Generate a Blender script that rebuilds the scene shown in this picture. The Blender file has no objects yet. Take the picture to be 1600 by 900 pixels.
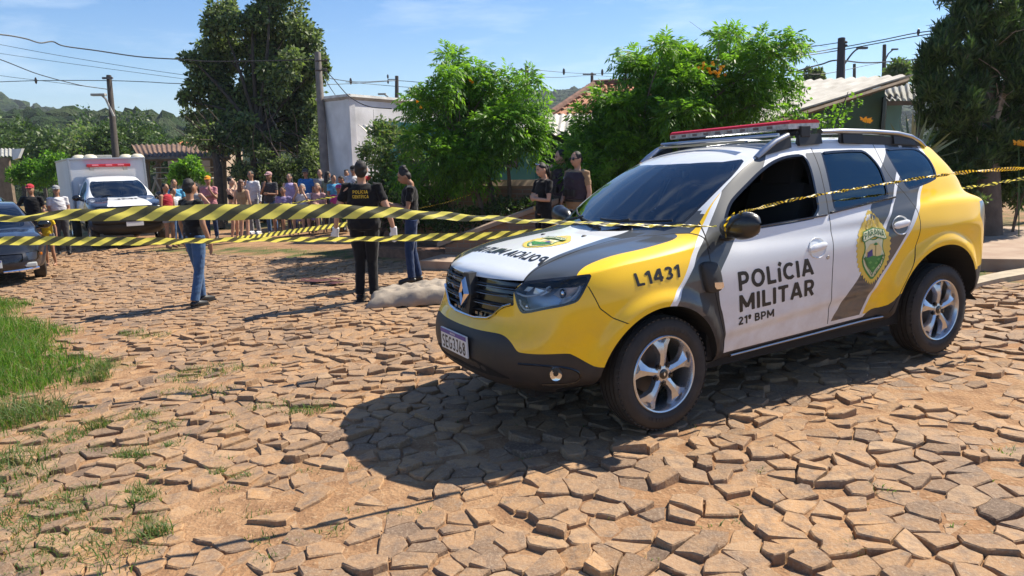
import bpy, bmesh, math, random
import numpy as np
from mathutils import Vector, Matrix
from mathutils.bvhtree import BVHTree
random.seed(7); RNG = np.random.default_rng(11)
R = math.radians
scene = bpy.context.scene

# ---------------------------------------------------------------- camera, world, sun, exposure
FPX, PITCH, ROLL = 1125.26, R(11.0), R(0.8)
cF = np.array([0, math.cos(PITCH), -math.sin(PITCH)])
_u = np.array([0, math.sin(PITCH), math.cos(PITCH)]); _r = np.array([1., 0, 0])
cR = math.cos(ROLL)*_r-math.sin(ROLL)*_u
cU = math.cos(ROLL)*_u+math.sin(ROLL)*_r
PA, PB, PC = .0598, .1695, -1.627               # street plane in the camera's frame
_n = -PA*cR+cU-PB*cF; GN = _n/np.linalg.norm(_n)  # street normal in the world
CAMZ = -PC/np.linalg.norm([PA, 1, PB])/GN[2]
CAM = np.array([0, 0, CAMZ])
cam_d = bpy.data.cameras.new('camera'); cam = bpy.data.objects.new('camera', cam_d)
scene.collection.objects.link(cam)
cam.matrix_world = Matrix(((cR[0], cU[0], -cF[0], 0), (cR[1], cU[1], -cF[1], 0), (cR[2], cU[2], -cF[2], CAMZ), (0, 0, 0, 1)))
cam_d.sensor_width = 36; cam_d.lens = FPX/1600*36; cam_d.clip_start = .05; cam_d.clip_end = 6000
scene.camera = cam

SUN_AZ, SUN_EL = R(31.0), R(49.5)                # azimuth measured from +X towards +Y
sd = np.array([math.cos(SUN_EL)*math.cos(SUN_AZ), math.cos(SUN_EL)*math.sin(SUN_AZ), math.sin(SUN_EL)])
world = bpy.data.worlds.new('World'); scene.world = world; world.use_nodes = True
wn = world.node_tree.nodes; wl = world.node_tree.links
sky = wn.new('ShaderNodeTexSky'); sky.sky_type = 'NISHITA'; sky.sun_disc = False
sky.sun_elevation = SUN_EL; sky.sun_rotation = math.pi/2-SUN_AZ
sky.altitude = 300; sky.air_density = 1.0; sky.dust_density = .1; sky.ozone_density = 2.0
wn['Background'].inputs[1].default_value = .072
hs = wn.new('ShaderNodeHueSaturation'); hs.inputs['Saturation'].default_value = 1.25; hs.inputs['Value'].default_value = .92
gm_ = wn.new('ShaderNodeMix'); gm_.data_type = 'RGBA'; gm_.blend_type = 'MULTIPLY'; gm_.inputs[0].default_value = 1; gm_.inputs[7].default_value = (.80, .95, 1.15, 1)
wl.new(sky.outputs[0], hs.inputs['Color']); wl.new(hs.outputs[0], gm_.inputs[6]); 
# faint high cloud
tcw = wn.new('ShaderNodeTexCoord'); mpw = wn.new('ShaderNodeMapping'); mpw.inputs['Scale'].default_value = (1.2, 2.2, 7.0); mpw.inputs['Rotation'].default_value = (0, R(8), R(20)); nzw = wn.new('ShaderNodeTexNoise'); nzw.inputs['Scale'].default_value = 2.4; nzw.inputs['Detail'].default_value = 7; nzw.inputs['Roughness'].default_value = .6
rmw = wn.new('ShaderNodeMapRange'); rmw.inputs[1].default_value = .50; rmw.inputs[2].default_value = .80; rmw.inputs[4].default_value = .55; clw = wn.new('ShaderNodeMix'); clw.data_type = 'RGBA'; clw.inputs[7].default_value = (8.5, 9.3, 10.0, 1)
wl.new(tcw.outputs['Generated'], mpw.inputs[0]); wl.new(mpw.outputs[0], nzw.inputs['Vector']); wl.new(nzw.outputs['Fac'], rmw.inputs[0]); wl.new(rmw.outputs[0], clw.inputs[0]); wl.new(gm_.outputs[2], clw.inputs[6]); wl.new(clw.outputs[2], wn['Background'].inputs[0])
sun_d = bpy.data.lights.new('sun', 'SUN'); sun_d.energy = 4.6; sun_d.angle = R(.53); sun_d.color = (1, .915, .77)
sun = bpy.data.objects.new('sun', sun_d); scene.collection.objects.link(sun)
sun.rotation_euler = Vector(sd).to_track_quat('Z', 'Y').to_euler()
vs = scene.view_settings; vs.view_transform = 'Standard'; vs.look = 'None'; vs.gamma = 1; vs.exposure = 1.0; vs.use_curve_mapping = False
scene.cycles.use_denoising = True
scene.cycles.max_bounces = 8; scene.cycles.transparent_max_bounces = 24; scene.cycles.diffuse_bounces = 3
scene.cycles.glossy_bounces = 3; scene.cycles.transmission_bounces = 4
scene.cycles.caustics_reflective = False; scene.cycles.caustics_refractive = False

# ---------------------------------------------------------------- geometry of the picture
def sm(a, b, x):
    t = np.clip((np.asarray(x, float)-a)/(b-a), 0, 1); return t*t*(3-2*t)
def gz(x, y):
    """height of the street at x, y"""
    x = np.asarray(x, float); y = np.asarray(y, float)
    xx = np.where(x < -9, -9-4*(1-np.exp(-(-x-9)/4.)), x); xx = np.where(x > 9, 9+2*(1-np.exp(-(x-9)/2.)), xx)
    yy = np.where(y > 22, 22+6*(1-np.exp(-(y-22)/6.)), y); yy = np.where(y < -5, -5, yy)
    z = -(GN[0]*xx+GN[1]*yy)/GN[2]
    return z+.12*sm(10, 19, y)
def gz1(x, y): return float(gz(x, y))
def ray(u, v): return cF+(u-800)/FPX*cR+(450-v)/FPX*cU
def pt(u, v, d): return CAM+ray(u, v)*d          # d = distance along the view axis
def gpt(u, d):
    """point of the street seen in picture column u at view distance d"""
    v = 400.
    for _ in range(30):
        p = pt(u, v, d); v += (p[2]-gz1(p[0], p[1]))*FPX/d
    p = pt(u, v, d); return np.array([p[0], p[1], gz1(p[0], p[1])])
def ghit(u, v):
    r = ray(u, v); t = 1.
    for _ in range(200):
        p = CAM+r*t; h = p[2]-gz1(p[0], p[1])
        t += h*1.5 if h > 0 else h
        if abs(h) < 1e-4: break
    return CAM+r*t
def to_px(p):
    q = np.asarray(p, float)-CAM; d = q@cF
    return 800+FPX*(q@cR)/d, 450-FPX*(q@cU)/d

# ---------------------------------------------------------------- helpers
COL = scene.collection
def link(o, parent=None):
    COL.objects.link(o)
    if parent is not None: o.parent = parent
    return o
def empty(name, loc=(0, 0, 0), rz=0, parent=None):
    o = bpy.data.objects.new(name, None); link(o, parent)
    o.location = tuple(float(c) for c in loc); o.rotation_euler = (0, 0, rz); o.empty_display_size = .1
    return o
def tag(o, label=None, cat=None, group=None, kind=None):
    if label: o['label'] = label
    if cat: o['category'] = cat
    if group: o['group'] = group
    if kind: o['kind'] = kind
    return o
def mesh_np(name, V, F, mats, parent=None, midx=None, smooth=False, uv=None):
    """fast mesh from arrays; F is an (n,k) array or a list of index lists"""
    V = np.asarray(V, np.float32).reshape(-1, 3)
    me = bpy.data.meshes.new(name)
    if isinstance(F, np.ndarray):
        n, k = F.shape
        me.vertices.add(len(V)); me.vertices.foreach_set('co', V.ravel())
        me.loops.add(n*k); me.loops.foreach_set('vertex_index', F.astype(np.int32).ravel())
        me.polygons.add(n); me.polygons.foreach_set('loop_start', np.arange(0, n*k, k, dtype=np.int32))
        me.update(calc_edges=True)
    else:
        me.from_pydata([tuple(map(float, v)) for v in V], [], [tuple(int(i) for i in f) for f in F])
    for m in (mats if isinstance(mats, (list, tuple)) else [mats]): me.materials.append(m)
    if midx is not None: me.polygons.foreach_set('material_index', np.asarray(midx, np.int32))
    me.polygons.foreach_set('use_smooth', np.full(len(me.polygons), bool(smooth)))
    me.update()
    o = bpy.data.objects.new(name, me); link(o, parent); return o
class MB:
    """collects shapes and builds one mesh object"""
    def __init__(s): s.V = []; s.F = []; s.M = []
    def add(s, V, F, m=0):
        b = len(s.V); s.V += [tuple(map(float, v)) for v in V]; s.F += [tuple(i+b for i in f) for f in F]; s.M += [m]*len(F); return s
    def box(s, c, d, m=0, rot=None, bev=0):
        c = np.array(c, float); x, y, z = np.array(d, float)/2
        if bev:
            b = min(bev, x*.45, y*.45, z*.45); V = []; 
            bm = bmesh.new(); bmesh.ops.create_cube(bm, size=1)
            for v in bm.verts: v.co = Vector((v.co.x*2*x, v.co.y*2*y, v.co.z*2*z))
            bmesh.ops.bevel(bm, geom=bm.edges[:], offset=b, segments=2, affect='EDGES', profile=.6)
            V = [np.array(v.co) for v in bm.verts]; F = [[v.index for v in f.verts] for f in bm.faces]; bm.free()
        else:
            V = [np.array((i*x, j*y, k*z)) for k in (-1, 1) for j in (-1, 1) for i in (-1, 1)]
            F = [(0, 2, 3, 1), (4, 5, 7, 6), (0, 1, 5, 4), (2, 6, 7, 3), (0, 4, 6, 2), (1, 3, 7, 5)]
        if rot is not None: M3 = np.array(rot); V = [M3@v for v in V]
        return s.add([v+c for v in V], F, m)
    def tube(s, P, r, n=8, m=0, caps=True, up=None, sy=1.0):
        """swept tube through points P; r scalar or list; sy squashes along the second axis"""
        P = [np.array(p, float) for p in P]; k = len(P); rr = [r]*k if np.isscalar(r) else list(r)
        V = []; a = None
        for i in range(k):
            t = P[min(i+1, k-1)]-P[max(i-1, 0)]; t = t/(np.linalg.norm(t)+1e-12)
            if a is None:
                h = np.array(up, float) if up is not None else (np.array([0, 0, 1.]) if abs(t[2]) < .9 else np.array([1., 0, 0]))
                a = np.cross(t, h)
            a = a-t*(a@t); a /= np.linalg.norm(a)+1e-12; b = np.cross(t, a)
            for j in range(n):
                w = 2*math.pi*j/n; V.append(P[i]+rr[i]*(math.cos(w)*a+sy*math.sin(w)*b))
        F = [(i*n+j, i*n+(j+1) % n, (i+1)*n+(j+1) % n, (i+1)*n+j) for i in range(k-1) for j in range(n)]
        if caps: F += [tuple(range(n-1, -1, -1)), tuple(range((k-1)*n, k*n))]
        return s.add(V, F, m)
    def lathe(s, prof, c=(0, 0, 0), axis='z', n=24, m=0):
        """prof: list of (radius, height)"""
        V = []; c = np.array(c, float)
        for r_, h in prof:
            for j in range(n):
                w = 2*math.pi*j/n; p = (r_*math.cos(w), r_*math.sin(w), h)
                if axis == 'y': p = (p[0], p[2], p[1])
                if axis == 'x': p = (p[2], p[0], p[1])
                V.append(np.array(p)+c)
        F = [(i*n+j, i*n+(j+1) % n, (i+1)*n+(j+1) % n, (i+1)*n+j) for i in range(len(prof)-1) for j in range(n)]
        return s.add(V, F, m)
    def prism(s, poly, z0, z1, m=0, f=lambda p: p):
        """poly in the plane, extruded; f maps (a, b, h) to a point"""
        n = len(poly); V = [f((a, b, z0)) for a, b in poly]+[f((a, b, z1)) for a, b in poly]
        F = [tuple(range(n-1, -1, -1)), tuple(range(n, 2*n))]+[(i, (i+1) % n, n+(i+1) % n, n+i) for i in range(n)]
        return s.add(V, F, m)
    def ball(s, c, r, m=0, n=10, k=7):
        r = np.array([r]*3 if np.isscalar(r) else r, float); V = []; c = np.array(c, float)
        for i in range(k+1):
            ph = math.pi*i/k
            for j in range(n):
                w = 2*math.pi*j/n; V.append(c+r*np.array((math.sin(ph)*math.cos(w), math.sin(ph)*math.sin(w), math.cos(ph))))
        F = [(i*n+j, (i+1)*n+j, (i+1)*n+(j+1) % n, i*n+(j+1) % n) for i in range(k) for j in range(n)]
        return s.add(V, F, m)
    def build(s, name, mats, parent=None, smooth=False, fix=True):
        o = mesh_np(name, s.V, s.F, mats, parent, s.M, smooth)
        if fix:
            bm = bmesh.new(); bm.from_mesh(o.data)
            bmesh.ops.remove_doubles(bm, verts=bm.verts[:], dist=1e-5)
            bmesh.ops.dissolve_degenerate(bm, edges=bm.edges[:], dist=1e-6)
            bmesh.ops.recalc_face_normals(bm, faces=bm.faces[:]); bm.to_mesh(o.data); bm.free()
        if smooth: 
            try: o.data.set_sharp_from_angle(angle=R(42))
            except Exception: pass
        return o
def copy_tree(o, parent=None):
    c = o.copy(); COL.objects.link(c)
    if parent is not None: c.parent = parent
    for ch in list(o.children): copy_tree(ch, c)
    return c

# ---------------------------------------------------------------- materials
MT = {}
def mat(name, col=(.5, .5, .5), rough=.5, metal=0, spec=.5, coat=0, coatr=.05, noise=None, bump=None, sheen=0, emit=None):
    """noise=(scale, amount 0..1, [second colour]); bump=(scale, strength, distance)"""
    if name in MT: return MT[name]
    m = bpy.data.materials.new(name); m.use_nodes = True; nt = m.node_tree; N = nt.nodes; L = nt.links
    b = N['Principled BSDF']; b.inputs['Base Color'].default_value = (*col, 1); b.inputs['Roughness'].default_value = rough
    b.inputs['Metallic'].default_value = metal; b.inputs['Specular IOR Level'].default_value = spec
    b.inputs['Coat Weight'].default_value = coat; b.inputs['Coat Roughness'].default_value = coatr
    if sheen: b.inputs['Sheen Weight'].default_value = sheen
    if emit: b.inputs['Emission Color'].default_value = (*emit[0], 1); b.inputs['Emission Strength'].default_value = emit[1]
    if noise or bump:
        tc = N.new('ShaderNodeTexCoord')
    if noise:
        t = N.new('ShaderNodeTexNoise'); t.inputs['Scale'].default_value = noise[0]; t.inputs['Detail'].default_value = 6
        L.new(tc.outputs['Object'], t.inputs['Vector'])
        rp = N.new('ShaderNodeMapRange'); rp.inputs[1].default_value = .32; rp.inputs[2].default_value = .68
        L.new(t.outputs['Fac'], rp.inputs[0])
        mx = N.new('ShaderNodeMix'); mx.data_type = 'RGBA'; L.new(rp.outputs[0], mx.inputs[0])
        c2 = noise[2] if len(noise) > 2 else tuple(c*(1-noise[1]) for c in col)
        mx.inputs[6].default_value = (*c2, 1); mx.inputs[7].default_value = (*col, 1)
        L.new(mx.outputs[2], b.inputs['Base Color'])
    if bump:
        t2 = N.new('ShaderNodeTexNoise'); t2.inputs['Scale'].default_value = bump[0]; t2.inputs['Detail'].default_value = 8
        L.new(tc.outputs['Object'], t2.inputs['Vector'])
        bp = N.new('ShaderNodeBump'); bp.inputs['Strength'].default_value = bump[1]; bp.inputs['Distance'].default_value = bump[2]
        L.new(t2.outputs['Fac'], bp.inputs['Height']); L.new(bp.outputs[0], b.inputs['Normal'])
    MT[name] = m; return m
def glass(name, tint=(.2, .25, .25), rough=.02, refl=(1, 1, 1), ior=1.6):
    if name in MT: return MT[name]
    m = bpy.data.materials.new(name); m.use_nodes = True; nt = m.node_tree; N = nt.nodes; L = nt.links
    N.remove(N['Principled BSDF'])
    tr = N.new('ShaderNodeBsdfTransparent'); tr.inputs[0].default_value = (*tint, 1)
    gl = N.new('ShaderNodeBsdfGlossy'); gl.inputs[0].default_value = (*refl, 1); gl.inputs['Roughness'].default_value = rough
    fr = N.new('ShaderNodeFresnel'); fr.inputs[0].default_value = ior
    mx = N.new('ShaderNodeMixShader'); L.new(fr.outputs[0], mx.inputs[0]); L.new(tr.outputs[0], mx.inputs[1]); L.new(gl.outputs[0], mx.inputs[2])
    L.new(mx.outputs[0], N['Material Output'].inputs[0]); MT[name] = m; return m
# ---------------------------------------------------------------- the street: frame of the kerb
K0 = np.array([5.3, 8.15]); KT = np.array([-.84, .543]); KT /= np.linalg.norm(KT); KN = np.array([-KT[1]*-1, -KT[0]*1.])
KN = np.array([.543, .84]); KN /= np.linalg.norm(KN)
def kpos(a, o):                                   # a metres along the kerb, o metres behind it
    p = K0+KT*a+KN*o; return p[0], p[1]
def koff(x, y): return (np.asarray(x)-K0[0])*KN[0]+(np.asarray(y)-K0[1])*KN[1]
def kal(x, y): return (np.asarray(x)-K0[0])*KT[0]+(np.asarray(y)-K0[1])*KT[1]
def verge_f(x, y):
    """>0 inside the grass verge on the left"""
    x = np.asarray(x, float); y = np.asarray(y, float)
    xs = np.interp(y, [3.0, 4.0, 4.6, 5.4, 6.0, 7.0, 8.0, 9.0, 10.5, 12., 14], [-3.6, -3.35, -3.45, -3.75, -3.55, -4.3, -4.9, -6.1, -7.2, -8.8, -11])
    return (xs+.22*np.sin(y*3.1)+.12*np.sin(y*7.7+1))-x
TER = None
def terrain_far(x, y):
    """valley and wooded hills far away"""
    r = np.hypot(x, y)
    a = np.arctan2(x, y)
    valley = -9*sm(45, 140, r)
    ridge = (51+8*np.sin(a*7+1.0)+5*np.sin(a*17)+3*np.sin(a*41+2))*sm(230, 760, r)
    mid = 13*np.exp(-((r-230)/70.)**2)*(1+.4*np.sin(a*9))
    return valley+ridge+mid

def build_ground():
    m = bpy.data.materials.new('dirt'); m.use_nodes = True; nt = m.node_tree; N = nt.nodes; L = nt.links; b = N['Principled BSDF']
    tc = N.new('ShaderNodeTexCoord')
    def noise(s, d=6): t = N.new('ShaderNodeTexNoise'); t.inputs['Scale'].default_value = s; t.inputs['Detail'].default_value = d; L.new(tc.outputs['Object'], t.inputs['Vector']); return t
    def rng(src, a, c): r_ = N.new('ShaderNodeMapRange'); r_.inputs[1].default_value = a; r_.inputs[2].default_value = c; L.new(src, r_.inputs[0]); return r_.outputs[0]
    def mix(f, a, c):
        x = N.new('ShaderNodeMix'); x.data_type = 'RGBA'
        L.new(f, x.inputs[0])
        for i, v in ((6, a), (7, c)):
            if isinstance(v, tuple): x.inputs[i].default_value = (*v, 1)
            else: L.new(v, x.inputs[i])
        return x.outputs[2]
    n1, n2, n3 = noise(.6), noise(7), noise(45, 8)
    c = mix(rng(n1.outputs['Fac'], .35, .65), (.30, .165, .082), (.36, .225, .125))
    c = mix(rng(n2.outputs['Fac'], .42, .62), c, (.24, .135, .072))
    c = mix(rng(n3.outputs['Fac'], .55, .75), c, (.40, .27, .16))
    at = N.new('ShaderNodeAttribute'); at.attribute_name = 'grass'
    gm = N.new('ShaderNodeMath'); gm.operation = 'MULTIPLY'; L.new(at.outputs['Fac'], gm.inputs[0]); L.new(rng(noise(1.7).outputs['Fac'], .38, .56), gm.inputs[1])
    gcol = mix(rng(n3.outputs['Fac'], .35, .65), (.035, .07, .018), (.085, .12, .035))
    c = mix(gm.outputs[0], c, gcol)
    L.new(c, b.inputs['Base Color']); b.inputs['Roughness'].default_value = .95; b.inputs['Specular IOR Level'].default_value = .2
    bp = N.new('ShaderNodeBump'); bp.inputs['Strength'].default_value = .7; bp.inputs['Distance'].default_value = .02; L.new(n3.outputs['Fac'], bp.inputs['Height']); L.new(bp.outputs[0], b.inputs['Normal'])
    # radial sheet: fine near, coarse far
    ys = np.concatenate([np.arange(-8, 26, .5), np.arange(26, 60, 2.), np.array([60, 70, 82, 95, 110, 130, 150, 175, 200, 230, 260, 300, 340, 380, 430, 480, 530, 580, 640, 700, 760, 830, 900, 1000, 1200, 1500, 2000])])
    xr = np.concatenate([np.arange(0, 20, .5), np.arange(20, 60, 3.), np.geomspace(60, 2200, 42)]); xs = np.concatenate([-xr[::-1][:-1], xr])
    X, Y = np.meshgrid(xs, ys); Z = gz(X, Y)-.026
    o = koff(X, Y)
    Z = Z+terrain_far(X, Y)*sm(35, 70, np.hypot(X, Y))
    V = np.stack([X, Y, Z], -1).reshape(-1, 3); ny, nx = X.shape
    idx = np.arange(nx*ny).reshape(ny, nx); F = np.stack([idx[:-1, :-1], idx[:-1, 1:], idx[1:, 1:], idx[1:, :-1]], -1).reshape(-1, 4)
    g = mesh_np('ground', V, F, m, smooth=True); tag(g, kind='structure')
    r = np.hypot(X, Y)
    gr = np.where(verge_f(X, Y) > .3, .75, 0)*(Y < 14)
    gr = np.maximum(gr, .55*(o > 5.6)*(r < 60)*(X > 4)); gr = np.maximum(gr, .8*((Y > 23)|(X < -13)&(Y > 13)))
    gr = np.maximum(gr, 1.0*(r > 70))
    gr = np.maximum(gr, .9*((o > -.1) & (o < 1.1) & (X > -9) & (X < 12)))
    a = g.data.attributes.new('grass', 'FLOAT', 'POINT'); a.data.foreach_set('value', gr.astype(np.float32).ravel())
    g.data.update()
build_ground()

def clip_half(P, mid, d):
    """keep the side of the convex polygon P where (p-mid).d <= 0"""
    out = []; n = len(P)
    v = [(p[0]-mid[0])*d[0]+(p[1]-mid[1])*d[1] for p in P]
    for i in range(n):
        j = (i+1) % n
        if v[i] <= 0: out.append(P[i])
        if v[i]*v[j] < 0: t = v[i]/(v[i]-v[j]); out.append((P[i][0]+(P[j][0]-P[i][0])*t, P[i][1]+(P[j][1]-P[i][1])*t))
    return out

def build_cobbles():
    rnd = random.Random(5)
    px_, py_ = .170, .110                        # pitch of the stones
    # rows run along the street with a slight skew
    ang = math.atan2(KT[1], KT[0])+R(8); ca, sa = math.cos(ang), math.sin(ang)
    def w2g(x, y): return (x*ca+y*sa)/px_, (-x*sa+y*ca)/py_
    def g2w(i, j): a, b = i*px_, j*py_; return a*ca-b*sa, a*sa+b*ca
    cache = {}
    def site(i, j):
        k = (i, j)
        if k not in cache:
            r_ = random.Random(i*7919+j*104729+3); x, y = g2w(i+(.5 if j % 2 else 0)+r_.uniform(-.46, .46), j+r_.uniform(-.44, .44)); cache[k] = (x, y)
        return cache[k]
    V = []; F = []; tone = []
    cor = [(-16, 1.2), (12, 1.2), (-16, 20), (12, 20)]
    gi = [w2g(*c) for c in cor]; i0, i1 = int(min(g[0] for g in gi))-1, int(max(g[0] for g in gi))+1; j0, j1 = int(min(g[1] for g in gi))-1, int(max(g[1] for g in gi))+1
    for j in range(j0, j1):
        for i in range(i0, i1):
            c = site(i, j); x, y = c
            if y < 1.5 or y > 19.5 or x < -16 or x > 12: continue
            d_ = y*math.cos(PITCH)+CAMZ*math.sin(PITCH)
            if d_ < 1.2: continue
            uu = 800+FPX*x/d_
            if uu < -420 or uu > 2150: continue
            o = float(koff(x, y))
            if o > -.02: continue
            vg = float(verge_f(x, y))
            if y < 14 and vg > 0 and y > 4.2 and rnd.random() < min(1, .45+vg): continue
            if y > 16 and rnd.random() < (y-16)/4: continue
            P = [(x-.5, y-.5), (x+.5, y-.5), (x+.5, y+.5), (x-.5, y+.5)]
            for dj in (-2, -1, 0, 1, 2):
                for di in (-2, -1, 0, 1, 2):
                    if di == 0 and dj == 0: continue
                    q = site(i+di, j+dj); d = (q[0]-x, q[1]-y); P = clip_half(P, ((q[0]+x)/2, (q[1]+y)/2), d)
                    if len(P) < 3: break
                if len(P) < 3: break
            if len(P) < 3: continue
            cx = sum(p[0] for p in P)/len(P); cy = sum(p[1] for p in P)/len(P)
            near = d_ < 9
            # drop tiny edges, add broken mid points
            Q = []
            for a in range(len(P)):
                p, q = P[a], P[(a+1) % len(P)]; l = math.hypot(q[0]-p[0], q[1]-p[1])
                if l < .025: continue
                Q.append(p)
                if near and l > .07: 
                    t = rnd.uniform(.3, .7); w = rnd.uniform(-.011, .006); Q.append((p[0]+(q[0]-p[0])*t+(q[1]-p[1])/l*-w, p[1]+(q[1]-p[1])*t+(q[0]-p[0])/l*w))
            if len(Q) < 3: continue
            gap = rnd.uniform(.002, .010); n = len(Q)
            def ring(g, hz, jit):
                out = []
                for p in Q:
                    dx, dy = p[0]-cx, p[1]-cy; l = math.hypot(dx, dy)+1e-9; k = max(.2, 1-g*1.25/l); jx, jy = rnd.uniform(-jit, jit), rnd.uniform(-jit, jit)
                    X_, Y_ = cx+dx*k+jx, cy+dy*k+jy; out.append((X_, Y_, gz1(X_, Y_)+hz+tx*(X_-cx)+ty*(Y_-cy)))
                return out
            tilt = .085 if d_ < 8 else .05
            tx, ty = rnd.gauss(0, tilt), rnd.gauss(0, tilt)
            hz = rnd.gauss(-.004, .0115 if d_ < 8 else .008)-(.02 if rnd.random() < .05 else 0)
            hz -= .011*max(0, math.sin(x*1.3+y*.7+1)+math.sin(y*2.1-x*.6))*(.8 if d_ < 7 else .45)+.002
            if vg > -.5 and y < 12: hz -= rnd.uniform(0, .03)
            b0 = len(V)
            V += ring(gap*.4, hz-.065, 0); V += ring(gap, hz-.006, .0015); V += ring(gap+.0045, hz, .0015)
            for k in range(n):
                k2 = (k+1) % n; F.append((b0+k, b0+k2, b0+n+k2, b0+n+k)); F.append((b0+n+k, b0+n+k2, b0+2*n+k2, b0+2*n+k))
            F.append(tuple(range(b0+2*n, b0+3*n)))
    m = bpy.data.materials.new('cobble_stone'); m.use_nodes = True; nt = m.node_tree; N = nt.nodes; L = nt.links; b = N['Principled BSDF']
    tc = N.new('ShaderNodeTexCoord'); ge = N.new('ShaderNodeNewGeometry')
    def noise(s, d=6, r_=.55): t = N.new('ShaderNodeTexNoise'); t.inputs['Scale'].default_value = s; t.inputs['Detail'].default_value = d; t.inputs['Roughness'].default_value = r_; L.new(tc.outputs['Object'], t.inputs['Vector']); return t.outputs['Fac']
    def rng(src, a, c): r2 = N.new('ShaderNodeMapRange'); r2.inputs[1].default_value = a; r2.inputs[2].default_value = c; L.new(src, r2.inputs[0]); return r2.outputs[0]
    def mix(f, a, c):
        x = N.new('ShaderNodeMix'); x.data_type = 'RGBA'; L.new(f, x.inputs[0])
        for i_, v in ((6, a), (7, c)):
            if isinstance(v, tuple): x.inputs[i_].default_value = (*v, 1)
            else: L.new(v, x.inputs[i_])
        return x.outputs[2]
    rp = N.new('ShaderNodeValToRGB'); L.new(ge.outputs['Random Per Island'], rp.inputs[0])
    el = rp.color_ramp.elements; el[0].position = 0; el[0].color = (.13, .085, .058, 1); el[1].position = 1; el[1].color = (.37, .25, .15, 1)
    for p_, c_ in ((.15, (.235, .148, .088)), (.5, (.30, .185, .104)), (.75, (.34, .21, .115)), (.88, (.32, .19, .10))): e = el.new(p_); e.color = (*c_, 1)
    c = mix(rng(noise(1.1), .44, .66), rp.outputs[0], (.40, .228, .105))        # sandy dust in patches
    c2 = mix(rng(noise(14, 8), .45, .7), c, (.19, .13, .09))
    c3 = mix(rng(noise(70, 8, .7), .50, .80), c2, (.42, .32, .22))
    L.new(c3, b.inputs['Base Color']); b.inputs['Roughness'].default_value = .78; b.inputs['Specular IOR Level'].default_value = .35
    bp = N.new('ShaderNodeBump'); bp.inputs['Strength'].default_value = .9; bp.inputs['Distance'].default_value = .012; L.new(noise(26, 10, .65), bp.inputs['Height']); L.new(bp.outputs[0], b.inputs['Normal'])
    g = mesh_np('road', V, F, m); tag(g, kind='structure')
    print('stones', len(V), len(F))
build_cobbles()

def blades(name, pts, hmin, hmax, w, mats, label=None, lean=.5, seg=2, kind='stuff', seed=1, zf=None, cols=None, parent=None):
    """grass blades as bent strips, one mesh"""
    r = np.random.default_rng(seed); n = len(pts); P = np.array(pts, float)
    z = gz(P[:, 0], P[:, 1])-.035 if zf is None else zf(P[:, 0], P[:, 1])
    h = r.uniform(hmin, hmax, n)*(P[:, 2] if P.shape[1] > 2 else 1); a = r.uniform(0, 2*np.pi, n); ln = h*lean*r.uniform(.1, 1.2, n); fa = r.uniform(0, 2*np.pi, n)
    VV = np.zeros((n, 2*seg+1, 3)); wv = np.stack([np.cos(fa), np.sin(fa), 0*fa], 1)*w/2*r.uniform(.6, 1.4, n)[:, None]
    for k in range(seg+1):
        t = k/seg; c = np.stack([P[:, 0]+np.cos(a)*ln*t*t, P[:, 1]+np.sin(a)*ln*t*t, z+h*t*(1-.25*t*t)], 1)
        if k < seg: VV[:, 2*k] = c-wv*(1-t*.5); VV[:, 2*k+1] = c+wv*(1-t*.5)
        else: VV[:, 2*k] = c
    base = np.arange(n)[:, None]*(2*seg+1)
    Fq = [];
    tri = []
    for k in range(seg-1): Fq.append(np.stack([base[:, 0]+2*k, base[:, 0]+2*k+1, base[:, 0]+2*k+3, base[:, 0]+2*k+2], 1)); 
    tri = np.stack([base[:, 0]+2*seg-2, base[:, 0]+2*seg-1, base[:, 0]+2*seg], 1)
    T = []
    for q in Fq: T += [q[:, [0, 1, 2]], q[:, [0, 2, 3]]]
    T.append(tri); F = np.concatenate(T)
    mi = np.tile(r.integers(0, len(mats), n), 2*len(Fq)+1)
    o = mesh_np(name, VV.reshape(-1, 3), F, mats, parent, mi); tag(o, label, kind=kind); return o
def leafmat(name, col, trans=.35, rough=.5, tcol=None):
    if name in MT: return MT[name]
    m = bpy.data.materials.new(name); m.use_nodes = True; nt = m.node_tree; N = nt.nodes; L = nt.links; b = N['Principled BSDF']
    b.inputs['Base Color'].default_value = (*col, 1); b.inputs['Roughness'].default_value = rough; b.inputs['Specular IOR Level'].default_value = .35
    t = N.new('ShaderNodeBsdfTranslucent'); t.inputs[0].default_value = (*(tcol or (col[0]*1.6, col[1]*1.9, col[2]*.7)), 1)
    x = N.new('ShaderNodeMixShader'); x.inputs[0].default_value = trans; L.new(b.outputs[0], x.inputs[1]); L.new(t.outputs[0], x.inputs[2]); L.new(x.outputs[0], N['Material Output'].inputs[0])
    MT[name] = m; return m
GRS = [leafmat('grass_a', (.085, .175, .022), .42), leafmat('grass_b', (.12, .20, .035), .42), leafmat('grass_c', (.055, .12, .025), .4), leafmat('grass_dry', (.24, .20, .09), .3)]
def scatter(n, x0, x1, y0, y1, keep, seed=2):
    r = np.random.default_rng(seed); X = r.uniform(x0, x1, n); Y = r.uniform(y0, y1, n); k = keep(X, Y, r); return np.stack([X[k], Y[k], np.ones(k.sum())], 1)
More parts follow.
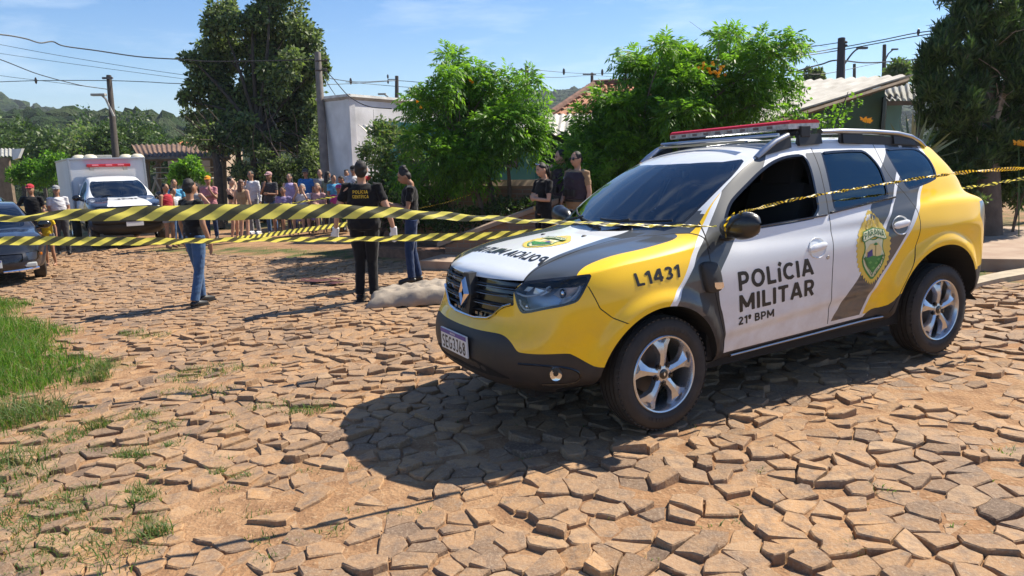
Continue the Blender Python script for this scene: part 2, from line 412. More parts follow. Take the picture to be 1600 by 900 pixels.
def build_grass():
    # verge on the left: thick clump in the middle, thin at its rim
    def keep(X, Y, r):
        v = verge_f(X, Y); d = np.clip(v/.5, 0, 1); nz = .5+.5*np.sin(X*2.3+1)*np.sin(Y*1.9)
        return (r.random(len(X)) < d*(.35+.65*nz)) & (Y < 13)
    P = scatter(150000, -12, -3.2, 4.4, 13, keep, 3)
    v = verge_f(P[:, 0], P[:, 1]); P[:, 2] = .75+1.05*np.clip(v/1.2, 0, 1)
    bright = (np.hypot(P[:, 0]+5.6, P[:, 1]-8) < 1.6); P[bright, 2] *= 1.25
    blades('grass_verge', P, .06, .17, .008, [GRS[0], GRS[1], GRS[0], GRS[2], GRS[0], GRS[1], GRS[3]], 'green grass growing on the left verge of the cobbled street', .7, seed=4)
    # weeds between the stones
    r = np.random.default_rng(9); pts = []
    def tuft(u, v, n, rad, hs=1.):
        p = ghit(u, v)
        for _ in range(n):
            a = r.uniform(0, 6.28); q = rad*math.sqrt(r.random()); pts.append((p[0]+q*1.6*math.cos(a), p[1]+q*math.sin(a), hs))
    for u, v, n, rad, hs in [(40, 835, 430, .30, .55), (95, 830, 170, .2, .5), (15, 750, 260, .16, .8), (70, 800, 120, .14, .5), (20, 650, 700, .22, 1.5), (8, 720, 300, .16, 1.1), (150, 870, 120, .15, .7), (205, 712, 160, .07, .8), (140, 700, 60, .06, .5), (85, 672, 150, .09, .6), (110, 680, 120, .08, .6), (155, 665, 90, .05, .9), (210, 650, 200, .12, .6), (245, 662, 100, .1, .5), (240, 670, 80, .1, .5), (215, 765, 70, .05, .6), (225, 780, 80, .05, .7), (245, 830, 120, .05, .8), (235, 812, 60, .04, .6), (300, 585, 200, .18, .45), (330, 575, 250, .2, .5), (285, 610, 150, .15, .5), (330, 610, 120, .15, .5), (420, 630, 100, .12, .5), (490, 635, 160, .12, .5), (470, 640, 80, .1, .5), (150, 590, 140, .07, 1.3), (160, 575, 120, .06, 1.2), (360, 670, 70, .06, .5), (270, 690, 60, .05, .5), (340, 735, 60, .04, .5), (380, 740, 40, .04, .5), (235, 525, 120, .15, .7), (205, 520, 80, .1, .8), (1570, 700, 30, .04, .4), (1330, 860, 50, .03, .5), (1000, 640, 0, .1, .5), (700, 395, 60, .1, .8), (1380, 760, 20, .03, .4), (60, 770, 60, .08, .5), (110, 770, 50, .08, .5), (130, 765, 60, .06, .6)]:
        tuft(u, v, int(n*(1.25 if u < 260 else 1)), rad*(1.15 if u < 160 else 1), hs*1.25)
    for _ in range(130):
        u, v = r.uniform(0, 520), r.uniform(560, 890)
        if r.random() < .8-u/700: tuft(u, v, int(r.integers(8, 34)), .05, .5)
    for _ in range(60): tuft(r.uniform(500, 1600), r.uniform(600, 895), int(r.integers(3, 9)), .03, .35)
    blades('weeds', pts, .05, .14, .006, [leafmat('weed_a', (.10, .16, .05), .4), leafmat('weed_b', (.13, .18, .07), .4), leafmat('weed_c', (.08, .14, .04), .4), GRS[3]], 'small green weeds sprouting between the cobbles', 1.1, seed=12)
    # strip in front of the footpath and garden edge
    def keep2(X, Y, r_): o = koff(X, Y); return (o > .02) & (o < .95) & (r_.random(len(X)) < .9*(.5+.5*np.sin(X*1.7+Y)))
    P = scatter(14000, -9, 12, 4, 20, keep2, 31); blades('grass_strip', P, .04, .13, .010, GRS, 'short grass and weeds along the footpath edge', .9, seed=32)
build_grass()

def strip(name, o0, o1, a0, a1, h, m, kind='structure', side=True, base=-.05, n=60, jit=0, label=None, cat=None):
    """raised strip that follows the kerb, between offsets o0 and o1"""
    rnd = random.Random(3); mb = MB(); V = []
    for k in range(n+1):
        a = a0+(a1-a0)*k/n
        for o, hh in ((o0, base), (o0, h), (o1, h), (o1, base)):
            x, y = kpos(a, o+rnd.uniform(-jit, jit)); V.append((x, y, gz1(x, y)+hh+(rnd.uniform(-jit, jit)*.4 if hh == h else 0)))
    F = []
    for k in range(n):
        for i in range(3): F.append((k*4+i, k*4+i+1, (k+1)*4+i+1, (k+1)*4+i))
    F += [(0, 1, 2, 3), (n*4, n*4+1, n*4+2, n*4+3)]
    mb.add(V, F); o = mb.build(name, m); tag(o, label, cat, kind=kind); return o
M_CONC = mat('concrete', (.40, .30, .22), rough=.9, noise=(3, .0, (.30, .20, .14)), bump=(40, .4, .006))
strip('footpath', 1.02, 4.9, -8, 6.7, .10, M_CONC)
strip('kerb', .85, 1.0, -8, 7.0, .125, M_CONC, jit=.012)
# ---------------------------------------------------------------- bold lettering drawn from strokes
def _glyphs():
    T = .20; h = T/2
    def arc(cx, cy, rx, ry, a0, a1, n=14):
        t = np.radians(np.linspace(a0, a1, n)); return [(cx+rx*math.cos(a), cy+ry*math.sin(a)) for a in t]
    G = {}
    G['L'] = (.56, [[(h, 0), (h, 1)], [(0, h), (.56, h)]])
    G['I'] = (T, [[(h, 0), (h, 1)]])
    G['Í'] = (T, [[(h, 0), (h, .80)], [(h+.02, .90), (h+.14, 1.10)]])
    G['í'] = G['Í']
    G['T'] = (.66, [[(.33, 0), (.33, 1)], [(0, 1-h), (.66, 1-h)]])
    G['O'] = (.84, [arc(.42, .5, .42-h, .5-h, 0, 360, 34)])
    G['º'] = (.34, [arc(.17, .80, .11, .13, 0, 360, 20), [(.04, .55), (.30, .55)]])
    G['C'] = (.74, [arc(.42, .5, .42-h, .5-h, 48, 312, 28)])
    G['G'] = (.78, [arc(.42, .5, .42-h, .5-h, 48, 345, 28), [(.44, .46), (.78, .46)], [(.68, .20), (.68, .5)]])
    G['P'] = (.66, [[(h, 0), (h, 1)], [(0, 1-h), (.38, 1-h)], [(0, .42), (.38, .42)], arc(.36, .66, .20, .24, -90, 90)])
    G['R'] = (.68, [[(h, 0), (h, 1)], [(0, 1-h), (.38, 1-h)], [(0, .42), (.38, .42)], arc(.36, .66, .20, .24, -90, 90), [(.34, .44), (.57, -.02)]])
    G['B'] = (.66, [[(h, 0), (h, 1)], [(0, 1-h), (.36, 1-h)], [(0, .52), (.36, .52)], [(0, h), (.38, h)], arc(.34, .71, .18, .19, -90, 90), arc(.36, .31, .21, .21, -90, 90)])
    G['A'] = (.80, [[(.085, 0), (.385, 1)], [(.715, 0), (.415, 1)], [(.2, .28), (.6, .28)]])
    G['Á'] = (.80, G['A'][1]+[[(.40, 1.06), (.50, 1.22)]])
    G['M'] = (.94, [[(h, 0), (h, 1)], [(.94-h, 0), (.94-h, 1)], [(.10, .96), (.47, .22)], [(.84, .96), (.47, .22)]])
    G['N'] = (.76, [[(h, 0), (h, 1)], [(.76-h, 0), (.76-h, 1)], [(.10, .96), (.66, .04)]])
    G['E'] = (.56, [[(h, 0), (h, 1)], [(0, 1-h), (.56, 1-h)], [(0, .5), (.52, .5)], [(0, h), (.56, h)]])
    G['F'] = (.54, [[(h, 0), (h, 1)], [(0, 1-h), (.54, 1-h)], [(0, .48), (.50, .48)]])
    G['J'] = (.50, [[(.40, .28), (.40, 1)], [(.14, 1-h), (.5, 1-h)], arc(.22, .28, .18, .18, -150, 0)])
    G['S'] = (.62, [arc(.31, .72, .21, .18, 30, 270, 16), arc(.31, .28, .21, .20, -150, 90, 16)])
    G['1'] = (.40, [[(.30, 0), (.30, 1)], [(.02, .74), (.30, .92)]])
    G['2'] = (.60, [arc(.30, .68, .20, .22, -25, 165, 16), [(.49, .62), (.10, .12)], [(.03, h), (.60, h)]])
    G['3'] = (.60, [arc(.28, .72, .20, .18, -80, 150, 16), arc(.28, .29, .22, .19, -150, 90, 16)])
    G['4'] = (.70, [[(.52, 0), (.52, 1)], [(.46, .94), (.08, .32)], [(.03, .28), (.70, .28)]])
    G['6'] = (.64, [arc(.32, .30, .22, .20, 0, 360, 26), [(.12, .34), (.38, .98)]])
    G['8'] = (.62, [arc(.31, .73, .18, .17, 0, 360, 24), arc(.31, .29, .21, .19, 0, 360, 24)])
    return G
GLYPHS = _glyphs()
def text_mesh(txt, track=.13, T=.20, res=.055, thin=0):
    """flat bold lettering, returned in the unit square"""
    VV = []; FF = []; x = 0
    T = T-thin
    for ch in txt:
        if ch == ' ': x += .35; continue
        w, strokes = GLYPHS[ch]
        segs = []
        for st in strokes:
            P = [np.array(p) for p in st]; multi = len(P) > 2
            for a, b in zip(P[:-1], P[1:]):
                d = b-a; l = np.linalg.norm(d); e = .012 if multi else 0
                segs.append(((a+b)/2, d/l, l/2+e))
        nx = int((w+.14)/res)+2; ny = int(1.5/res)+1
        gx = -.07+res*np.arange(nx+1); gy = -.08+res*np.arange(ny+1)
        X = np.array([(a, b) for b in gy for a in gx])
        def sdf(X):
            best = np.full(len(X), 9.)
            for c, d, hl in segs:
                e = X-c; u = np.abs(e@d)-hl; v = np.abs(e[:, 0]*-d[1]+e[:, 1]*d[0])-T/2
                q = np.hypot(np.maximum(u, 0), np.maximum(v, 0))+np.minimum(np.maximum(u, v), 0)
                best = np.minimum(best, q)
            return best
        val = sdf(X)
        verts = [tuple(p) for p in X]; vals = val.tolist(); edge = {}
        faces = []
        for j in range(ny):
            for i in range(nx):
                a = j*(nx+1)+i; f = [a, a+1, a+nx+2, a+nx+1]; v = [vals[k] for k in f]
                if min(v) >= 0: continue
                if max(v) <= 0: faces.append(f); continue
                out = []
                for k in range(4):
                    p, q = f[k], f[(k+1) % 4]; vp, vq = vals[p], vals[q]
                    if vp <= 0: out.append(p)
                    if vp*vq < 0:
                        key = (min(p, q), max(p, q))
                        if key not in edge:
                            A_, B_ = (p, q) if vp < 0 else (q, p); lo, hi = 0., 1.; P0 = np.array(verts[A_]); P1 = np.array(verts[B_])
                            va, vb = vals[A_], vals[B_]; t = va/(va-vb); 
                            edge[key] = len(verts); verts.append(tuple(P0+(P1-P0)*t))
                        out.append(edge[key])
                if len(out) > 2: faces.append(out)
        used = sorted({i for f in faces for i in f}); mp = {k: len(VV)+n for n, k in enumerate(used)}
        VV += [(verts[k][0]+x, verts[k][1]) for k in used]; FF += [tuple(mp[i] for i in f) for f in faces]
        x += w+track
    xs = [v[0] for v in VV]; x0, x1 = min(xs), max(xs)
    return [((a-x0)/(x1-x0), b) for a, b in VV], FF
# ---------------------------------------------------------------- car body surface (plain numpy)
def cr(P, n):
    """Catmull-Rom along axis 0, n sub-steps per span."""
    P = np.asarray(P, float); N = len(P)
    ext = np.concatenate([[2*P[0]-P[1]], P, [2*P[-1]-P[-2]]])
    out = []
    for i in range(N-1):
        p0, p1, p2, p3 = ext[i:i+4]
        for k in range(n):
            t = k/n
            out.append(.5*((2*p1)+(p2-p0)*t+(2*p0-5*p1+4*p2-p3)*t*t+(3*p1-p0-3*p2+p3)*t**3))
    out.append(P[-1]); return np.array(out)

def car_cage():
    # nose: rows from the bottom of the bumper up to the leading edge of the hood; (z, s at centre)
    nz = [.30, .35, .42, .52, .62, .71, .79, .86, .91, .945, .975]
    ns = [.20, .02, -.045, -.06, -.035, .035, .055, .07, .085, .10, .15]
    nz_c = [.27, .33, .42, .52, .62, .71, .79, .86, .91, .955, .99]
    corner_y = [.66, .70, .72, .73, .735, .735, .73, .725, .715, .70, .68]
    corner_s = [.28, .20, .165, .155, .165, .20, .215, .225, .24, .26, .30]
    rows_y = [0, .18, .36, .54, .64, 1.0]     # last one is the edge
    # side columns: (s at rows 0-6, s belt, z belt, y belt, edge s, y, z)
    W = [-.16, -.065, -.03, -.012, .0, .0, -.015]
    Z = [.25, .30, .42, .58, .74, .88, 1.0]
    cols = [
     # s_low, width, sill z, belt(s,y,z), edge(s,y,z)
     (.27, .800, .31, (.30, .765, .965), (.34, .715, 1.000)),
     (.42, .868, .315, (.43, .825, .985), (.47, .745, 1.030)),
     (.62, .895, .30, (.62, .850, 1.005), (.66, .760, 1.065)),
     (.88, .905, .30, (.88, .860, 1.025), (.92, .765, 1.090)),
     (1.17, .898, .30, (1.17, .855, 1.050), (1.21, .752, 1.140)),
     (1.45, .890, .30, (1.43, .848, 1.080), (1.42, .705, 1.300)),
     (1.66, .888, .30, (1.64, .845, 1.090), (1.66, .650, 1.450)),
     (1.90, .888, .30, (1.88, .845, 1.105), (1.90, .605, 1.562)),
     (2.15, .888, .30, (2.12, .845, 1.120), (2.14, .592, 1.622)),
     (2.42, .888, .30, (2.40, .845, 1.140), (2.45, .588, 1.648)),
     (2.75, .888, .30, (2.72, .843, 1.160), (2.78, .580, 1.650)),
     (3.05, .892, .31, (3.02, .842, 1.180), (3.10, .575, 1.640)),
     (3.30, .900, .33, (3.28, .840, 1.200), (3.38, .575, 1.622)),
     (3.56, .908, .33, (3.54, .835, 1.215), (3.60, .578, 1.600)),
     (3.84, .900, .33, (3.80, .812, 1.215), (3.71, .580, 1.575)),
     (4.06, .862, .34, (3.97, .760, 1.200), (3.79, .580, 1.555)),
    ]
    fr = [.0, .045, .18, .39, .57, .74, .90]
    side = []
    c0 = [(corner_s[i], corner_y[i], nz[i]) for i in range(11)]
    side.append(c0)
    for k, (s, w, zs, b, e) in enumerate(cols):
        r = []
        zb = b[2]
        for j in range(7):
            z = Z[j]
            if j < 2: z += zs-.30
            # rows follow the belt height
            z = zs+(z-.25-.0)*(zb-.075-zs)/(1.0-.25)
            r.append((s, w+W[j], z))
        r.append(b)
        bb, ee = np.array(b), np.array(e)
        for j, t in enumerate((.30, .62, 1.0)):
            p = bb+(ee-bb)*t
            if t < 1: p[1] += .028*(4*t*(1-t)) if e[2]-b[2] > .15 else .018*(4*t*(1-t))
            r.append(tuple(p))
        side.append(r)
    tail_z = [.34, .38, .48, .61, .74, .88, 1.0, 1.12, 1.26, 1.40, 1.530]
    tail_s = [4.17, 4.20, 4.225, 4.23, 4.21, 4.155, 4.09, 4.045, 3.975, 3.90, 3.83]
    tail_y = [.70, .735, .755, .765, .765, .745, .725, .715, .67, .625, .575]
    tcs = [4.30, 4.34, 4.37, 4.37, 4.35, 4.31, 4.27, 4.20, 4.10, 4.01, 3.93]
    side.append([(tail_s[i], tail_y[i], tail_z[i]) for i in range(11)])
    side = np.array(side)                      # [17 cols, 11 rows, 3]
    # top strip: stations x rows (centre -> edge)
    top = []
    fy = [0, .26, .50, .72, .88, 1.0]
    for i in range(11):
        r = []
        for q in fy:
            t = q**3.2
            r.append((ns[i]+(corner_s[i]-ns[i])*t, corner_y[i]*q, nz_c[i]+(nz[i]-nz_c[i])*t))
        top.append(r)
    # centre line over hood, screen, roof to match edge columns 1..16
    cen = [(.24, 1.022), (.40, 1.055), (.60, 1.083), (.80, 1.108), (1.03, 1.140), (1.23, 1.280), (1.49, 1.445),
           (1.76, 1.580), (2.05, 1.650), (2.40, 1.675), (2.76, 1.685), (3.08, 1.678), (3.38, 1.662), (3.62, 1.643), (3.74, 1.622), (3.84, 1.600)]
    for k in range(16):
        e = side[k+1, 10]; s0, z0 = cen[k]
        r = []
        for q in fy:
            ts = q**2.2; tz = q**2.4
            if 5 <= k <= 8: ts = q**1.9; tz = q**2.2
            r.append((s0+(e[0]-s0)*ts, e[1]*q, z0+(e[2]-z0)*tz))
        top.append(r)
    for i in range(10, -1, -1):
        e = side[17, i]; r = []
        for q in fy:
            t = q**2.2
            r.append((tcs[i]+(e[0]-tcs[i])*t, e[1]*q, tail_z[i]+(.03 if i > 8 else 0)*(1-t)))
        top.append(r)
    return side, np.array(top)

FW, RW, WR = .88, 3.52, .345                   # axles, wheel radius
def sstep(a, b, x):
    t = np.clip((x-a)/(b-a), 0, 1); return t*t*(3-2*t)

def car_surface(n=9):
    side, top = car_cage()
    def grid(G):
        A = cr(G, n); A = cr(A.transpose(1, 0, 2), n).transpose(1, 0, 2); return A
    S, T = grid(side), grid(top)
    T[:, -1] = np.concatenate([S[0], S[1:, -1], S[-1, -2::-1]])      # share one edge, corners included
    # T rows: centre ... edge ; the last row follows side front column, top row, rear column
    verts = []; faces = []; patch = []
    def add(G, pid, flip):
        base = len(verts); a, b = G.shape[:2]
        verts.extend(G.reshape(-1, 3).tolist())
        for i in range(a-1):
            for j in range(b-1):
                q = [base+i*b+j, base+(i+1)*b+j, base+(i+1)*b+j+1, base+i*b+j+1]
                if flip: q.reverse()
                faces.append(q); patch.append(pid)
    add(S, 0, True); add(T, 1, False)
    V = np.array(verts)
    # weld
    key = {}; mp = np.zeros(len(V), int); nv = []
    for i, p in enumerate(np.round(V/.0015).astype(int)):
        k = tuple(p)
        if k not in key: key[k] = len(nv); nv.append(V[i])
        mp[i] = key[k]
    F = []; PT = []
    for f, p in zip(faces, patch):
        g = [mp[i] for i in f]; h = []
        for x in g:
            if x not in h: h.append(x)
        if len(h) > 2: F.append(h); PT.append(p)
    V = np.array(nv)
    # ---- soften the corner of the nose and the crest lines
    E = set()
    for f in F:
        for a, b in zip(f, f[1:]+f[:1]): E.add((min(a, b), max(a, b)))
    E = np.array(list(E))
    deg = np.bincount(E.ravel(), minlength=len(V)).astype(float)
    def smooth(w, it):
        nonlocal V
        for _ in range(it):
            S_ = np.zeros_like(V)
            for c in range(3):
                S_[:, c] = np.bincount(E[:, 0], V[E[:, 1], c], len(V))+np.bincount(E[:, 1], V[E[:, 0], c], len(V))
            A_ = S_/deg[:, None]
            A_[:, 1] = np.where(V[:, 1] < 1e-6, 0, A_[:, 1])
            V = V+(A_-V)*w[:, None]
    lone = deg < 4
    wn = sstep(.62, .40, V[:, 0])*sstep(.45, .6, V[:, 1]); wn[lone & (V[:, 2] < .4)] = 0
    smooth(wn, 34)
    wg = np.full(len(V), .5); wg[lone & (V[:, 2] < .45)] = 0; wg[V[:, 1] < 1e-6] = 0
    smooth(wg, 5)
    # ---- sculpting on the flanks
    s, y, z = V.T.copy()
    side_w = sstep(.60, .80, y)
    for c, cz, R, A in ((.865, .335, .405, .028), (3.47, .36, .465, .036)):
        r = np.hypot(s-c, z-cz)
        ring = sstep(R+.13, R+.05, r)*(z > .05)
        up = sstep(.30, .42, z)
        y += side_w*A*ring*up
    # rear haunch
    hz = np.exp(-((z-.99)/.10)**2)*sstep(2.75, 3.5, s)*sstep(4.15, 3.75, s)
    y += side_w*.028*hz
    # waist below windows: slight tuck under the belt on the doors and a crease low down
    y -= side_w*.012*np.exp(-((z-1.05)/.05)**2)*sstep(1.3, 1.6, s)*sstep(3.2, 2.8, s)
    zl = .50+(s-1.35)*.075
    y -= side_w*.022*sstep(zl+.02, zl-.05, z)*sstep(1.28, 1.42, s)*sstep(3.0, 2.75, s)
    # hood: raised centre with two creases
    hw = (z > .96)*(s > .2)*(s < 1.35)
    crease = .46+.10*(s-.2)
    z = z+np.where(hw, .012*sstep(crease+.03, crease-.03, y)*sstep(.2, .34, s)*sstep(1.25, 1.0, s), 0)
    V = np.stack([s, y, z], 1)
    return V, F, PT
# ---------------------------------------------------------------- cutting tool
def chaikin(P, n=2, closed=True):
    P = [np.array(p, float) for p in P]
    for _ in range(n):
        Q = [] if closed else [P[0]]
        for i in range(len(P) if closed else len(P)-1):
            a, b = P[i], P[(i+1) % len(P)]; Q += [a*.75+b*.25, a*.25+b*.75]
        if not closed: Q.append(P[-1])
        P = Q
    return np.array(P)
def seg_d(X, P, closed):
    P = np.asarray(P, float); A = P if closed else P[:-1]; B = np.roll(P, -1, 0) if closed else P[1:]
    best = np.full(len(X), 1e9); side = np.zeros(len(X))
    for a, b in zip(A, B):
        d = b-a; t = np.clip(((X-a)@d)/(d@d+1e-12), 0, 1); q = a+t[:, None]*d; e = X-q
        r = np.hypot(e[:, 0], e[:, 1]); c = d[0]*e[:, 1]-d[1]*e[:, 0]
        # unclamped perpendicular component decides ties
        k = r < best-1e-9; best = np.where(k, r, best); side = np.where(k, c, side)
    return best, side
def sd_poly(X, P):
    d, _ = seg_d(X, P, True); P = np.asarray(P); ins = np.zeros(len(X), bool); n = len(P)
    for i in range(n):
        a, b = P[i], P[(i+1) % n]
        if a[1] == b[1]: continue
        c = ((a[1] > X[:, 1]) != (b[1] > X[:, 1])) & (X[:, 0] < (b[0]-a[0])*(X[:, 1]-a[1])/(b[1]-a[1])+a[0])
        ins ^= c
    return np.where(ins, -d, d)
def sd_line(X, P):
    """signed distance to an open polyline extended at both ends: + on its left"""
    P = np.asarray(P, float); P = np.concatenate([[P[0]+(P[0]-P[1])*1.0/np.linalg.norm(P[0]-P[1])*.02], P, [P[-1]+(P[-1]-P[-2])/np.linalg.norm(P[-1]-P[-2])*.02]])
    d, s = seg_d(X, P, False); return np.where(s >= 0, d, -d)

class Shell:
    def __init__(S, V, F, pid): S.V = [tuple(v) for v in V]; S.F = [list(f) for f in F]; S.pid = list(pid)
    def cut(S, fn, filt=None):
        A = np.array(S.V); val = fn(A); val = np.where(np.abs(val) < 2e-5, 0, val).tolist()
        cen = None
        if filt is not None:
            cen = np.array([A[f].mean(0) for f in S.F]); ok = filt(cen, np.array(S.pid))
        edge = {}; NF = []; NP = []
        for k, f in enumerate(S.F):
            v = [val[i] for i in f]
            if min(v) >= 0 or max(v) <= 0 or (cen is not None and not ok[k]): NF.append(f); NP.append(S.pid[k]); continue
            pos = []; neg = []; nx = 0
            for a in range(len(f)):
                i, j = f[a], f[(a+1) % len(f)]; vi, vj = val[i], val[j]
                if vi >= 0: pos.append(i)
                if vi <= 0: neg.append(i)
                if vi*vj < 0:
                    nx += 1; key = (min(i, j), max(i, j))
                    if key not in edge:
                        t = vi/(vi-vj); p = tuple(S.V[i][c]+(S.V[j][c]-S.V[i][c])*t for c in range(3))
                        edge[key] = len(S.V); S.V.append(p); val.append(0.)
                    pos.append(edge[key]); neg.append(edge[key])
                elif vi == 0: nx += 1
            if nx != 2 or len(pos) < 3 or len(neg) < 3: NF.append(f); NP.append(S.pid[k]); continue
            NF.append(pos); NP.append(S.pid[k]); NF.append(neg); NP.append(S.pid[k])
        S.F, S.pid = NF, NP
    def gap(S, fn, w, filt=None):
        S.cut(fn, filt); S.cut(lambda A: np.abs(fn(A))-w, filt)
    def centres(S):
        A = np.array(S.V); return np.array([A[f].mean(0) for f in S.F])

Q2 = lambda A: np.stack([A[:, 0], A[:, 2]], 1)                                   # side view (s, z)
QP = lambda A: np.stack([A[:, 0], A[:, 1]], 1)                                   # plan (s, y)
QN = lambda A: np.stack([A[:, 0]-np.maximum(0, .80-A[:, 1]), A[:, 2]], 1)        # unrolled nose
QF = lambda A: np.stack([A[:, 1], A[:, 2]], 1)                                   # front view (y, z)
side_f = lambda C, P: (C[:, 1] > .50) & (P == 0)

# outlines measured on the car, in metres
WINF = [(1.44, 1.135), (1.435, 1.185), (1.531, 1.281), (1.598, 1.322), (1.732, 1.390), (1.878, 1.462), (2.013, 1.517), (2.132, 1.545), (2.257, 1.553), (2.302, 1.545), (2.310, 1.50), (2.267, 1.341), (2.229, 1.161), (2.033, 1.150), (1.817, 1.142)]
WINR = [(2.488, 1.545), (2.51, 1.560), (2.90, 1.558), (2.952, 1.535), (2.990, 1.45), (2.980, 1.364), (2.960, 1.277), (2.951, 1.238), (2.403, 1.187), (2.407, 1.231), (2.426, 1.345)]
WINQ = [(3.175, 1.535), (3.195, 1.553), (3.512, 1.550), (3.571, 1.532), (3.609, 1.486), (3.598, 1.409), (3.572, 1.355), (3.540, 1.328), (3.214, 1.277), (3.195, 1.300), (3.167, 1.409)]
HEAD = [(-.184, .872), (-.193, .884), (-.172, .911), (-.096, .948), (-.035, .957), (.194, .975), (.424, .993), (.437, .985), (.421, .962), (.387, .918), (.354, .870), (.332, .846), (.284, .832), (.119, .809), (-.077, .775), (-.121, .776), (-.159, .813)]
GRIL = [(-.2, .937), (.02, .937), (.42, .950), (.535, .953), (.495, .915), (.485, .881), (.50, .815), (.43, .795), (.38, .770), (.34, .738), (.29, .712), (.06, .694), (-.2, .692)]
BUMP = [(-1.2, .640), (-.617, .644), (-.34, .655), (-.258, .646), (-.195, .617), (-.151, .577), (-.123, .562), (.267, .563), (.301, .552), (.361, .509), (.427, .460), (.70, .455)]
HGAP = [(.10, .540), (.18, .525), (.27, .503), (.40, .490), (.55, .485), (.70, .475), (.80, .465), (.93, .480), (1.04, .535), (1.13, .630), (1.195, .745), (1.25, .822), (1.27, .90)]
HWHT = [(.10, .540), (.18, .518), (.227, .500), (.277, .482), (.35, .466), (.458, .448), (.60, .422), (.703, .395), (.80, .375), (.891, .361), (1.02, .35), (1.2, .35)]
FGRY = [(1.145, .645), (1.155, .70), (1.11, .738), (1.0, .752), (.806, .756), (.666, .742), (.56, .733), (.468, .735), (.418, .750), (.378, .770), (.30, .83)]
SCRN = [(.975, -.2), (.975, 0), (.99, .15), (1.02, .28), (1.08, .41), (1.145, .58), (1.23, .648), (1.33, .662), (1.41, .665), (1.54, .655), (1.65, .640), (1.74, .615), (1.83, .575), (1.845, .54), (1.77, .44), (1.70, .20), (1.68, 0), (1.68, -.2)]
STL = [(1.80, 1.62), (1.529, 1.363), (1.426, 1.299), (1.328, 1.206), (1.256, 1.144), (1.176, 1.086), (1.107, 1.020), (1.079, .979), (1.007, .877), (.935, .822), (.88, .75)]
STR = [(1.72, 1.62), (1.534, 1.366), (1.473, 1.312), (1.348, 1.198), (1.305, 1.156), (1.245, 1.105), (1.170, 1.043), (1.135, 1.002), (1.113, .960), (1.047, .886), (.987, .822), (.93, .74)]
GRR = [(2.05, 1.68), (2.007, 1.585), (1.905, 1.478), (1.70, 1.33), (1.55, 1.19), (1.475, 1.076), (1.425, 1.031), (1.364, .969), (1.301, .892), (1.290, .801), (1.311, .687), (1.336, .643), (1.393, .425), (1.40, .3)]
DGR = [(3.25, 1.8), (3.226, 1.580), (3.035, 1.450), (2.97, 1.409), (2.84, 1.25), (2.730, 1.172), (2.66, .95), (2.611, .740), (2.536, .660), (2.457, .590), (2.436, .518), (2.370, .443), (2.35, .3)]
ST1L = [(3.384, 1.8), (3.384, 1.555), (3.154, 1.404), (3.045, 1.282), (3.009, 1.221), (2.897, 1.110), (2.847, 1.052), (2.78, .96)]
ST1R = [(3.425, 1.8), (3.422, 1.554), (3.184, 1.385), (3.072, 1.275), (3.040, 1.228), (2.934, 1.125), (2.877, 1.041), (2.80, .93)]
ST2L = [(3.60, 1.8), (3.598, 1.486), (3.45, 1.35), (3.319, 1.275), (3.231, 1.169), (3.159, 1.112), (3.077, .997), (2.982, .869), (2.884, .765), (2.775, .657), (2.730, .557), (2.67, .45), (2.64, .3)]
ST2R = [(3.635, 1.8), (3.632, 1.479), (3.50, 1.36), (3.361, 1.284), (3.259, 1.167), (3.196, 1.095), (3.117, 1.005), (3.022, .890), (2.911, .757), (2.810, .652), (2.762, .563), (2.70, .45), (2.67, .3)]
GPF = [(1.42, 1.36), (1.32, 1.25), (1.300, 1.211), (1.274, 1.151), (1.248, 1.079), (1.238, .983), (1.243, .85), (1.30, .66), (1.37, .45), (1.38, .38)]
GPAB = [(2.41, 1.68), (2.412, 1.60), (2.40, 1.50), (2.358, 1.349), (2.324, 1.155), (2.316, 1.032), (2.310, .888), (2.306, .80), (2.310, .688), (2.328, .532), (2.345, .40)]
GPBC = [(3.10, 1.70), (3.083, 1.62), (3.069, 1.562), (3.05, 1.472), (3.045, 1.40), (3.085, 1.313), (3.165, 1.217), (3.195, 1.117), (3.200, 1.049), (3.187, .950), (3.150, .814), (3.070, .658), (3.000, .552), (2.93, .40)]
WHEELS_ARCH = ((.865, .335, .425), (3.47, .36, .488))
BPIL = [(2.325, 1.57), (2.50, 1.57), (2.42, 1.345), (2.396, 1.168), (2.226, 1.150), (2.27, 1.341), (2.318, 1.50)]
SILLT = [(1.2, .402), (1.415, .408), (2.053, .421), (2.906, .431), (3.3, .436)]
SILLB = [(1.2, .366), (1.425, .373), (2.063, .388), (2.913, .411), (3.3, .420)]
RCLAD = [(2.70, .40), (2.777, .459), (2.900, .453), (2.951, .492), (3.000, .550), (3.20, .560)]
for _k in ('STL', 'STR', 'GRR', 'DGR', 'ST1L', 'ST1R', 'ST2L', 'ST2R', 'GPF', 'GPAB', 'GPBC', 'HGAP', 'HWHT', 'FGRY', 'RCLAD', 'BUMP'):
    globals()[_k] = chaikin(globals()[_k], 2, False)
for _k in ('WINF', 'WINR', 'WINQ', 'HEAD'): globals()[_k] = chaikin(globals()[_k], 1, True)

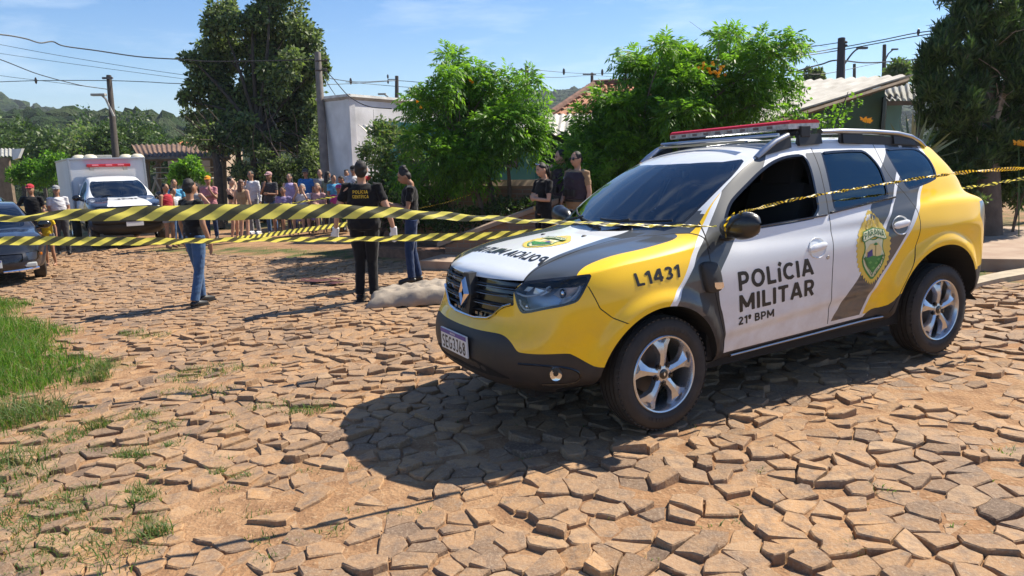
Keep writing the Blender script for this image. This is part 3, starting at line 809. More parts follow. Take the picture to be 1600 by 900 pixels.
# ---------------------------------------------------------------- car materials
def dusty(m, col, top=.95, amt=.55):
    """road dust thrown up onto the lower body, in blotches"""
    nt = m.node_tree; N = nt.nodes; L = nt.links; b = N['Principled BSDF']; tc = N.new('ShaderNodeTexCoord'); sp = N.new('ShaderNodeSeparateXYZ'); L.new(tc.outputs['Object'], sp.inputs[0])
    r_ = N.new('ShaderNodeMapRange'); r_.inputs[1].default_value = top; r_.inputs[2].default_value = .28; L.new(sp.outputs[2], r_.inputs[0])
    tn = N.new('ShaderNodeTexNoise'); tn.inputs['Scale'].default_value = 5; tn.inputs['Detail'].default_value = 9; tn.inputs['Roughness'].default_value = .7; L.new(tc.outputs['Object'], tn.inputs['Vector']); r2 = N.new('ShaderNodeMapRange'); r2.inputs[1].default_value = .38; r2.inputs[2].default_value = .75; r2.inputs[4].default_value = amt; L.new(tn.outputs['Fac'], r2.inputs[0])
    mu = N.new('ShaderNodeMath'); mu.operation = 'MULTIPLY'; L.new(r_.outputs[0], mu.inputs[0]); L.new(r2.outputs[0], mu.inputs[1])
    mx = N.new('ShaderNodeMix'); mx.data_type = 'RGBA'; L.new(mu.outputs[0], mx.inputs[0]); mx.inputs[6].default_value = (*col, 1); mx.inputs[7].default_value = (.36, .23, .13, 1); L.new(mx.outputs[2], b.inputs['Base Color'])
    mr = N.new('ShaderNodeMapRange'); mr.inputs[3].default_value = b.inputs['Coat Weight'].default_value; mr.inputs[4].default_value = 0; L.new(mu.outputs[0], mr.inputs[0]); L.new(mr.outputs[0], b.inputs['Coat Weight']); return m
def paint(name, col):
    return dusty(mat(name, col, rough=.42, coat=.8, coatr=.03, spec=.3), col)
M_Y = paint('paint_yellow', (.95, .58, .003)); M_W = paint('paint_white', (.74, .76, .78)); M_G = paint('vinyl_grey', (.060, .066, .070))
M_G2 = paint('vinyl_pillar_grey', (.12, .128, .135))
M_BP = dusty(mat('black_plastic', (.020, .020, .021), rough=.55, bump=(350, .12, .001)), (.020, .020, .021), .8, .14)
M_BG = mat('gloss_black', (.008, .008, .009), rough=.15, coat=.5)
M_GAP = mat('panel_gap', (.006, .006, .006), rough=.9)
M_CHR = mat('chrome', (.72, .73, .75), rough=.08, metal=1)
M_SIL = mat('satin_silver', (.42, .43, .45), rough=.28, metal=1)
M_ALU = mat('wheel_alloy', (.56, .57, .59), rough=.26, metal=.85, coat=.5)
M_TYR = mat('tyre_rubber', (.020, .019, .018), rough=.72, noise=(9, .0, (.045, .036, .028)), bump=(60, .12, .002))
M_INT = mat('interior_black', (.010, .010, .011), rough=.8)
M_SEAT = mat('seat_fabric', (.018, .018, .02), rough=.9)
M_BLK = mat('decal_black', (.012, .012, .012), rough=.45)
M_RED = mat('red_lens', (.62, .004, .012), rough=.35, spec=.3)
M_CLR = mat('clear_lens_grey', (.60, .55, .55), rough=.2, coat=1, noise=(30, .5))
M_DARK = mat('underbody', (.012, .011, .010), rough=.9)
M_GLW = glass('tinted_windscreen', (.20, .26, .30), rough=.01, ior=2.0)
M_GLS = glass('tinted_side_glass', (.03, .09, .12), rough=.01, refl=(.7, .95, 1), ior=1.9)
M_LENS = glass('headlight_lens', (.90, .92, .95), rough=.02)
LIV = [M_Y, M_W, M_G, M_BP, M_GAP, M_G2, M_BG, M_GLW, M_GLS, M_LENS, M_SIL]
Y_, W_, G_, P_, GAP_, G2_, BG_, GW_, GS_, LN_, SV_ = range(11)

def build_patrol_car():
    V, F, PT = car_surface(9)
    S = Shell(V, F, PT)
    nose = lambda C, P: (C[:, 0] < .62) & (C[:, 2] > .2)
    # holes and liveries on the flank
    for cx, cz, r in WHEELS_ARCH:
        S.cut(lambda A: np.hypot(A[:, 0]-cx, A[:, 2]-cz)-r, lambda C, P: C[:, 1] > .55)
        S.cut(lambda A: np.hypot(A[:, 0]-cx, A[:, 2]-cz)-r-.022, lambda C, P: (C[:, 1] > .55) & (C[:, 2] < .9))
    glassy = lambda C, P: (C[:, 2] > 1.05) & (C[:, 1] > .5) & (P == 0)
    for W in (WINF, WINR, WINQ):
        S.cut(lambda A: sd_poly(Q2(A), W), glassy); S.cut(lambda A: sd_poly(Q2(A), W)-.016, glassy)
    for L in (STL, STR): S.cut(lambda A: sd_line(Q2(A), L), lambda C, P: (P == 0) & (C[:, 1] > .5) & (C[:, 0] < 1.9) & (C[:, 2] > .7))
    S.cut(lambda A: sd_line(Q2(A), GRR), lambda C, P: (P == 0) & (C[:, 0] > 1.1) & (C[:, 0] < 2.1))
    rear = lambda C, P: (C[:, 0] > 2.3) & (C[:, 0] < 3.8) & ((P == 0) | (C[:, 2] > 1.5))
    for L in (DGR, ST2L, ST2R): S.cut(lambda A: sd_line(Q2(A), L), rear)
    for L in (ST1L, ST1R): S.cut(lambda A: sd_line(Q2(A), L), lambda C, P: rear(C, P) & (C[:, 2] > .95))
    S.cut(lambda A: sd_poly(Q2(A), BPIL), lambda C, P: (P == 0) & (C[:, 2] > 1.1))
    for L in (SILLT, SILLB): S.cut(lambda A: sd_line(Q2(A), L), lambda C, P: (C[:, 1] > .6) & (C[:, 0] > 1.2) & (C[:, 0] < 3.2))
    S.cut(lambda A: sd_line(Q2(A), RCLAD), lambda C, P: (C[:, 1] > .6) & (C[:, 0] > 2.6) & (C[:, 0] < 3.3))
    S.cut(lambda A: A[:, 2]-.612-(A[:, 0]-3.87)*.02, lambda C, P: C[:, 0] > 3.75)
    # nose
    S.cut(lambda A: sd_poly(QN(A), HEAD), nose); S.cut(lambda A: sd_poly(QN(A), HEAD)+.014, nose)
    S.cut(lambda A: sd_poly(QF(A), GRIL), lambda C, P: (C[:, 0] < .35) & (C[:, 1] < .7))
    S.cut(lambda A: sd_line(QN(A), BUMP), nose)
    # hood, fender top, screen
    topf = lambda C, P: (C[:, 0] < 1.35) & (C[:, 2] > .93) & (C[:, 0] > .11)
    S.gap(lambda A: sd_line(QP(A), HGAP), .0045, topf)
    S.cut(lambda A: sd_line(QP(A), HWHT), lambda C, P: topf(C, P) & (P == 1)); S.cut(lambda A: sd_line(QP(A), FGRY), topf)
    scf = lambda C, P: (P == 1) & (C[:, 0] > .9) & (C[:, 0] < 2.0)
    S.cut(lambda A: sd_poly(QP(A), SCRN), scf)
    inner = lambda A: np.maximum(sd_poly(QP(A), SCRN)+.022, -(A[:, 0]-(1.055+.50*A[:, 1]**2.0)))
    S.cut(inner, scf)
    # tail: rear window and lamps
    tailf = lambda C, P: (P == 1) & (C[:, 0] > 3.75)
    RWIN = [(-.2, 1.13), (.50, 1.13), (.54, 1.17), (.50, 1.46), (.46, 1.50), (-.2, 1.52)]
    S.cut(lambda A: sd_poly(QF(A), RWIN), tailf)
    LAMP = [(3.93, 1.02), (3.96, 1.13), (4.6, 1.13), (4.6, .86), (4.10, .86)]
    lampf = lambda C, P: (C[:, 0] > 3.8) & (C[:, 1] > .62)
    S.cut(lambda A: sd_poly(Q2(A), LAMP), lampf)
    # panel gaps
    for L in (GPF, GPAB, GPBC): S.gap(lambda A: sd_line(Q2(A), L), .0035, lambda C, P: (C[:, 1] > .5) & (C[:, 2] > .40) & (C[:, 0] > 1.0) & (C[:, 0] < 3.4) & ((P == 0)))
    FBG = [(.40, .93), (.45, .80), (.52, .74), (.60, .70)]
    S.gap(lambda A: sd_line(Q2(A), FBG), .003, lambda C, P: (C[:, 1] > .7) & (C[:, 2] > .70) & (C[:, 2] < .93) & (C[:, 0] < .62))

    A = np.array(S.V); C = S.centres(); P = np.array(S.pid); n = len(C)
    q2, qp, qn, qf = Q2(C), QP(C), QN(C), QF(C)
    m = np.full(n, W_); part = np.array(['roof']*n, dtype=object)
    side = (P == 0)
    sl, sr, gr = sd_line(q2, STL), sd_line(q2, STR), sd_line(q2, GRR)
    dg, s1l, s1r, s2l, s2r = (sd_line(q2, L) for L in (DGR, ST1L, ST1R, ST2L, ST2R))
    # lines run downwards: a point behind (larger s) is on the left (+)
    s, y, z = C.T
    frontish = s < 2.2
    fy = side & frontish
    m[fy & (sl < 0)] = Y_
    m[fy & (sl >= 0) & (sr >= 0) & (gr < 0)] = G_
    m[fy & (gr < 0) & (sl < 0) & (s < 1.6)] = Y_
    m[(s < .75) & (z < .99)] = Y_
    m[(s > 2.2) & (dg >= 0)] = G_
    m[(s > 2.2) & (dg >= 0) & (s1l >= 0) & (s1r < 0) & (z > .95)] = W_
    m[(s > 2.2) & (s2l >= 0)] = W_
    m[(s > 2.2) & (s2r >= 0)] = Y_
    m[(P == 1) & (s > 3.85) & (z < 1.5)] = Y_
    m[side & (sd_poly(q2, BPIL) < 0)] = G2_
    m[side & (s > 1.15) & (s < 1.42) & (gr < 0) & (z < .80)] = P_
    # hood
    hood = (P == 1) & (s < 1.35) & (s > .10) & (z > .95)
    hg, hw, fg = sd_line(qp, HGAP), sd_line(qp, HWHT), sd_line(qp, FGRY)
    inhood = hood & (hg < 0)
    part[:] = 'roof'
    part[side & (sd_line(q2, GPF) < 0)] = 'fender'
    part[side & (sd_line(q2, GPF) >= 0) & (sd_line(q2, GPAB) < 0)] = 'front_door'
    part[side & (sd_line(q2, GPAB) >= 0) & (sd_line(q2, GPBC) < 0)] = 'rear_door'
    part[side & (sd_line(q2, GPBC) >= 0)] = 'quarter_panel'
    part[(P == 1) & (s < 1.6) & (z < 1.4)] = 'fender'
    m[hood & (hg < 0) & (hw < 0)] = W_
    m[hood & (hg < 0) & (hw >= 0)] = G_
    outer = (z > .93) & (s < 1.3) & ((P == 1) | (y < .80)) & (hg >= 0) & ~((P == 1) & (s < .11))
    m[outer & (fg > 0)] = G_
    m[outer & (fg <= 0)] = np.where((sl < 0), Y_, m)[outer & (fg <= 0)]
    part[inhood] = 'hood'
    part[(s < .75) & (sd_line(q2, FBG) < 0) & (z < .95) & ~inhood] = 'front_bumper'
    part[(P == 1) & (s < .4) & (z < .97) & ~inhood] = 'front_bumper'
    gl = (P == 1) & (s < .35) & (sd_poly(qf, GRIL) < 0)
    between = (P == 1) & (s < .16) & (z > .935) & (y < .56)
    part[between & ~gl] = 'hood'; m[between & ~gl] = W_
    bb = (s < .62) & (sd_line(qn, BUMP) < 0)
    hd = sd_poly(qn, HEAD); hl = (s < .62) & (hd < 0)
    part[bb] = 'bumper_cladding'; m[bb] = P_
    part[gl] = 'grille'; m[gl] = BG_
    part[hl] = 'headlight_lens'; m[hl] = np.where(hd[hl] > -.014, BG_, LN_)
    # lips, sills, cladding
    lip = np.zeros(n, bool)
    for k, (cx, cz, r) in enumerate(WHEELS_ARCH):
        rr = np.hypot(s-cx, z-cz); dele = (rr < r) & (y > .55)
        lip |= False
        part[dele] = 'DEL'
    st, sb = sd_line(q2, SILLT), sd_line(q2, SILLB)
    sill = (y > .55) & (st < 0) & (s > 1.2) & (s < 3.1) & (part != 'DEL')
    part[sill] = 'sill'; m[sill] = P_; m[sill & (sb > 0) & (s > 1.40) & (s < 2.92)] = W_
    rc = (y > .55) & (sd_line(q2, RCLAD) < 0) & (s > 2.6) & (s < 3.2) & (part != 'DEL')
    m[rc] = P_; part[rc & (part != 'sill')] = 'sill'
    low = (z < .40) & (part != 'DEL') & (s < 3.3) & ~sill; m[low] = P_
    rb = (s > 3.75) & (z < .612+(s-3.87)*.02) & (part != 'DEL'); m[rb] = P_
    part[(s > 3.75) & (z < .75) & (part != 'DEL')] = 'rear_bumper'
    tg = (P == 1) & (s > 3.84) & (z > .75) & (z < 1.55); part[tg] = 'tailgate'
    lm = (s > 3.8) & (y > .62) & (sd_poly(q2, LAMP) < 0); part[lm] = 'tail_light'; m[lm] = SV_
    rw = (P == 1) & (s > 3.75) & (sd_poly(qf, RWIN) < 0); part[rw] = 'rear_window'; m[rw] = GS_
    # glazing
    sc_ = (P == 1) & (s > .9) & (s < 2.0) & (sd_poly(qp, SCRN) < 0); part[sc_] = 'windscreen'; m[sc_] = BG_
    sg = sc_ & (inner(C) < 0); m[sg] = GW_
    ap = (P == 1) & (s > 1.0) & (s < 1.95) & ~sc_ & (z > 1.14) & (y > .5) & (hg >= 0)
    m[ap & (sr >= 0)] = G_; m[ap & (sl < 0)] = Y_; m[ap & (sl >= 0) & (sr < 0)] = W_; m[ap & (gr >= 0)] = W_
    for W, nm in ((WINF, 'front_side_window'), (WINR, 'rear_side_window'), (WINQ, 'quarter_window')):
        d = sd_poly(q2, W); g = side & (z > 1.05) & (d < 0); r_ = side & (z > 1.05) & (d >= 0) & (d < .016)
        part[g] = nm; m[g] = GS_; m[r_] = BG_
    # gap strips
    gp = np.zeros(n, bool)
    for L, w in ((GPF, .0035), (GPAB, .0035), (GPBC, .0035)):
        d = sd_line(q2, L); gp |= side & (np.abs(d) < w) & (z > .41) & (z < 1.60)
    gp |= (np.abs(hg) < .0045) & (z > .93) & (s > .11) & (s < 1.27) & ((P == 1) | (y < .86))
    gp |= (np.abs(sd_line(q2, FBG)) < .003) & (y > .7) & (z > .70) & (z < .93) & (s < .62)
    gp &= (part != 'DEL') & (part != 'headlight_lens')
    m[gp] = GAP_
    # smooth normals for the whole surface, before it is split
    tri = []; 
    vn = np.zeros_like(A)
    for f in S.F:
        a, b, c = A[f[0]], A[f[1]], A[f[2]]; nn = np.cross(b-a, c-a)
        if len(f) > 3: nn = nn+np.cross(c-a, A[f[3]]-a)
        vn[f] += nn
    mid = A[:, 1] < 1e-4; vn[mid, 1] = 0
    vn /= np.linalg.norm(vn, axis=1)[:, None]+1e-12
    # push gap strips and glass in a little
    off = np.zeros(len(A))
    def inset(sel, d):
        on = np.zeros(len(A), int); allf = np.zeros(len(A), int)
        for k, f in enumerate(S.F):
            for i in f:
                allf[i] += 1
                if sel[k]: on[i] += 1
        return on, allf
    car = empty('patrol_car')
    tag(car, 'yellow, white and grey military police SUV with roof light bar, parked on the cobbles', 'car')
    objs = {}
    def make(names, label, parent, yside, keep_mats=LIV, offset=0, rename=None, drop=None):
        """yside: +1 far side, -1 near side, 0 both"""
        sel = np.isin(part, names)
        VV = []; FF = []; MM = []; NN = []
        for sg_ in ((1, -1) if yside == 0 else (yside,)):
            mp = {}
            for k in np.nonzero(sel)[0]:
                f = S.F[k]; g = []
                for i in f:
                    if i not in mp:
                        p = A[i]-vn[i]*offset
                        mp[i] = len(VV); VV.append((p[0], p[1]*sg_, p[2])); NN.append((vn[i][0], vn[i][1]*sg_, vn[i][2]))
                    g.append(mp[i])
                if sg_ < 0: g = g[::-1]
                FF.append(g); MM.append(m[k])
        if not FF: return None
        me = bpy.data.meshes.new(label); me.from_pydata(VV, [], FF)
        used = sorted(set(MM)); 
        for u in used: me.materials.append(LIV[u])
        me.polygons.foreach_set('material_index', [used.index(x) for x in MM]); me.polygons.foreach_set('use_smooth', [True]*len(FF))
        me.update()
        NNa = np.array(NN)
        # outward check
        if len(me.polygons):
            acc = sum((Vector(NNa[p.vertices[0]])).dot(p.normal)*p.area for p in me.polygons)
            if acc < 0: NNa = -NNa
        me.normals_split_custom_set_from_vertices([tuple(v) for v in NNa])
        o = bpy.data.objects.new(label, me); link(o, parent); return o
    objs['hood'] = make(['hood'], 'hood', car, 0)
    make(['roof'], 'roof', car, 0)
    make(['front_bumper'], 'front_bumper', car, 0)
    make(['bumper_cladding'], 'bumper_cladding', car, 0)
    grille = make(['grille'], 'grille', car, 0, offset=.022)
    make(['rear_bumper'], 'rear_bumper', car, 0); tgo = make(['tailgate'], 'tailgate', car, 0); make(['rear_window'], 'rear_window', tgo, 0)
    make(['windscreen'], 'windscreen', car, 0)
    doors = {}
    for sg_ in (-1, 1):
        make(['fender'], 'fender', car, sg_); make(['sill'], 'sill', car, sg_)
        fd = make(['front_door'], 'front_door', car, sg_); rd = make(['rear_door'], 'rear_door', car, sg_)
        qp_ = make(['quarter_panel'], 'quarter_panel', car, sg_)
        if sg_ > 0: wf = make(['front_side_window'], 'window', fd, sg_, offset=.006); wf.data.materials[0] = glass('clear_side_glass', (.35, .45, .45))
        wr_ = make(['rear_side_window'], 'window', rd, sg_, offset=.006); wq_ = make(['quarter_window'], 'window', qp_, sg_, offset=.004)
        if sg_ > 0:
            for w_ in (wr_, wq_): w_.data.materials[0] = glass('clear_side_glass')
        make(['tail_light'], 'tail_light', car, sg_)
        doors[sg_] = (fd, rd, qp_)
    fd = doors[-1][0]; fd['label'] = 'white front door with its window wound down'
    # surface look-up (near side only is needed for decals)
    tr = []
    for f in S.F:
        for a in range(1, len(f)-1): tr.append((f[0], f[a], f[a+1]))
    bvn = BVHTree.FromPolygons([Vector((a, -b, c)) for a, b, c in A], tr)
    bvf = BVHTree.FromPolygons([Vector(a) for a in A], tr)
    def on_side(s_, z_, sg_=-1, out=.0015):
        b = bvn if sg_ < 0 else bvf
        h = b.ray_cast(Vector((s_, 3*sg_, z_)), Vector((0, -sg_, 0)))
        if h[0] is None: return Vector((s_, .9*sg_, z_)), Vector((0, sg_, 0))
        nrm = h[1]*(1 if h[1].y*sg_ > 0 else -1); return h[0]+nrm*out, nrm
    def on_top(s_, y_, out=.0015):
        b = bvn if y_ < 0 else bvf
        h = b.ray_cast(Vector((s_, y_, 3)), Vector((0, 0, -1))); nrm = h[1]*(1 if h[1].z > 0 else -1)
        return h[0]+nrm*out, nrm
    def on_nose(y_, z_, out=.0015):
        b = bvn if y_ < 0 else bvf
        h = b.ray_cast(Vector((-2, y_, z_)), Vector((1, 0, 0)))
        if h[0] is None: return Vector((.2, y_, z_)), Vector((-1, 0, 0))
        nrm = h[1]*(1 if h[1].x < 0 else -1); return h[0]+nrm*out, nrm

    # inner lining of cabin so that the open window shows a dark interior
    lin = MB()
    lp = np.isin(part, ['front_door', 'rear_door', 'quarter_panel', 'roof', 'tailgate'])
    for sg_ in (1, -1):
        mp = {}; VV = []; FF = []
        for k in np.nonzero(lp & (z > .42))[0]:
            g = []
            for i in S.F[k]:
                if i not in mp: p = A[i]-vn[i]*.03; mp[i] = len(VV); VV.append((p[0], max(p[1], 0)*sg_, p[2]))
                g.append(mp[i])
            FF.append(g)
        lin.add(VV, FF)
    lin.build('cabin_lining', M_INT, car, fix=False)
    ub = MB(); ub.box((2.2, 0, .36), (2.1, 1.55, .16)); ub.box((.55, 0, .50), (.7, 1.05, .5)); ub.box((3.6, 0, .50), (1.2, 1.1, .4)); ub.box((1.28, 0, .60), (.06, 1.66, .5)); ub.box((2.88, 0, .62), (.06, 1.66, .5))
    ub.tube([(3.52, -.75, .33), (3.52, .75, .33)], .05); ub.tube([(.88, -.75, .33), (.88, .75, .33)], .04)
    ub.build('underbody', M_DARK, car)
    for (cx, cz, r) in WHEELS_ARCH:
        for sg_ in (-1, 1):
            wl_ = MB()
            prof = [(cx+(r+.004)*math.cos(t), cz+(r+.004)*math.sin(t)) for t in np.linspace(.0, math.pi-.12, 26)]
            for (a, b), (c, d) in zip(prof[:-1], prof[1:]):
                ya = abs(on_side(a, max(b, .3), sg_, 0)[0].y)-.006; yb = abs(on_side(c, max(d, .3), sg_, 0)[0].y)-.006
                wl_.add([(a, ya*sg_, b), (c, yb*sg_, d), (c, .50*sg_, d), (a, .50*sg_, b)], [(0, 1, 2, 3)])
            wl_.add([(p[0], .50*sg_, p[1]) for p in prof], [tuple(range(len(prof)))])
            wl_.build('wheel_liner', M_DARK, car)

    # ---- wheels
    def wheel(x, sg_, steer=0):
        w = empty('wheel', (x, .775*sg_, WR), 0, car)
        w.rotation_euler = (0, 0, (math.pi if sg_ > 0 else 0)+steer)   # outer face looks towards -y of the wheel
        t = MB(); R0, Ri = .345, .232; hw = .108
        prof = [(Ri, -hw+.012), (Ri+.012, -hw+.002), (Ri+.03, -hw-.004), (Ri+.058, -hw-.006), (Ri+.062, -hw-.0035), (Ri+.082, -hw+.000), (R0-.020, -hw+.010), (R0-.008, -hw+.022), (R0-.002, -hw+.034)]
        g = [-.060, -.052, -.024, -.016, .016, .024, .052, .060]
        for i, a in enumerate(g): prof.append((R0 if i % 2 == 0 else R0-.010, a)); prof.append((R0-.010 if i % 2 == 0 else R0, a+.001))
        prof += [(R0-.002, hw-.034), (R0-.010, hw-.02), (Ri+.05, hw+.004), (Ri, hw-.012)]
        t.lathe(prof, axis='y', n=72)
        # shoulder blocks and lettering-like ribs on the sidewall
        for k in range(60):
            a = 2*math.pi*k/60; ca, sa = math.cos(a), math.sin(a)
            M3 = np.array([[ca, 0, -sa], [0, 1, 0], [sa, 0, ca]])
            t.box(M3@np.array((R0-.011, -hw+.020, 0)), (.008, .020, .020), rot=M3)
        for k in range(64):
            if 8 < k < 26 or 42 < k < 58:
                a = 2*math.pi*k/64; ca, sa = math.cos(a), math.sin(a); M3 = np.array([[ca, 0, -sa], [0, 1, 0], [sa, 0, ca]])
                t.box(M3@np.array((Ri+.040, -hw-.0055, 0)), (.022, .002, .007+.006*(k % 3)), rot=M3)
        t.build('tyre', M_TYR, w, smooth=True)
        r = MB()
        r.lathe([(Ri+.002, -hw+.006), (Ri-.004, -hw+.000), (Ri-.012, -hw+.003), (Ri-.018, -hw+.016), (Ri-.026, -hw+.05), (Ri-.035, .04), (Ri-.02, .09), (Ri, .10)], axis='y', n=72)
        f0 = -hw+.018                                         # spoke face plane
        def sp(a, b, h, ang):                                 # a radial, b across
            ca, sa = math.cos(ang), math.sin(ang); return (a*ca-b*sa, h, a*sa+b*ca)
        for k in range(5):
            ang = math.pi/2+2*math.pi*k/5
            # two flanks and a sunk pocket at the rim end
            out = [(.045, .030), (.085, .024), (.125, .027), (.168, .050), (.205, .085), (.217, .055), (.190, .022), (.190, -.022), (.217, -.055), (.205, -.085), (.168, -.050), (.125, -.027), (.085, -.024), (.045, -.030)]
            n_ = len(out); hh = lambda a: f0-.004+.012*math.sin(min(1, max(0, (a-.05)/.16))*math.pi)*-1+.012
            Vt = [sp(a, b*.86, hh(a)+.006*(abs(b) > .04), ang) for a, b in out]; Vb = [sp(a, b*1.08, hh(a)+.034, ang) for a, b in out]
            Vm = [sp(a*.985+.002, b*.0, hh(a)-.010, ang) for a, b in (out[0], out[1], out[2], out[3], out[6])]
            base = Vt+Vb+Vm; F_ = []
            L_ = [0, 1, 2, 3, 6]; Rr = [13, 12, 11, 10, 7]
            for i in range(4):
                F_.append((L_[i], L_[i+1], 2*n_+i+1, 2*n_+i)); F_.append((Rr[i+1], Rr[i], 2*n_+i, 2*n_+i+1))
            F_ += [(3, 4, 5, 6), (10, 7, 8, 9), (13, 2*n_, 0)[:3], (6, 7, 2*n_+4)]
            F_ += [(i, (i+1) % n_, n_+(i+1) % n_, n_+i) for i in range(n_)]
            r.add(base, F_)
            # pocket floor
            r.add([sp(.188, .030, f0+.022, ang), sp(.222, .060, f0+.016, ang), sp(.222, -.060, f0+.016, ang), sp(.188, -.030, f0+.022, ang)], [(0, 1, 2, 3)])
        r.lathe([(.0, f0+.000), (.045, f0+.000), (.062, f0+.008), (.066, f0+.03)], axis='y', n=30)
        rim = r.build('rim', M_ALU, w, smooth=True)
        h = MB(); h.lathe([(0, f0-.008), (.022, f0-.008), (.030, f0-.004), (.031, f0+.004)], axis='y', n=24)
        h.build('hub_cap', M_BG, rim, smooth=True)
        for k in range(5):
            nu = MB()
            a = math.pi/2+2*math.pi*(k+.5)/5; nu.lathe([(0, f0-.006), (.009, f0-.006), (.011, f0), (.011, f0+.02)], c=(.056*math.cos(a), 0, .056*math.sin(a)), axis='y', n=10)
            nu.lathe([(.014, f0-.0015), (.017, f0-.0015), (.017, f0+.01)], c=(.056*math.cos(a), 0, .056*math.sin(a)), axis='y', n=12)
            nu.build('lug_nut', M_BG, rim)
        cx_ = MB(); d = [(-.006, .010), (0, .016), (.006, .010), (0, .0)]
        cx_.prism([(0, .014), (.007, 0), (0, -.014), (-.007, 0)], f0-.0105, f0-.008, f=lambda p: (p[0], p[2], p[1])); cx_.build('emblem', M_CHR, rim)
        b = MB(); b.lathe([(0, .02), (.14, .02), (.145, .03), (.145, .045)], axis='y', n=36); b.box((-.10, .015, .08), (.08, .05, .10)); b.build('brake', mat('brake_disc', (.10, .09, .085), rough=.45, metal=.7), w, smooth=True)
        return w
    for x in (FW, RW):
        for sg_ in (-1, 1): wheel(x, sg_, R(1.5) if x == FW else 0)

    # ---- grille details
    g = MB()
    for k, zz in enumerate((.905, .860, .800, .745)):
        wmax = (.50, .46, .44, .36)[k]
        for sg_ in (-1, 1):
            P0 = [on_nose(sg_*yy, zz+.012*abs(yy)/.5, .0) for yy in np.linspace(.07, wmax, 7)]
            g.tube([np.array(p[0])+np.array((-.002 if k < 3 else .004, 0, 0)) for p in P0], .0105, n=8, sy=.55)
    g.build('grille_bar', mat('grille_black', (.010, .010, .011), rough=.4, spec=.3), grille, smooth=True)
    g = MB()
    for k, zz in enumerate((.893, .848, .788)):
        for sg_ in (-1, 1):
            P0 = [on_nose(sg_*yy, zz+.012*abs(yy)/.5, .0) for yy in np.linspace(.09, (.49, .45, .43)[k], 7)]
            g.tube([np.array(p[0])+np.array((-.010, 0, 0)) for p in P0], .0028, n=6)
    for sg_ in (-1, 1):
        for yy in (.13, .19, .32, .38) : 
            p = on_nose(sg_*yy, .726+.0*yy, 0)[0]
            if yy < .3: g.box(np.array(p)+np.array((.0, 0, 0)), (.006, .036, .018))
        p = on_nose(sg_*.27, .80, 0)[0]; g.box(np.array(p)+np.array((.004, 0, 0)), (.006, .026, .014))
    g.build('chrome_bar', mat('dark_chrome', (.22, .23, .25), rough=.25, metal=1), grille, smooth=True)
    g = MB()                                                   # bright lower frame
    for sg_ in (-1, 1):
        path = [(0, .698), (.14, .700), (.28, .716), (.335, .742), (.375, .775), (.42, .802), (.485, .822)]
        P0 = [on_nose(sg_*a, b, .004)[0] for a, b in path]; g.tube(P0, [.013, .013, .012, .010, .010, .013, .013], n=8, sy=.6)
        path = [(.47, .81), (.475, .86), (.49, .905)]
    g.build('lower_trim', M_CHR, grille, smooth=True)
    g = MB(); c0 = np.array(on_nose(0.001, .835, 0)[0])
    rh = lambda w, h: [(0, h), (w, h*.12), (w, -h*.12), (0, -h), (-w, -h*.12), (-w, h*.12)]
    fr_ = lambda p: (c0[0]+p[2]+.10*(p[1]), p[0], c0[2]+p[1])
    bk = MB(); bk.prism([(-.035, .125), (.035, .125), (.082, .0), (.05, -.13), (-.05, -.13), (-.082, 0)], -.030, .03, f=fr_); bk.build('emblem_back', M_BP, grille)
    o1, i1 = [(0, .103), (.062, 0), (0, -.103), (-.062, 0)], [(0, .052), (.026, 0), (0, -.052), (-.026, 0)]
    Vv = [fr_((a, b, -.048)) for a, b in i1]+[fr_((a*.60, b*.75, -.062)) for a, b in o1]+[fr_((a, b, -.036)) for a, b in o1]+[fr_((a, b, -.03)) for a, b in o1]
    Ff = []
    for lay in range(3):
        for i in range(4): j = (i+1) % 4; Ff.append((lay*4+i, lay*4+j, lay*4+4+j, lay*4+4+i))
    g.add(Vv, Ff); g.build('emblem', M_CHR, grille)

    # ---- headlights: bluish bowl, silver reflectors, projector lens, clear cover
    for sg_ in (-1, 1):
        lens = make(['headlight_lens'], 'headlight', car, sg_)
        bowl = make(['headlight_lens'], 'lamp_bowl', lens, sg_, offset=.085)
        bm_ = mat('lamp_bowl', (.34, .43, .58), rough=.35, metal=.5)  # blue of the reflected sky is put into the bowl's colour
        bowl.data.materials.clear(); bowl.data.materials.append(bm_)
        for p in bowl.data.polygons: p.material_index = 0
        for v_ in bowl.data.vertices: v_.co.z = min(v_.co.z, .925); v_.co.x += .012
        # reflector facets
        def nq(q_, z_, inn):                                   # unrolled nose -> 3d point, inset
            # find point on the surface by scanning around the corner
            best = None
            for yy in np.linspace(.40, .89, 50):
                pass
            return None
        def surf(q_, z_, inn):
            z_ = min(z_, .932)
            # q = s - max(0,.80-y); search along y
            lo, hi = .30, .90; P1 = None
            for yy in np.linspace(.34, .8, 60):
                h = on_nose(sg_*yy, z_, 0)
                if h[0].x-(.80-yy) >= q_: P1 = h; break
            if P1 is None: P1 = on_side(max(q_, .25), z_, sg_, 0)
            return np.array(P1[0]-P1[1]*inn)
        rf = MB()
        def facet(pts, inn, m_=0):
            Pv = [surf(a, b, i_) for (a, b), i_ in zip(pts, inn)]; rf.add(Pv, [tuple(range(len(Pv)))], m_)
        facet([(.12, .900), (.20, .955), (.385, .968), (.30, .885), (.20, .868)], [.06, .035, .035, .07, .07])
        facet([(.20, .868), (.30, .885), (.285, .850), (.17, .835)], [.07, .07, .045, .045])
        facet([(-.06, .895), (-.03, .935), (.13, .950), (.09, .915), (.02, .885)], [.05, .04, .035, .055, .055])
        facet([(-.15, .905), (-.10, .932), (-.05, .935), (-.09, .905)], [.04, .035, .035, .04])
        rf.build('reflector', mat('reflector_bright', (.80, .83, .88), rough=.3, metal=.6), lens)
        st_ = MB()
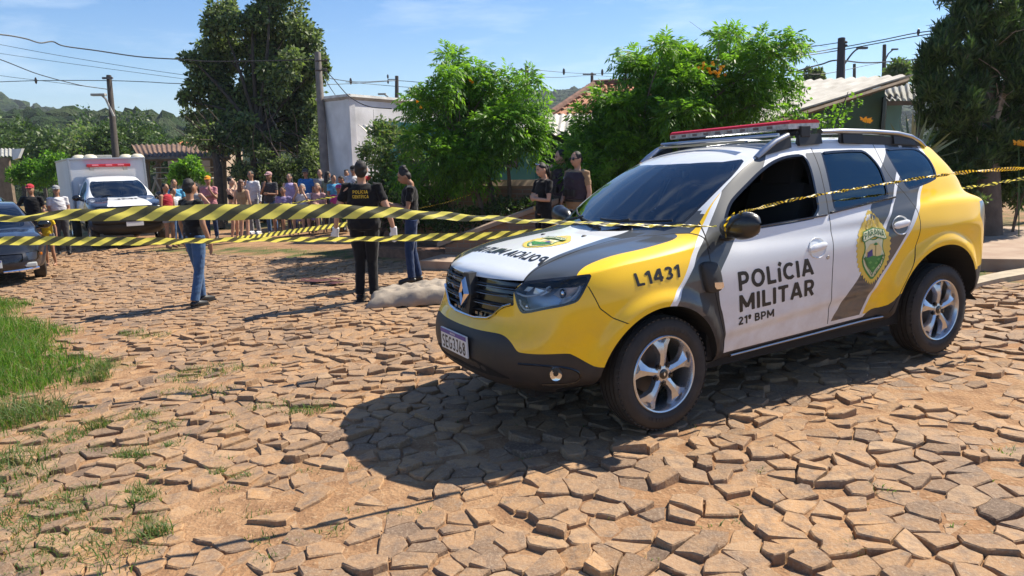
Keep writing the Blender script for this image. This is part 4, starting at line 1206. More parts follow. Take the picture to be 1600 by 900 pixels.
        for path, w_ in (([(-.178, .885), (-.10, .872), (-.01, .878), (.08, .905), (.13, .955)], .006), ([(.365, .965), (.36, .92), (.315, .868), (.25, .842), (.10, .822), (-.05, .795), (-.12, .80), (-.155, .85)], .0055), ([(.10, .955), (.14, .90), (.17, .85)], .004)):
            Pp = chaikin(path, 2, False); st_.tube([surf(a, b, .012) for a, b in Pp], w_, n=6)
        st_.build('light_strip', mat('lamp_white', (.75, .78, .82), rough=.25), lens, smooth=True)
        pj = MB(); c_ = surf(.23, .90, .035); pj.ball(c_, (.02, .02, .028), n=12, k=8); pj.ball(surf(-.10, .815, .03), (.018,)*3, n=10, k=6); pj.build('bulb_shield', M_CHR, lens, smooth=True)
        # fog light
        fp, fn_ = on_nose(sg_*.745, .445, 0)
        fo = MB(); cc = np.array(fp)
        nv = np.array(fn_); up_ = np.array((0, 0, 1.)); up_ -= nv*(up_@nv); up_ /= np.linalg.norm(up_); rt = np.cross(up_, nv)
        ring = [[cc+nv*o_+rt*(r_*.8*math.cos(t))+up_*(r_*math.sin(t)) for t in np.linspace(0, 2*math.pi, 18, endpoint=False)] for r_, o_ in ((.046, .001), (.043, .008), (.034, .003), (.001, -.004))]
        Vv = sum(ring, []); fo.add(Vv, [(i*18+j, i*18+(j+1) % 18, (i+1)*18+(j+1) % 18, (i+1)*18+j) for i in range(3) for j in range(18)]); fo.build('fog_light', M_CHR, car, smooth=True)
        fr2 = MB()
        pth = chaikin([(.60, .50), (.72, .50), (.795, .47), (.80, .41), (.76, .37), (.68, .38)], 2, False)
        fr2.tube([np.array(on_nose(sg_*a, b, .001)[0]) for a, b in pth], .006, n=6); fr2.build('fog_light_surround', M_BG, car, smooth=True)
    # lower intake
    li = MB(); Pp = []
    row = [(yy, zz) for yy in np.linspace(-.50, .50, 13) for zz in (1, 0)]
    for i, yy in enumerate(np.linspace(-.52, .52, 15)):
        e = 1-abs(yy/.54)**3
        for zz in (.395-.0*yy, .395+.085*e): Pp.append(np.array(on_nose(yy, zz, .003)[0]))
    li.add(Pp, [(2*i, 2*i+1, 2*i+3, 2*i+2) for i in range(14)]); li.build('lower_intake', M_GAP, car)
    # licence plate
    pp, _ = on_nose(0.001, .545, 0)
    pl = MB(); pl.box((pp.x-.016, -.015, .538), (.012, .40, .135), bev=.004); plate = pl.build('license_plate', mat('plate_white', (.72, .73, .72), rough=.4), car)
    pb = MB(); pb.box((pp.x-.0235, -.015, .589), (.002, .39, .026)); pb.build('plate_band', mat('plate_blue', (.06, .05, .30), rough=.4), plate)

    # ---- text, wrapped onto the body
    def decal(txt, quad, fn, name, parent, m_=None, bold=.03):
        """quad: lower-left, lower-right, upper-right, upper-left in surface coordinates"""
        V_, F_ = text_mesh(txt); q = [np.array(p) for p in quad]; out = []
        for a, b in V_:
            p = q[0]*(1-a)*(1-b)+q[1]*a*(1-b)+q[2]*a*b+q[3]*(1-a)*b; out.append(tuple(fn(*p)))
        return mesh_np(name, out, F_, m_ or M_BLK, parent)
    near = lambda a, b: on_side(a, b, -1, .002)[0]
    fdn, rdn, _q = doors[-1]
    decal('POLÍCIA', [(1.462, .764), (2.128, .790), (2.108, .899), (1.448, .885)], near, 'lettering', fdn, bold=.045)
    decal('MILITAR', [(1.476, .629), (2.139, .652), (2.129, .761), (1.463, .738)], near, 'lettering', fdn, bold=.045)
    decal('21º BPM', [(1.475, .546), (1.783, .556), (1.777, .608), (1.470, .600)], near, 'lettering', fdn, bold=.03)
    decal('L1431', [(.690, .894), (.996, .911), (1.000, .985), (.678, .968)], near, 'lettering', car, bold=.045)
    # mirrored wording on the hood: P nearest the driver's side
    decal('POLÍCIA MILITAR', [(.30, -.485), (.30, .485), (.395, .445), (.395, -.445)], lambda a, b: on_top(a, b, .003)[0], 'lettering', objs['hood'], bold=.03)
    0 and decal('SEG3J68', [(pp.x-.0225, -.015+.18), (pp.x-.0225, -.015-.18), (pp.x-.0226, -.015-.181), (pp.x-.0226, -.015+.181)], None or (lambda a, b: (a, b, 0)), 'tmp', plate) if 0 else None
    V_, F_ = text_mesh('SEG3J68', thin=.05)
    mesh_np('lettering', [(pp.x-.0232, -.015+.178-.356*a, .480+.086*b) for a, b in V_], F_, M_BLK, plate)
    V_, F_ = text_mesh('BRASIL'); mesh_np('lettering', [(pp.x-.0250, -.015+.04-.08*a, .584+.011*b) for a, b in V_], F_, M_W, plate)
    # rear-window sticker lettering
    M_ST = mat('sticker_ochre', (.22, .17, .09), rough=.6)

    # ---- crest
    def crest(fn, parent, cx, cz, w, h, scale_detail=True):
        gold = mat('crest_gold', (.72, .52, .08), rough=.4); cream = mat('crest_cream', (.70, .70, .45), rough=.4)
        grn = mat('crest_green', (.03, .22, .04), rough=.4); blu = mat('crest_blue', (.04, .03, .20), rough=.4); brn = mat('crest_brown', (.30, .24, .06), rough=.4); sand = mat('crest_sand', (.75, .60, .25), rough=.4)
        def flat(poly, lay, m_, name):
            n_ = len(poly); c_ = np.mean(poly, 0); Vv = [(a, b) for a, b in poly]+[tuple(c_)]
            # rings so the decal follows the curve
            rings = 4; VV = []; FF = []
            for r_ in range(rings+1):
                k = 1-r_/rings
                for a, b in poly: VV.append((c_[0]+(a-c_[0])*max(k, .001), c_[1]+(b-c_[1])*max(k, .001)))
            for r_ in range(rings):
                for i in range(n_): j = (i+1) % n_; FF.append((r_*n_+i, r_*n_+j, (r_+1)*n_+j, (r_+1)*n_+i))
            return mesh_np(name, [tuple(fn(cx+a*w, cz+b*h, .002+.0012*lay)) for a, b in VV], FF, m_, parent)
        def outline(k_, teeth=0):
            Pp = []
            N_ = 168
            for i in range(N_):
                t = 2*math.pi*i/N_; x = math.sin(t); y_ = math.cos(t)
                wd = 1.0 if y_ < .2 else 1-.62*((y_-.2)/.8)**1.3
                wd = wd*(1 if y_ > -.35 else 1-.35*((-.35-y_)/.65)**2)
                r_ = 1+(.045*math.sin(teeth*t) if teeth and y_ < .45 else (.02*math.sin(28*t) if teeth else 0))
                Pp.append((x*wd*.5*k_*r_, y_*.5*k_*r_))
            return Pp
        base = flat(outline(1, 42), 0, gold, 'crest')
        parent2 = parent
        sh = [(-.30, .12), (-.20, .14), (0, .10), (.20, .14), (.30, .12), (.26, -.02), (.36, -.14), (.30, -.26), (.14, -.38), (0, -.46), (-.14, -.38), (-.30, -.26), (-.36, -.14), (-.26, -.02)]
        flat(chaikin(sh, 1), 1, grn, 'crest')
        flat([(a*.90, b*.92-.004) for a, b in chaikin(sh, 1)], 2, cream, 'crest')
        flat([(-.26, -.05), (-.12, .05), (.12, .06), (.24, -.04), (.20, -.13), (-.20, -.13)], 3, sand, 'crest')
        flat([(-.30, -.13), (-.1, -.10), (.1, -.13), (.28, -.12), (.22, -.22), (.06, -.31), (0, -.36), (-.10, -.30), (-.2, -.24)], 4, grn, 'crest')
        flat([(-.20, -.13), (-.20, -.06), (-.06, -.02), (-.04, -.11)], 5, blu, 'crest')
        flat([(.03, -.12), (.035, .03), (.05, .03), (.05, -.12)], 5, brn, 'crest')
        flat([(-.03, .035), (.04, .065), (.11, .035), (.04, .025)], 6, grn, 'crest')
        for kk, (a, b) in enumerate(((-.1, -.2), (.08, -.22), (0, -.28), (.14, -.17))): flat([(a-.06, b), (a, b+.02), (a+.05, b), (a, b-.022)], 5, mat('crest_leaf', (.12, .36, .08), rough=.4), 'crest')
        flat([(-.36, .10), (-.31, .22), (0, .265), (.31, .22), (.36, .10), (.30, .085), (0, .14), (-.30, .085)], 7, grn, 'crest')
        flat([(-.335, .11), (-.295, .212), (0, .252), (.295, .212), (.335, .11), (.29, .10), (0, .152), (-.29, .10)], 8, cream, 'crest')
        # eagle-like relief lines at the head of the badge
        for a, b in ((-.10, .36), (-.04, .41), (.04, .41), (.10, .36), (0, .34), (-.13, .30), (.13, .30)): flat([(a-.022, b-.04), (a, b+.04), (a+.022, b-.04), (a, b-.055)], 2, mat('crest_gold_light', (.85, .68, .25), rough=.4), 'crest')
        def arc(txt, a0, b0, a1, b1, hh_, bend, name='lettering'):
            V_, F_ = text_mesh(txt, res=.09, thin=.04); out = []
            d_ = np.array((a1-a0, b1-b0)); n2 = np.array((-d_[1], d_[0])); n2 = n2/np.linalg.norm(n2)
            for a, b in V_:
                p = np.array((a0, b0))+d_*a+n2*(hh_*b+bend*4*a*(1-a)); out.append(tuple(fn(cx+p[0]*w, cz+p[1]*h, .002+.0012*10)))
            mesh_np(name, out, F_, mat('crest_text', (.02, .10, .03), rough=.5), parent)
        arc('PARANÁ', -.285, .115, .285, .115, .080, .045)
        arc('POLÍCIA', -.315, -.13, -.05, -.405, .05, -.01); arc('MILITAR', .05, -.405, .315, -.13, .05, -.01)
    crest(lambda a, b, o_: on_side(a, b, -1, o_)[0], rdn, 2.716, .905, .350, .505)
    # the hood crest lies with its head towards the screen
    crest(lambda a, b, o_: on_top(b, a, o_)[0], objs['hood'], -.03, .635, .40, .34)

    # ---- door handles and lock
    def handle(s_, z_, par, w_=.082, h_=.066):
        p, nn = on_side(s_, z_, -1, 0); hm = MB(); n_ = 26
        rings = [(1.0, .002), (.96, .007), (.80, -.004), (.5, -.012), (.02, -.014)]
        Vv = []
        for k, o_ in rings:
            for j in range(n_):
                t = 2*math.pi*j/n_; q_, _ = on_side(s_+w_*k*math.cos(t), z_+h_*k*math.sin(t)*1.02, -1, o_); Vv.append(tuple(q_))
        F_ = [(i*n_+j, i*n_+(j+1) % n_, (i+1)*n_+(j+1) % n_, (i+1)*n_+j) for i in range(len(rings)-1) for j in range(n_)]
        hm.add(Vv, F_)
        Pg = [np.array(on_side(s_+a, z_+.006+.010*a/.08, -1, .016)[0]) for a in np.linspace(-.082, .070, 8)]
        hm.tube(Pg, [.008, .014, .016, .016, .016, .016, .015, .009], n=10, sy=1.6); hm.build('door_handle', M_W, par, smooth=True)
    handle(2.160, .957, fdn); handle(3.005, 1.030, rdn)
    lk = MB(); p, nn = on_side(2.256, .886, -1, .002); lk.lathe([(.0, -.004), (.012, -.004), (.014, 0), (.014, .004)], c=tuple(p), axis='y', n=14); lk.build('door_lock', M_SIL, fdn)
    # indicator housing behind the wheel arch, both sides
    for sg_ in (-1, 1):
        b_ = MB(); grid_ = []
        outl = chaikin([(1.150, .955), (1.172, .980), (1.265, .972), (1.290, .945), (1.312, .84), (1.305, .80), (1.27, .785), (1.20, .79), (1.175, .81)], 2)
        cc = np.mean(outl, 0); Vv = []; n_ = len(outl)
        for k, o_ in ((1, .0), (.94, .022), (.80, .030), (.01, .032)):
            for a, b in outl: Vv.append(tuple(on_side(cc[0]+(a-cc[0])*k, cc[1]+(b-cc[1])*k, sg_, o_)[0]))
        b_.add(Vv, [(i*n_+j, i*n_+(j+1) % n_, (i+1)*n_+(j+1) % n_, (i+1)*n_+j) for i in range(3) for j in range(n_)])
        ih = b_.build('indicator_housing', M_BP, car, smooth=True)
        c_ = MB(); Vv = [tuple(on_side(a, b, sg_, .036)[0]) for a, b in ((1.225, .852), (1.295, .846), (1.300, .818), (1.28, .808), (1.24, .812), (1.226, .828))]
        Vv += [tuple(on_side(a, b, sg_, .028)[0]) for a, b in ((1.225, .852), (1.295, .846), (1.300, .818), (1.28, .808), (1.24, .812), (1.226, .828))]
        c_.add(Vv, [tuple(range(6))]+[(i, (i+1) % 6, 6+(i+1) % 6, 6+i) for i in range(6)]); c_.build('side_indicator', M_CHR, ih)
        # window belt moulding
        bm2 = MB(); bm2.tube([np.array(on_side(a, 1.128+(a-1.45)*.036, sg_, .004)[0]) for a in np.linspace(1.44, 2.30, 14)], .011, n=8, sy=.7)
        bm2.tube([np.array(on_side(a, 1.168+(a-2.33)*.082, sg_, .004)[0]) for a in np.linspace(2.345, 3.02, 12)], .011, n=8, sy=.7)
        bm2.build('belt_moulding', M_BG, car, smooth=True)
        # sill strips
        ss = MB(); ss.tube([np.array(on_side(a, .352+(a-1.45)*.024, sg_, .012)[0]) for a in np.linspace(1.46, 2.90, 16)], .0075, n=8); ss.build('sill_strip', M_SIL, car, smooth=True)
        # mirror triangle
        mt_ = MB(); tri_ = [(1.395, 1.13), (1.45, 1.13), (1.46, 1.195), (1.425, 1.19)]
        mt_.add([tuple(on_side(a, b, sg_, .004)[0]) for a, b in tri_], [(0, 1, 2, 3)]); mt_.build('mirror_mount', M_BP, car)
        # mirror
        m_ = MB(); prof = [(-.002, .008), (.01, .045), (.03, .068), (.065, .083), (.10, .088), (.135, .082), (.155, .066), (.165, .03), (.166, .004)]
        Vv = []; n_ = 22; c0_ = np.array((1.385, .985*sg_, 1.175))
        L0 = np.linspace(-.140, .140, 14)
        for i, a in enumerate(L0):
            k = math.sqrt(max(0, 1-(abs(a)/.1405)**2.6)); 
            for j in range(n_):
                t = 2*math.pi*j/n_; ct, st2 = math.cos(t), math.sin(t)
                xx = (.075 if ct < 0 else .045)*np.sign(ct)*abs(ct)**.8*k; zz = .083*np.sign(st2)*abs(st2)**.85*k*(1-.15*(a*sg_ < 0))
                Vv.append((c0_[0]+xx-.1*abs(a)*0+.25*(a)*(1 if sg_ > 0 else -1)*.35, c0_[1]+a, c0_[2]+zz+.012*a*sg_/.11))
        m_.add(Vv, [(i*n_+j, i*n_+(j+1) % n_, (i+1)*n_+(j+1) % n_, (i+1)*n_+j) for i in range(13) for j in range(n_)])
        sm_ = m_.build('side_mirror', mat('mirror_black', (.012, .012, .013), rough=.32, coat=.3), car, smooth=True)
        ar = MB(); ar.tube([(1.395, .835*sg_, 1.105), (1.385, .875*sg_, 1.100), (1.375, .915*sg_, 1.105), (1.375, .955*sg_, 1.125)], [.040, .036, .030, .03], n=12, sy=.6); ar.build('mirror_arm', M_BP, sm_, smooth=True)
        mg = MB(); mg.add([(c0_[0]+.046, c0_[1]+sx, c0_[2]+sz) for sx, sz in ((-.09, -.05), (.09, -.05), (.09, .05), (-.09, .05))], [(0, 1, 2, 3)]); mg.build('mirror_glass', M_CHR, sm_)
        # roof rail
        rr = MB(); yr = .600*sg_
        def rt_(s_, dz, dy=0): 
            p, _ = on_top(s_, yr, 0); return np.array((s_, yr+dy*sg_, p.z+dz))
        path = [rt_(1.91, -.004), rt_(1.98, .022), rt_(2.08, .058), rt_(2.20, .083)]
        rr.tube(path, [.022, .028, .027, .025], n=10, sy=.75)
        path = [rt_(2.52, .080), rt_(2.75, .084), rt_(3.05, .084), rt_(3.35, .078), rt_(3.52, .060), rt_(3.62, .032), rt_(3.69, .004)]
        rr.tube(path, [.025, .026, .026, .025, .024, .022, .018], n=10, sy=.75)
        rail = rr.build('roof_rail', M_SIL, car, smooth=True)
        ft = MB()
        for sa, sb in ((2.30, 2.52), (2.74, 2.95), (3.30, 3.55)):
            ft.add([rt_(sa, 0, -.02), rt_(sb, 0, -.02), rt_(sb-.0, .07 if sb < 3.5 else .04, -.01), rt_(sa, .07, -.01), rt_(sa, 0, .022), rt_(sb, 0, .022), rt_(sb, .07 if sb < 3.5 else .04, .012), rt_(sa, .07, .012)],
                   [(0, 1, 2, 3), (7, 6, 5, 4), (0, 4, 5, 1), (1, 5, 6, 2), (2, 6, 7, 3), (3, 7, 4, 0)])
        ft.add([rt_(1.92, -.002, -.016), rt_(2.22, -.002, -.016), rt_(2.22, .07, -.010), rt_(2.10, .05, -.010), rt_(1.92, -.002, .020), rt_(2.22, -.002, .020), rt_(2.22, .07, .012), rt_(2.10, .05, .012)],
               [(0, 1, 2, 3), (7, 6, 5, 4), (0, 4, 5, 1), (1, 5, 6, 2), (2, 6, 7, 3), (3, 7, 4, 0)])
        ft.add([rt_(2.72, .0, -.012), rt_(3.64, .0, -.012), rt_(3.50, .05, -.008), rt_(2.72, .064, -.008), rt_(2.72, .0, .008), rt_(3.64, .0, .008), rt_(3.50, .05, .006), rt_(2.72, .064, .006)],
               [(0, 1, 2, 3), (7, 6, 5, 4), (0, 4, 5, 1), (1, 5, 6, 2), (2, 6, 7, 3), (3, 7, 4, 0)])
        ft.build('rail_foot', M_BP, rail)
        # door shut lines of cabin windows: slim seal between quarter window and rear door handled by the livery
        # wiper
        wp = MB(); x0 = (-.52 if sg_ < 0 else .10)
    # wipers lie on the cowl
    for a0, a1 in ((-.58, .02), (-.02, .56)):
        wp = MB(); Pw = []
        for k in np.linspace(0, 1, 9):
            yy = a0+(a1-a0)*k; ss_ = 1.035+.50*yy*yy+.02+.05*k
            p = on_top(ss_, yy, .018)[0]; Pw.append(np.array(p))
        wp.tube(Pw, .008, n=6); p0 = on_top(1.0+.42*a1*a1, a1-.05, .02)[0]; wp.tube([np.array(p0), Pw[4]+np.array((0, 0, .012))], .010, n=6)
        wp.build('wiper', M_BP, car, smooth=True)
    for yy, ss_ in ((-.162, .831), (.272, .778)):
        w2 = MB(); p = on_top(ss_, yy, .0)[0]; w2.ball(p, (.022, .013, .009), n=10, k=6); w2.build('washer_nozzle', M_BP, car, smooth=True)
    # ---- light bar
    lb = MB(); z0 = 1.735; xb = 2.36
    prof = [(-.125, 0), (-.145, .014), (-.145, .048), (-.125, .062), (.125, .062), (.145, .048), (.145, .014), (.125, 0)]
    lower = [(-.145, .0), (-.15, .006), (-.15, .036), (.15, .036), (.15, .006), (.145, .0)]
    upper = [(-.15, .036), (-.14, .052), (-.12, .060), (.12, .060), (.14, .052), (.15, .036)]
    bar = MB(); 
    def barp(poly, ya, yb, m_):
        pc = [(xb+a, z0+b) for a, b in poly]; bar.prism(pc, ya, yb, m_, f=lambda p: (p[0], p[2], p[1]))
    barp(lower, -.60, .60, 0)
    barmesh = bar.build('light_bar', M_CLR, car)
    b2 = MB(); pc = [(xb+a, z0+b) for a, b in upper]; b2.prism(pc, -.605, .605, 0, f=lambda p: (p[0], p[2], p[1])); b2.build('red_cover', M_RED, barmesh)
    b3 = MB()
    for yy in np.arange(-.50, .51, .125):
        b3.box((xb, yy, z0+.020), (.304, .006, .032)); b3.box((xb, yy+.06, z0+.020), (.302, .05, .018), 1)
    b3.build('lamp_module', [M_SIL, mat('lamp_module_dark', (.16, .10, .10), rough=.3)], barmesh)
    b4 = MB()
    for yy in (-.48, .48): 
        b4.box((xb, yy, z0-.022), (.16, .10, .044), bev=.006); b4.box((xb, yy+.11*np.sign(yy), z0-.020), (.09, .06, .075), bev=.006)
    b4.tube([(2.30, -.60, 1.712), (2.30, .60, 1.712)], .014, n=8, sy=.8); b4.tube([(2.44, -.60, 1.712), (2.44, .60, 1.712)], .014, n=8, sy=.8)
    b4.build('mounting_bracket', M_BP, barmesh)
    b5 = MB(); b5.box((1.98, 0, 1.672), (.03, .9, .014)); b5.tube([(2.12, -.60, 1.700), (2.12, .60, 1.700)], .012, n=8)
    b5.build('roof_crossbar', M_SIL, car, smooth=True)
    # antenna
    an = MB(); p = on_top(3.60, .20, 0)[0]; an.tube([np.array(p), np.array(p)+np.array((.05, 0, .06)), np.array(p)+np.array((.25, 0, .42))], [.010, .006, .003], n=6); an.build('antenna', M_BP, car)
    # ---- cabin
    st = MB()
    for yy in (-.37, .37):
        st.box((2.05, yy, .72), (.50, .50, .20), bev=.05); M3 = np.array(Matrix.Rotation(R(18), 3, 'Y')); st.box((2.33, yy, 1.06), (.15, .50, .62), rot=M3, bev=.05); st.box((2.42, yy, 1.44), (.11, .27, .20), rot=M3, bev=.04)
        for a in (-.06, .06): st.tube([(2.40, yy+a, 1.30), (2.42, yy+a, 1.40)], .008, n=6)
    st.box((2.95, 0, .74), (.5, 1.3, .2), bev=.05); st.box((3.26, 0, 1.05), (.15, 1.3, .60), rot=np.array(Matrix.Rotation(R(15), 3, 'Y')), bev=.05)
    for yy in (-.42, .42): st.box((3.33, yy, 1.42), (.10, .26, .16), rot=np.array(Matrix.Rotation(R(15), 3, 'Y')), bev=.04)
    st.build('seats', M_SEAT, car, smooth=True)
    ds = MB(); ds.box((1.52, 0, .98), (.34, 1.42, .20), bev=.06); ds.box((1.60, 0, .70), (.20, .30, .5), bev=.04); ds.box((1.50, -.37, 1.10), (.20, .34, .05), bev=.02); ds.build('dashboard', mat('dashboard', (.035, .038, .040), rough=.7), car, smooth=True)
    sw = MB(); ring = []
    cc = np.array((1.80, -.37, 1.05)); ax = np.array((.9, 0, .42)); ax /= np.linalg.norm(ax); e1_ = np.array((0, 1., 0)); e2_ = np.cross(ax, e1_)
    pth = [cc+.18*(math.cos(t)*e1_+math.sin(t)*e2_) for t in np.linspace(0, 2*math.pi, 25)]
    sw.tube(pth, .015, n=8, caps=False); sw.tube([cc-e1_*.17, cc, cc+e1_*.17], .014, n=6); sw.tube([cc, cc-ax*.2], .03, n=8); sw.build('steering_wheel', M_INT, car, smooth=True)
    fl = MB(); fl.box((2.4, 0, .45), (2.3, 1.5, .04)); fl.build('cabin_floor', M_INT, car)
    mr = MB(); mr.box((1.72, 0, 1.475), (.03, .22, .06), bev=.01); mr.tube([(1.72, 0, 1.50), (1.69, 0, 1.55)], .01, n=6); mr.build('rear_view_mirror', M_BG, car)
    sk = MB()
    for (yy, zz, w_, h_) in ((-.22, 1.30, .07, .16), (-.40, 1.235, .05, .05)):
        pass
    # place the car
    K = -.0
    fcam, X, Z, yaw = FPX, .5039, 5.0483, .4915
    nC = np.array([-PA, 1, -PB]); nC /= np.linalg.norm(nC)
    dC = np.array([-np.cos(yaw), 0, -np.sin(yaw)]); dC -= nC*dC.dot(nC); dC /= np.linalg.norm(dC)
    lC = np.cross(nC, dC)
    if lC[2] > 0: lC = -lC
    oC = np.array([X, PA*X+PB*Z+PC, Z])+dC*FW
    toW = lambda c: c[0]*cR+c[1]*cU+c[2]*cF
    ex, ey, ez = toW(-dC), toW(-lC), toW(nC); o_ = CAM+toW(oC)
    car.matrix_world = Matrix(((ex[0], ey[0], ez[0], o_[0]), (ex[1], ey[1], ez[1], o_[1]), (ex[2], ey[2], ez[2], o_[2]), (0, 0, 0, 1)))
    return car
CAR = build_patrol_car()
bpy.context.view_layer.update()
CARM = np.array(CAR.matrix_world)
def car_pt(s, y, z): return CARM[:3, :3]@np.array((s, y, z))+CARM[:3, 3]
# ---------------------------------------------------------------- vegetation
def nrm(v): return v/(np.linalg.norm(v, axis=-1, keepdims=True)+1e-9)
def lobes_px(L, d, depth=.75, jd=.0, seed=0):
    """lobes given as (column, row, half width, half height) seen at distance d -> centres and radii in metres"""
    r = np.random.default_rng(seed); out = []
    for l in L:
        u, v, ru, rv = l[:4]; dd = d+(l[4] if len(l) > 4 else r.uniform(-jd, jd)); p = pt(u, v, dd)
        out.append((p, np.array([ru*dd/FPX, max(ru, rv)*dd/FPX*depth*1.1, rv*dd/FPX])))
    return out
def sample_lobes(lobes, n, r, shell=.55, dens=None):
    w = np.array([(R_[0]*R_[1]*R_[2])**(2/3.) for _, R_ in lobes]); w /= w.sum()
    k = r.choice(len(lobes), n, p=w); C = np.array([c for c, _ in lobes])[k]; RR = np.array([q for _, q in lobes])[k]
    d = nrm(r.normal(size=(n, 3))); rad = shell+(1-shell)*r.random(n)**.6*1.12
    wob = 1+.18*np.sin(d[:, 0]*6+k*2.1)*np.sin(d[:, 1]*5+k)+.14*np.sin(d[:, 2]*8+k*3.3)
    P = C+d*RR*(rad*wob)[:, None]; return P, d
def leaf_quads(P, D, size, r, asp=.45, droop=.3, fold=.0):
    """single pointed leaves (4-point blades) at points P, growing roughly along D"""
    n = len(P); ax = nrm(D*.8+r.normal(size=(n, 3))*.8+np.array([0, 0, -droop])); s = size*r.uniform(.6, 1.35, n)[:, None]
    sd_ = nrm(np.cross(ax, nrm(r.normal(size=(n, 3))))); w = s*asp*.5
    V = np.stack([P, P+ax*s*.45+sd_*w, P+ax*s, P+ax*s*.45-sd_*w], 1); return V.reshape(-1, 3), np.arange(4*n).reshape(n, 4)
def sprays(P, D, L, r, nl=7, lw=.22, leaf=.5):
    """compound leaves: a drooping rachis with paired leaflets"""
    n = len(P); ax = nrm(D+r.normal(size=(n, 3))*.45+np.array([0, 0, .35])); sdv = nrm(np.cross(ax, np.array([0, 0, 1.])+r.normal(size=(n, 3))*.35)); up = np.cross(sdv, ax)
    s = L*r.uniform(.65, 1.3, n); Vs = []; 
    pairs = nl//2
    for k in range(nl):
        if k == nl-1: t = 1.; sg = 0
        else: t = .28+.62*(k//2)/max(1, pairs-1+1e-9); sg = 1 if k % 2 else -1
        q = P+ax*(s*t)[:, None]+np.array([0, 0, -1.])*(s*.34*t*t)[:, None]
        tang = nrm(ax+np.array([0, 0, -.68*t]))
        dr = nrm(tang*(.75 if sg else 1)+sdv*sg*.85-up*.18+np.array([0, 0, -.30])); l = (s*leaf*(1 if sg else 1.15)*(1-.25*abs(t-.6)))[:, None]
        wv = nrm(np.cross(dr, up+sdv*.3*sg))*l*lw
        Vs.append(np.stack([q, q+dr*l*.42+wv, q+dr*l, q+dr*l*.42-wv], 1))
    V = np.stack(Vs, 1).reshape(-1, 3); return V, np.arange(len(V)).reshape(-1, 4)
def foliage(name, V, F, mats, parent, r, grp=1, w=None):
    nf = len(F)//grp; mi = np.repeat(r.choice(len(mats), nf, p=w), grp)
    if len(mi) < len(F): mi = np.concatenate([mi, np.zeros(len(F)-len(mi), int)])
    return mesh_np(name, V, F, mats, parent, mi)
BARK = mat('bark', (.16, .12, .09), rough=.95, noise=(6, .4), bump=(20, .8, .02))
BARKD = mat('bark_dark', (.07, .055, .045), rough=.95, noise=(6, .4), bump=(20, .8, .02))
BARKL = mat('bark_pale', (.30, .24, .18), rough=.95, noise=(6, .4), bump=(20, .8, .02))
def limbs(name, base, tips, r0, m, parent, r, forks=None, n=6, twigs=2):
    mb = MB(); base = np.array(base, float)
    for k, t in enumerate(tips):
        t = np.array(t, float); b = base+np.array([r.uniform(-.1, .1), r.uniform(-.1, .1), 0])*r0*4; mid = (b+t)/2+np.array([r.uniform(-.1, .1), r.uniform(-.1, .1), .12])*np.linalg.norm(t-b)
        P = chaikin([b, b+(mid-b)*.4+np.array([0, 0, .1]), mid, t], 2, False); q = np.linspace(1, .22, len(P))
        mb.tube(P, list(r0*q*r.uniform(.7, 1.1)), n=n)
        for _ in range(twigs):
            i = r.integers(len(P)//2, len(P)-1); e = P[i]+nrm(r.normal(size=3)+np.array([0, 0, .6]))*np.linalg.norm(t-b)*.32; mb.tube([P[i], (P[i]+e)/2+r.normal(size=3)*.05, e], [r0*q[i]*.55, r0*q[i]*.35, r0*.08], n=4)
    return mb.build(name, m, parent, smooth=True)
def tree_at(kind, base, label, cat='tree', group=None):
    o = empty(kind, base); tag(o, label, cat, group); return o
def local(o, V): return np.asarray(V)-np.array(o.location)

# --- leaf colours
LM = dict(
 mid=[leafmat('leaf_slope', (.060, .105, .028), .25), leafmat('leaf_slope_b', (.085, .135, .035), .25), leafmat('leaf_slope_c', (.035, .065, .02), .25)],
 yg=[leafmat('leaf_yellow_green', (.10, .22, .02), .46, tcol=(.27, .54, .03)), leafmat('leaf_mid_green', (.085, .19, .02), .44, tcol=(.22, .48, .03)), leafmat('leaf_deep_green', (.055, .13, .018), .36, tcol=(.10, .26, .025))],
 dull=[leafmat('leaf_dull', (.135, .19, .058), .38, tcol=(.23, .34, .06)), leafmat('leaf_grey_green', (.19, .23, .11), .34, tcol=(.25, .34, .10)), leafmat('leaf_dark', (.038, .065, .024), .2, tcol=(.06, .10, .02))],
 dark=[leafmat('leaf_cypress', (.055, .105, .028), .22, tcol=(.07, .15, .03)), leafmat('leaf_cypress_b', (.065, .11, .032), .25, tcol=(.10, .19, .04)), leafmat('leaf_cypress_c', (.022, .045, .018), .15, tcol=(.04, .08, .02))],
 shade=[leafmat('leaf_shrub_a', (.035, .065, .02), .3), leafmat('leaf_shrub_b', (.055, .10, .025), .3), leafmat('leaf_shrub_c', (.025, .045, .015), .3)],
 pale=[leafmat('leaf_pale', (.13, .19, .07), .35), leafmat('leaf_pale_b', (.09, .15, .05), .35), leafmat('leaf_pale_c', (.17, .19, .10), .3)],
)

